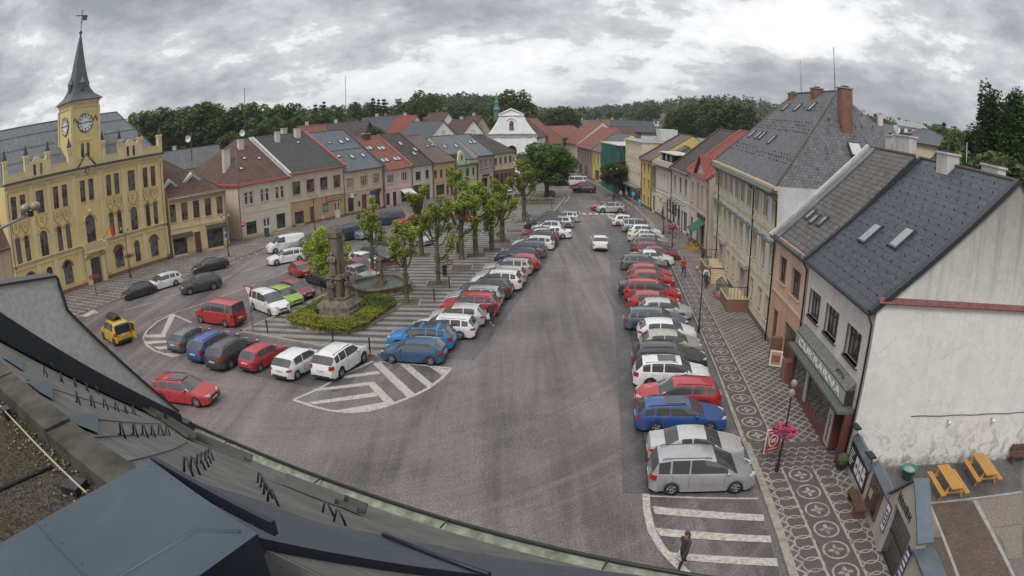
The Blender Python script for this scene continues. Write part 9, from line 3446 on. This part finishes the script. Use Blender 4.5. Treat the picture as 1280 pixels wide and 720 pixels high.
b.tube([(0, 0.19, ZE + 0.005), (16, 0.19, ZE + 0.005)], 0.028, 6, 1)
b.build('gutter', [plain('gutter_mossy', (0.24, 0.245, 0.20), 0.8, var=0.4, scale=8), M['black']], nt)
M['rail_brown'] = plain('snow_rail_brown', (0.10, 0.095, 0.085), 0.6, 0.3)
sn = Vector((0, SLP, 1)).normalized()
se = Vector((0, -1, SLP)).normalized()
def R2(s, u, off=0.0):
 """roof coordinates: s along the eave, u metres up from it measured level"""
 return Vector((s, -u, ZE + SLP * u)) + sn * off
for q0, q1 in (((150, 497), (200, 526)), ((204, 527), (240, 552)), ((240, 550), (310, 579)), ((350, 605), (424, 634)), ((424, 633), (452, 645))):
 a, c = rp(*q0), rp(*q1)
 b = MB()
 for h0, h1, y0, y1 in ((0.02, 0.035, -0.09, 0.05), (0.035, 0.12, 0.035, 0.05), (0.035, 0.07, -0.09, -0.075)):
  e_ = (c - a).normalized()
  w_ = Vector((0, 1, -SLP)).normalized()
  vs = [p_ + w_ * y + sn * h for h in (h0, h1) for p_, y in ((a, y0), (c, y0), (c, y1), (a, y1))]
  b.shell(vs, [(0, 3, 2, 1), (4, 5, 6, 7), (0, 1, 5, 4), (1, 2, 6, 5), (2, 3, 7, 6), (3, 0, 4, 7)])
 b.build('snow_rail', M['rail_brown'], nrf)
hk = MB()
for sx in (-1, 1):
 hk.tube([(sx * 0.055, 0, 0), (sx * 0.012, -0.01, 0.17)], 0.011, 5, 0)
hk.tube([(-0.05, 0.0, 0.02), (0, -0.3, 0.25 * 0 + 0.015)], 0.006, 4, 0)
hkm = hk.mesh('snow_hook', [M['black']])
z1 = lambda L_: [(x / 3.6, 340 + y / 3.6) for x, y in L_]
z2 = lambda L_: [(x / 3.6, 520 + y / 3.6) for x, y in L_]
z3 = lambda L_: [(180 + x / 3.27, 500 + y / 3.27) for x, y in L_]
for q in z1([(20, 310), (95, 345), (150, 365), (205, 390), (178, 410), (235, 440), (290, 462), (340, 478), (380, 488), (207, 470), (280, 498), (342, 520), (395, 538), (440, 550), (482, 556), (355, 595), (420, 608), (478, 618), (528, 628), (570, 638), (605, 640)]) + \
  z2([(555, 95), (612, 92), (655, 92), (692, 92), (727, 86), (757, 82), (850, 262), (880, 255), (905, 235), (922, 222), (938, 208), (950, 195)]) + \
  z3([(480, 345), (492, 365), (508, 395), (528, 425), (752, 468), (800, 505)]):
 p = rp(*q)
 if -p.y < 0.1:
  continue
 o = link('snow_hook', hkm, nrf)
 o.location = p
 o.rotation_euler = (radians(-8), 0, R.uniform(-0.2, 0.2))
 o.scale = (0.8, 0.7, 0.62)
b = MB()
for tri in (((3, 446), (29, 446), (29, 463)), ((33, 476), (66, 477), (66, 499), (50, 490)), ((80, 519), (122, 517), (123, 541), (95, 530))):
 b.face([rp(*q, 0.02) for q in tri])
b.build('sheet_patch', plain('patch_blue', (0.075, 0.11, 0.135), 0.5, 0.2), nrf)
for ln in (z1([(8, 262), (130, 330), (330, 430), (520, 510)]), z1([(120, 485), (250, 530), (480, 600), (640, 650)]), z2([(410, 98), (540, 88), (760, 82)]), z2([(430, 15), (600, 30), (720, 35)]), z2([(555, 210), (680, 180), (780, 150), (845, 118)])):
 b = MB()
 b.tube([rp(*q, 0.012) for q in ln], 0.004, 4)
 b.build('roof_cable', M['black'], nrf)
def m_gravel():
 t = NT('mossy_gravel')
 w = t.pos('World')
 vo = t.node('ShaderNodeTexVoronoi')
 vo.inputs['Scale'].default_value = 75
 t.l.new(w, vo.inputs['Vector'])
 n = t.noise(w, 1.6, 5, 0.65)
 col = t.mix(t.ramp(n, [(0.4, 0.0), (0.6, 1.0)]), (0.058, 0.045, 0.022), (0.075, 0.062, 0.052))
 sp = t.node('ShaderNodeSeparateXYZ')
 t.l.new(vo.outputs['Color'], sp.inputs[0])
 col = t.mix(0.7, col, t.ramp(sp.outputs['X'], [(0.0, 0.1), (1.0, 0.9)]), 'OVERLAY')
 t.bump(vo.outputs['Distance'], 0.8, 0.02)
 return t.out(col, 0.9, spec=0.2)
M['gravel'] = m_gravel()
M['moss_concrete'] = plain('mossy_concrete', (0.062, 0.054, 0.043), 0.95, var=0.5, scale=7)
KZ = ZE + SLP * UT
b = MB()
for k in range(6):
 b.bb(k * 1.04, k * 1.04 + 1.025, -UT - 0.15, -UT + 0.02, KZ - 0.3, KZ + 0.03 + 0.012 * sin(k * 2.3))
b.build('roof_kerb', M['moss_concrete'], nt)
b = MB()
b.face([(-6, -UT - 0.13, KZ - 0.06), (16, -UT - 0.13, KZ - 0.06), (16, -14, KZ - 0.06), (-6, -14, KZ - 0.06)])
for ln in (((2.2, -4.1), (4.4, -6.2)), ((5.4, -4.1), (5.0, -7.5)), ((3.0, -5.4), (6.5, -5.9))):
 b.tube([(ln[0][0], ln[0][1], KZ - 0.055), (ln[1][0], ln[1][1], KZ - 0.055)], 0.012, 4, 1)
b.build('gravel_roof', [M['gravel'], M['black']], nt)
b = MB()
rng = random.Random(8)
for _ in range(520):
 s = rng.uniform(2.2, 8.0)
 y = -UT - 0.16 - abs(rng.gauss(0, 0.09))
 r = rng.uniform(0.004, 0.010)
 b.ball((s, y, KZ - 0.05), r, 0, 6, 4, (1, 1, 0.7))
tag(b.build('edge_pebbles', plain('pebble_pale', (0.20, 0.195, 0.15), 0.9, var=0.3), nt), kind='stuff')
b = MB()
c0, c1 = zp(-20, 485, KZ - 0.02), zp(108, 616, KZ + 0.02)
b.tube([c0, (c0 + c1) / 2 + Vector((0, 0, 0.01)), c1], 0.005, 6)
b.build('cable', M['sand'], nt)
b = MB()
c2 = zp(95, 612, KZ - 0.06)
b.box(c2, (0.1, 0.1, 0.07), 0, 0.4)
b.build('cable_foot', M['black'], nt)
b = MB()
c3 = zp(8, 515, KZ - 0.02)
b.box(c3, (0.08, 0.05, 0.05))
b.build('cable_foot', M['black'], nt)
HZ = 13.42
A4, B4 = zp(188, 574, HZ), zp(322, 667, HZ)
b = MB()
bk = 1.3
top = [(A4.x, A4.y, HZ), (B4.x, B4.y, HZ), (B4.x, B4.y - bk, HZ), (A4.x, A4.y - bk, HZ)]
b.face(top, 0)
b.face([top[0], top[1], (B4.x, B4.y, KZ - 0.3), (A4.x, A4.y, KZ - 0.3)], 0)
b.face([top[1], top[2], (B4.x, B4.y - bk, KZ - 0.3), (B4.x, B4.y, KZ - 0.3)], 1)
b.face([top[3], top[0], (A4.x, A4.y, KZ - 0.3), (A4.x, A4.y - bk, KZ - 0.3)], 0)
b.bb(A4.x, B4.x + 0.005, A4.y, A4.y + 0.016, HZ - 0.04, HZ + 0.008, 1)
d0, d1, d2 = zp(150, 720, HZ), zp(245, 662, HZ), zp(300, 665, HZ)
b.tube([d0 + Vector((0, 0, -0.006)), d1 + Vector((0, 0, -0.006)), d2 + Vector((0, 0, -0.006))], 0.011, 6, 0)
for f_ in (0.36, 0.74):
 y = B4.y - bk * f_
 b.bb(A4.x, B4.x, y - 0.003, y + 0.003, HZ, HZ + 0.004, 0)
for k in range(5):
 for yy in (A4.y - 0.03, A4.y - 0.5):
  b.lathe([(0.003, HZ), (0.0025, HZ + 0.002), (0, HZ + 0.002)], (A4.x + 0.04 + k * (B4.x - A4.x - 0.08) / 4, yy, 0), 6, 1)
b.build('metal_hood', [M['cap_sheet'], M['cap_dark']], nt)
b = MB()
b.bb(B4.x - 0.01, 16, -9, B4.y - 0.02, KZ - 0.5, KZ - 0.10, 0)
b.build('box_gutter', M['cap_dark'], nt)
upper = [(232, 597), (327, 625), (394, 652), (440, 662), (479, 668), (525, 678), (630, 697), (669, 702), (760, 714), (840, 724), (900, 732)]
lower_ = [(324, 672), (380, 684), (440, 695), (500, 705), (551, 712), (610, 719), (700, 733), (800, 748), (900, 760)]
b = MB()
UP = [rp(*q, 0.05) for q in upper]
LO = [rp(*q, 0.05) for q in lower_]
n = 24
def along(P, t):
 f = t * (len(P) - 1)
 i = min(int(f), len(P) - 2)
 return P[i].lerp(P[i + 1], f - i)
for k in range(n):
 t0, t1 = k / n, (k + 1) / n
 b.face([along(LO, t0), along(LO, t1), along(UP, t1), along(UP, t0)], 0, None, False)
b.face([rp(196, 580, 0.05), LO[0], UP[0]], 0)
b.build('skirt_sheet', [M['cap_sheet']], nt)
b = MB()
for k in range(n):
 t0, t1 = k / n, (k + 1) / n
 a, c = along(LO, t0), along(LO, t1)
 b.face([a, c, c + Vector((0, 0, -0.12)), a + Vector((0, 0, -0.12))], 0)
 b.face([a + Vector((0, 0, -0.12)), c + Vector((0, 0, -0.12)), c + Vector((0, -0.9, -0.12)), a + Vector((0, -0.9, -0.12))], 1)
f0, f1 = [rp(*q, 0.07) for q in ((479, 668), (612, 718))]
b.tube([f0, f1], 0.014, 6, 0)
b.build('turned_edge', [M['cap_dark'], M['black_sheet']], nt)
fwl = thing('fire_wall', (E1.x, E1.y, 0), 'sloping grey plastered fire wall with black flashing at its foot', 'wall', atan2(EU.y, EU.x))
M['grey_render'] = plaster('render_grey', (0.52, 0.51, 0.495), 0.45, stain=(0.6, 0.6, 0.6))
b = MB()
prof = [(0.02, 10.30), (1.66, 12.42), (1.74, 12.90), (2.65, 13.02), (5.5, 13.40), (5.5, 9.0), (0.02, 9.0)]
b.extr([(u, z) for u, z in prof], ((-0.32, 0, 0), (0, -1, 0)), (0, 0, 1), (0.32, 0, 0))
b.build('wall', M['grey_render'], fwl)
b = MB()
for (u0, z0), (u1, z1) in zip(prof[:4], prof[1:5]):
 d = Vector((0, -(u1 - u0), z1 - z0)).normalized()
 nn = Vector((0, d.z, -d.y)) * 0.03
 if nn.z < 0:
  nn = -nn
 vs = [(x, -u, z) for x in (-0.38, 0.05) for u, z in ((u0, z0), (u1, z1))]
 vs = [vs[0], vs[1], vs[3], vs[2]]
 vs += [(p[0], p[1] + nn.y, p[2] + nn.z) for p in vs]
 b.shell(vs, [(0, 3, 2, 1), (4, 5, 6, 7), (0, 1, 5, 4), (1, 2, 6, 5), (2, 3, 7, 6), (3, 0, 4, 7)])
b.build('coping', M['black_sheet'], fwl)
b = MB()
b.face([(0.012, 0.03, 9.95), (0.012, 0.03, 10.24), (0.012, -1.48, 11.56), (0.012, -2.75, 12.70), (0.012, -4.2, 13.9), (0.012, -4.2, 13.3), (0.012, -2.79, 12.28)])
b.face([(0.014, 0.03, ZE + 0.02), (0.22, 0.03, ZE + 0.02), (0.22, -3.6, ZE + 0.02 + 3.63 * SLP), (0.014, -3.6, ZE + 0.02 + 3.63 * SLP)])
b.bb(-0.3, 0.16, 0.0, 0.12, 9.86, 10.12)
b.build('flashing', M['black_sheet'], fwl)
p = at_d(38, 264, 20)
q = at_d(-12, 292, 18.5)
t = thing('lamp_head', (p.x, p.y, p.z), 'white twin globe lamp on a long arm entering at the left edge', 'street lamp')
b = MB()
dv = Vector((q.x - p.x, q.y - p.y, q.z - p.z))
b.tube([(0, 0, -0.08), dv], 0.045, 8)
b.build('arm', M['zinc'], t)
for s in (-1, 1):
 b = MB()
 b.ball((s * 0.17, 0.1 * s, 0.12), 0.2, 0, 10, 6, (1.1, 1, 0.72))
 b.build('globe', M['lamp_glass'], t)
b = MB()
b.box((0, 0, -0.08), (0.16, 0.16, 0.18))
b.build('bracket', M['black'], t)
b = MB()
HB = [(-3200, -260), (4200, -260), (4200, 4600), (-3200, 4600)]
b.prism(HB, -60, 75)
hz = bpy.data.materials.new('haze')
hz.use_nodes = True
hn, hl = hz.node_tree.nodes, hz.node_tree.links
hn.remove(hn['Principled BSDF'])
pv = hn.new('ShaderNodeVolumePrincipled')
pv.inputs['Color'].default_value = (0.80, 0.84, 0.90, 1)
pv.inputs['Density'].default_value = 0.00028
pv.inputs['Anisotropy'].default_value = 0.3
hl.new(pv.outputs[0], hn['Material Output'].inputs['Volume'])
o = b.build('haze', hz)
tag(o, 'thin grey haze over the town and hills', 'haze', kind='stuff')
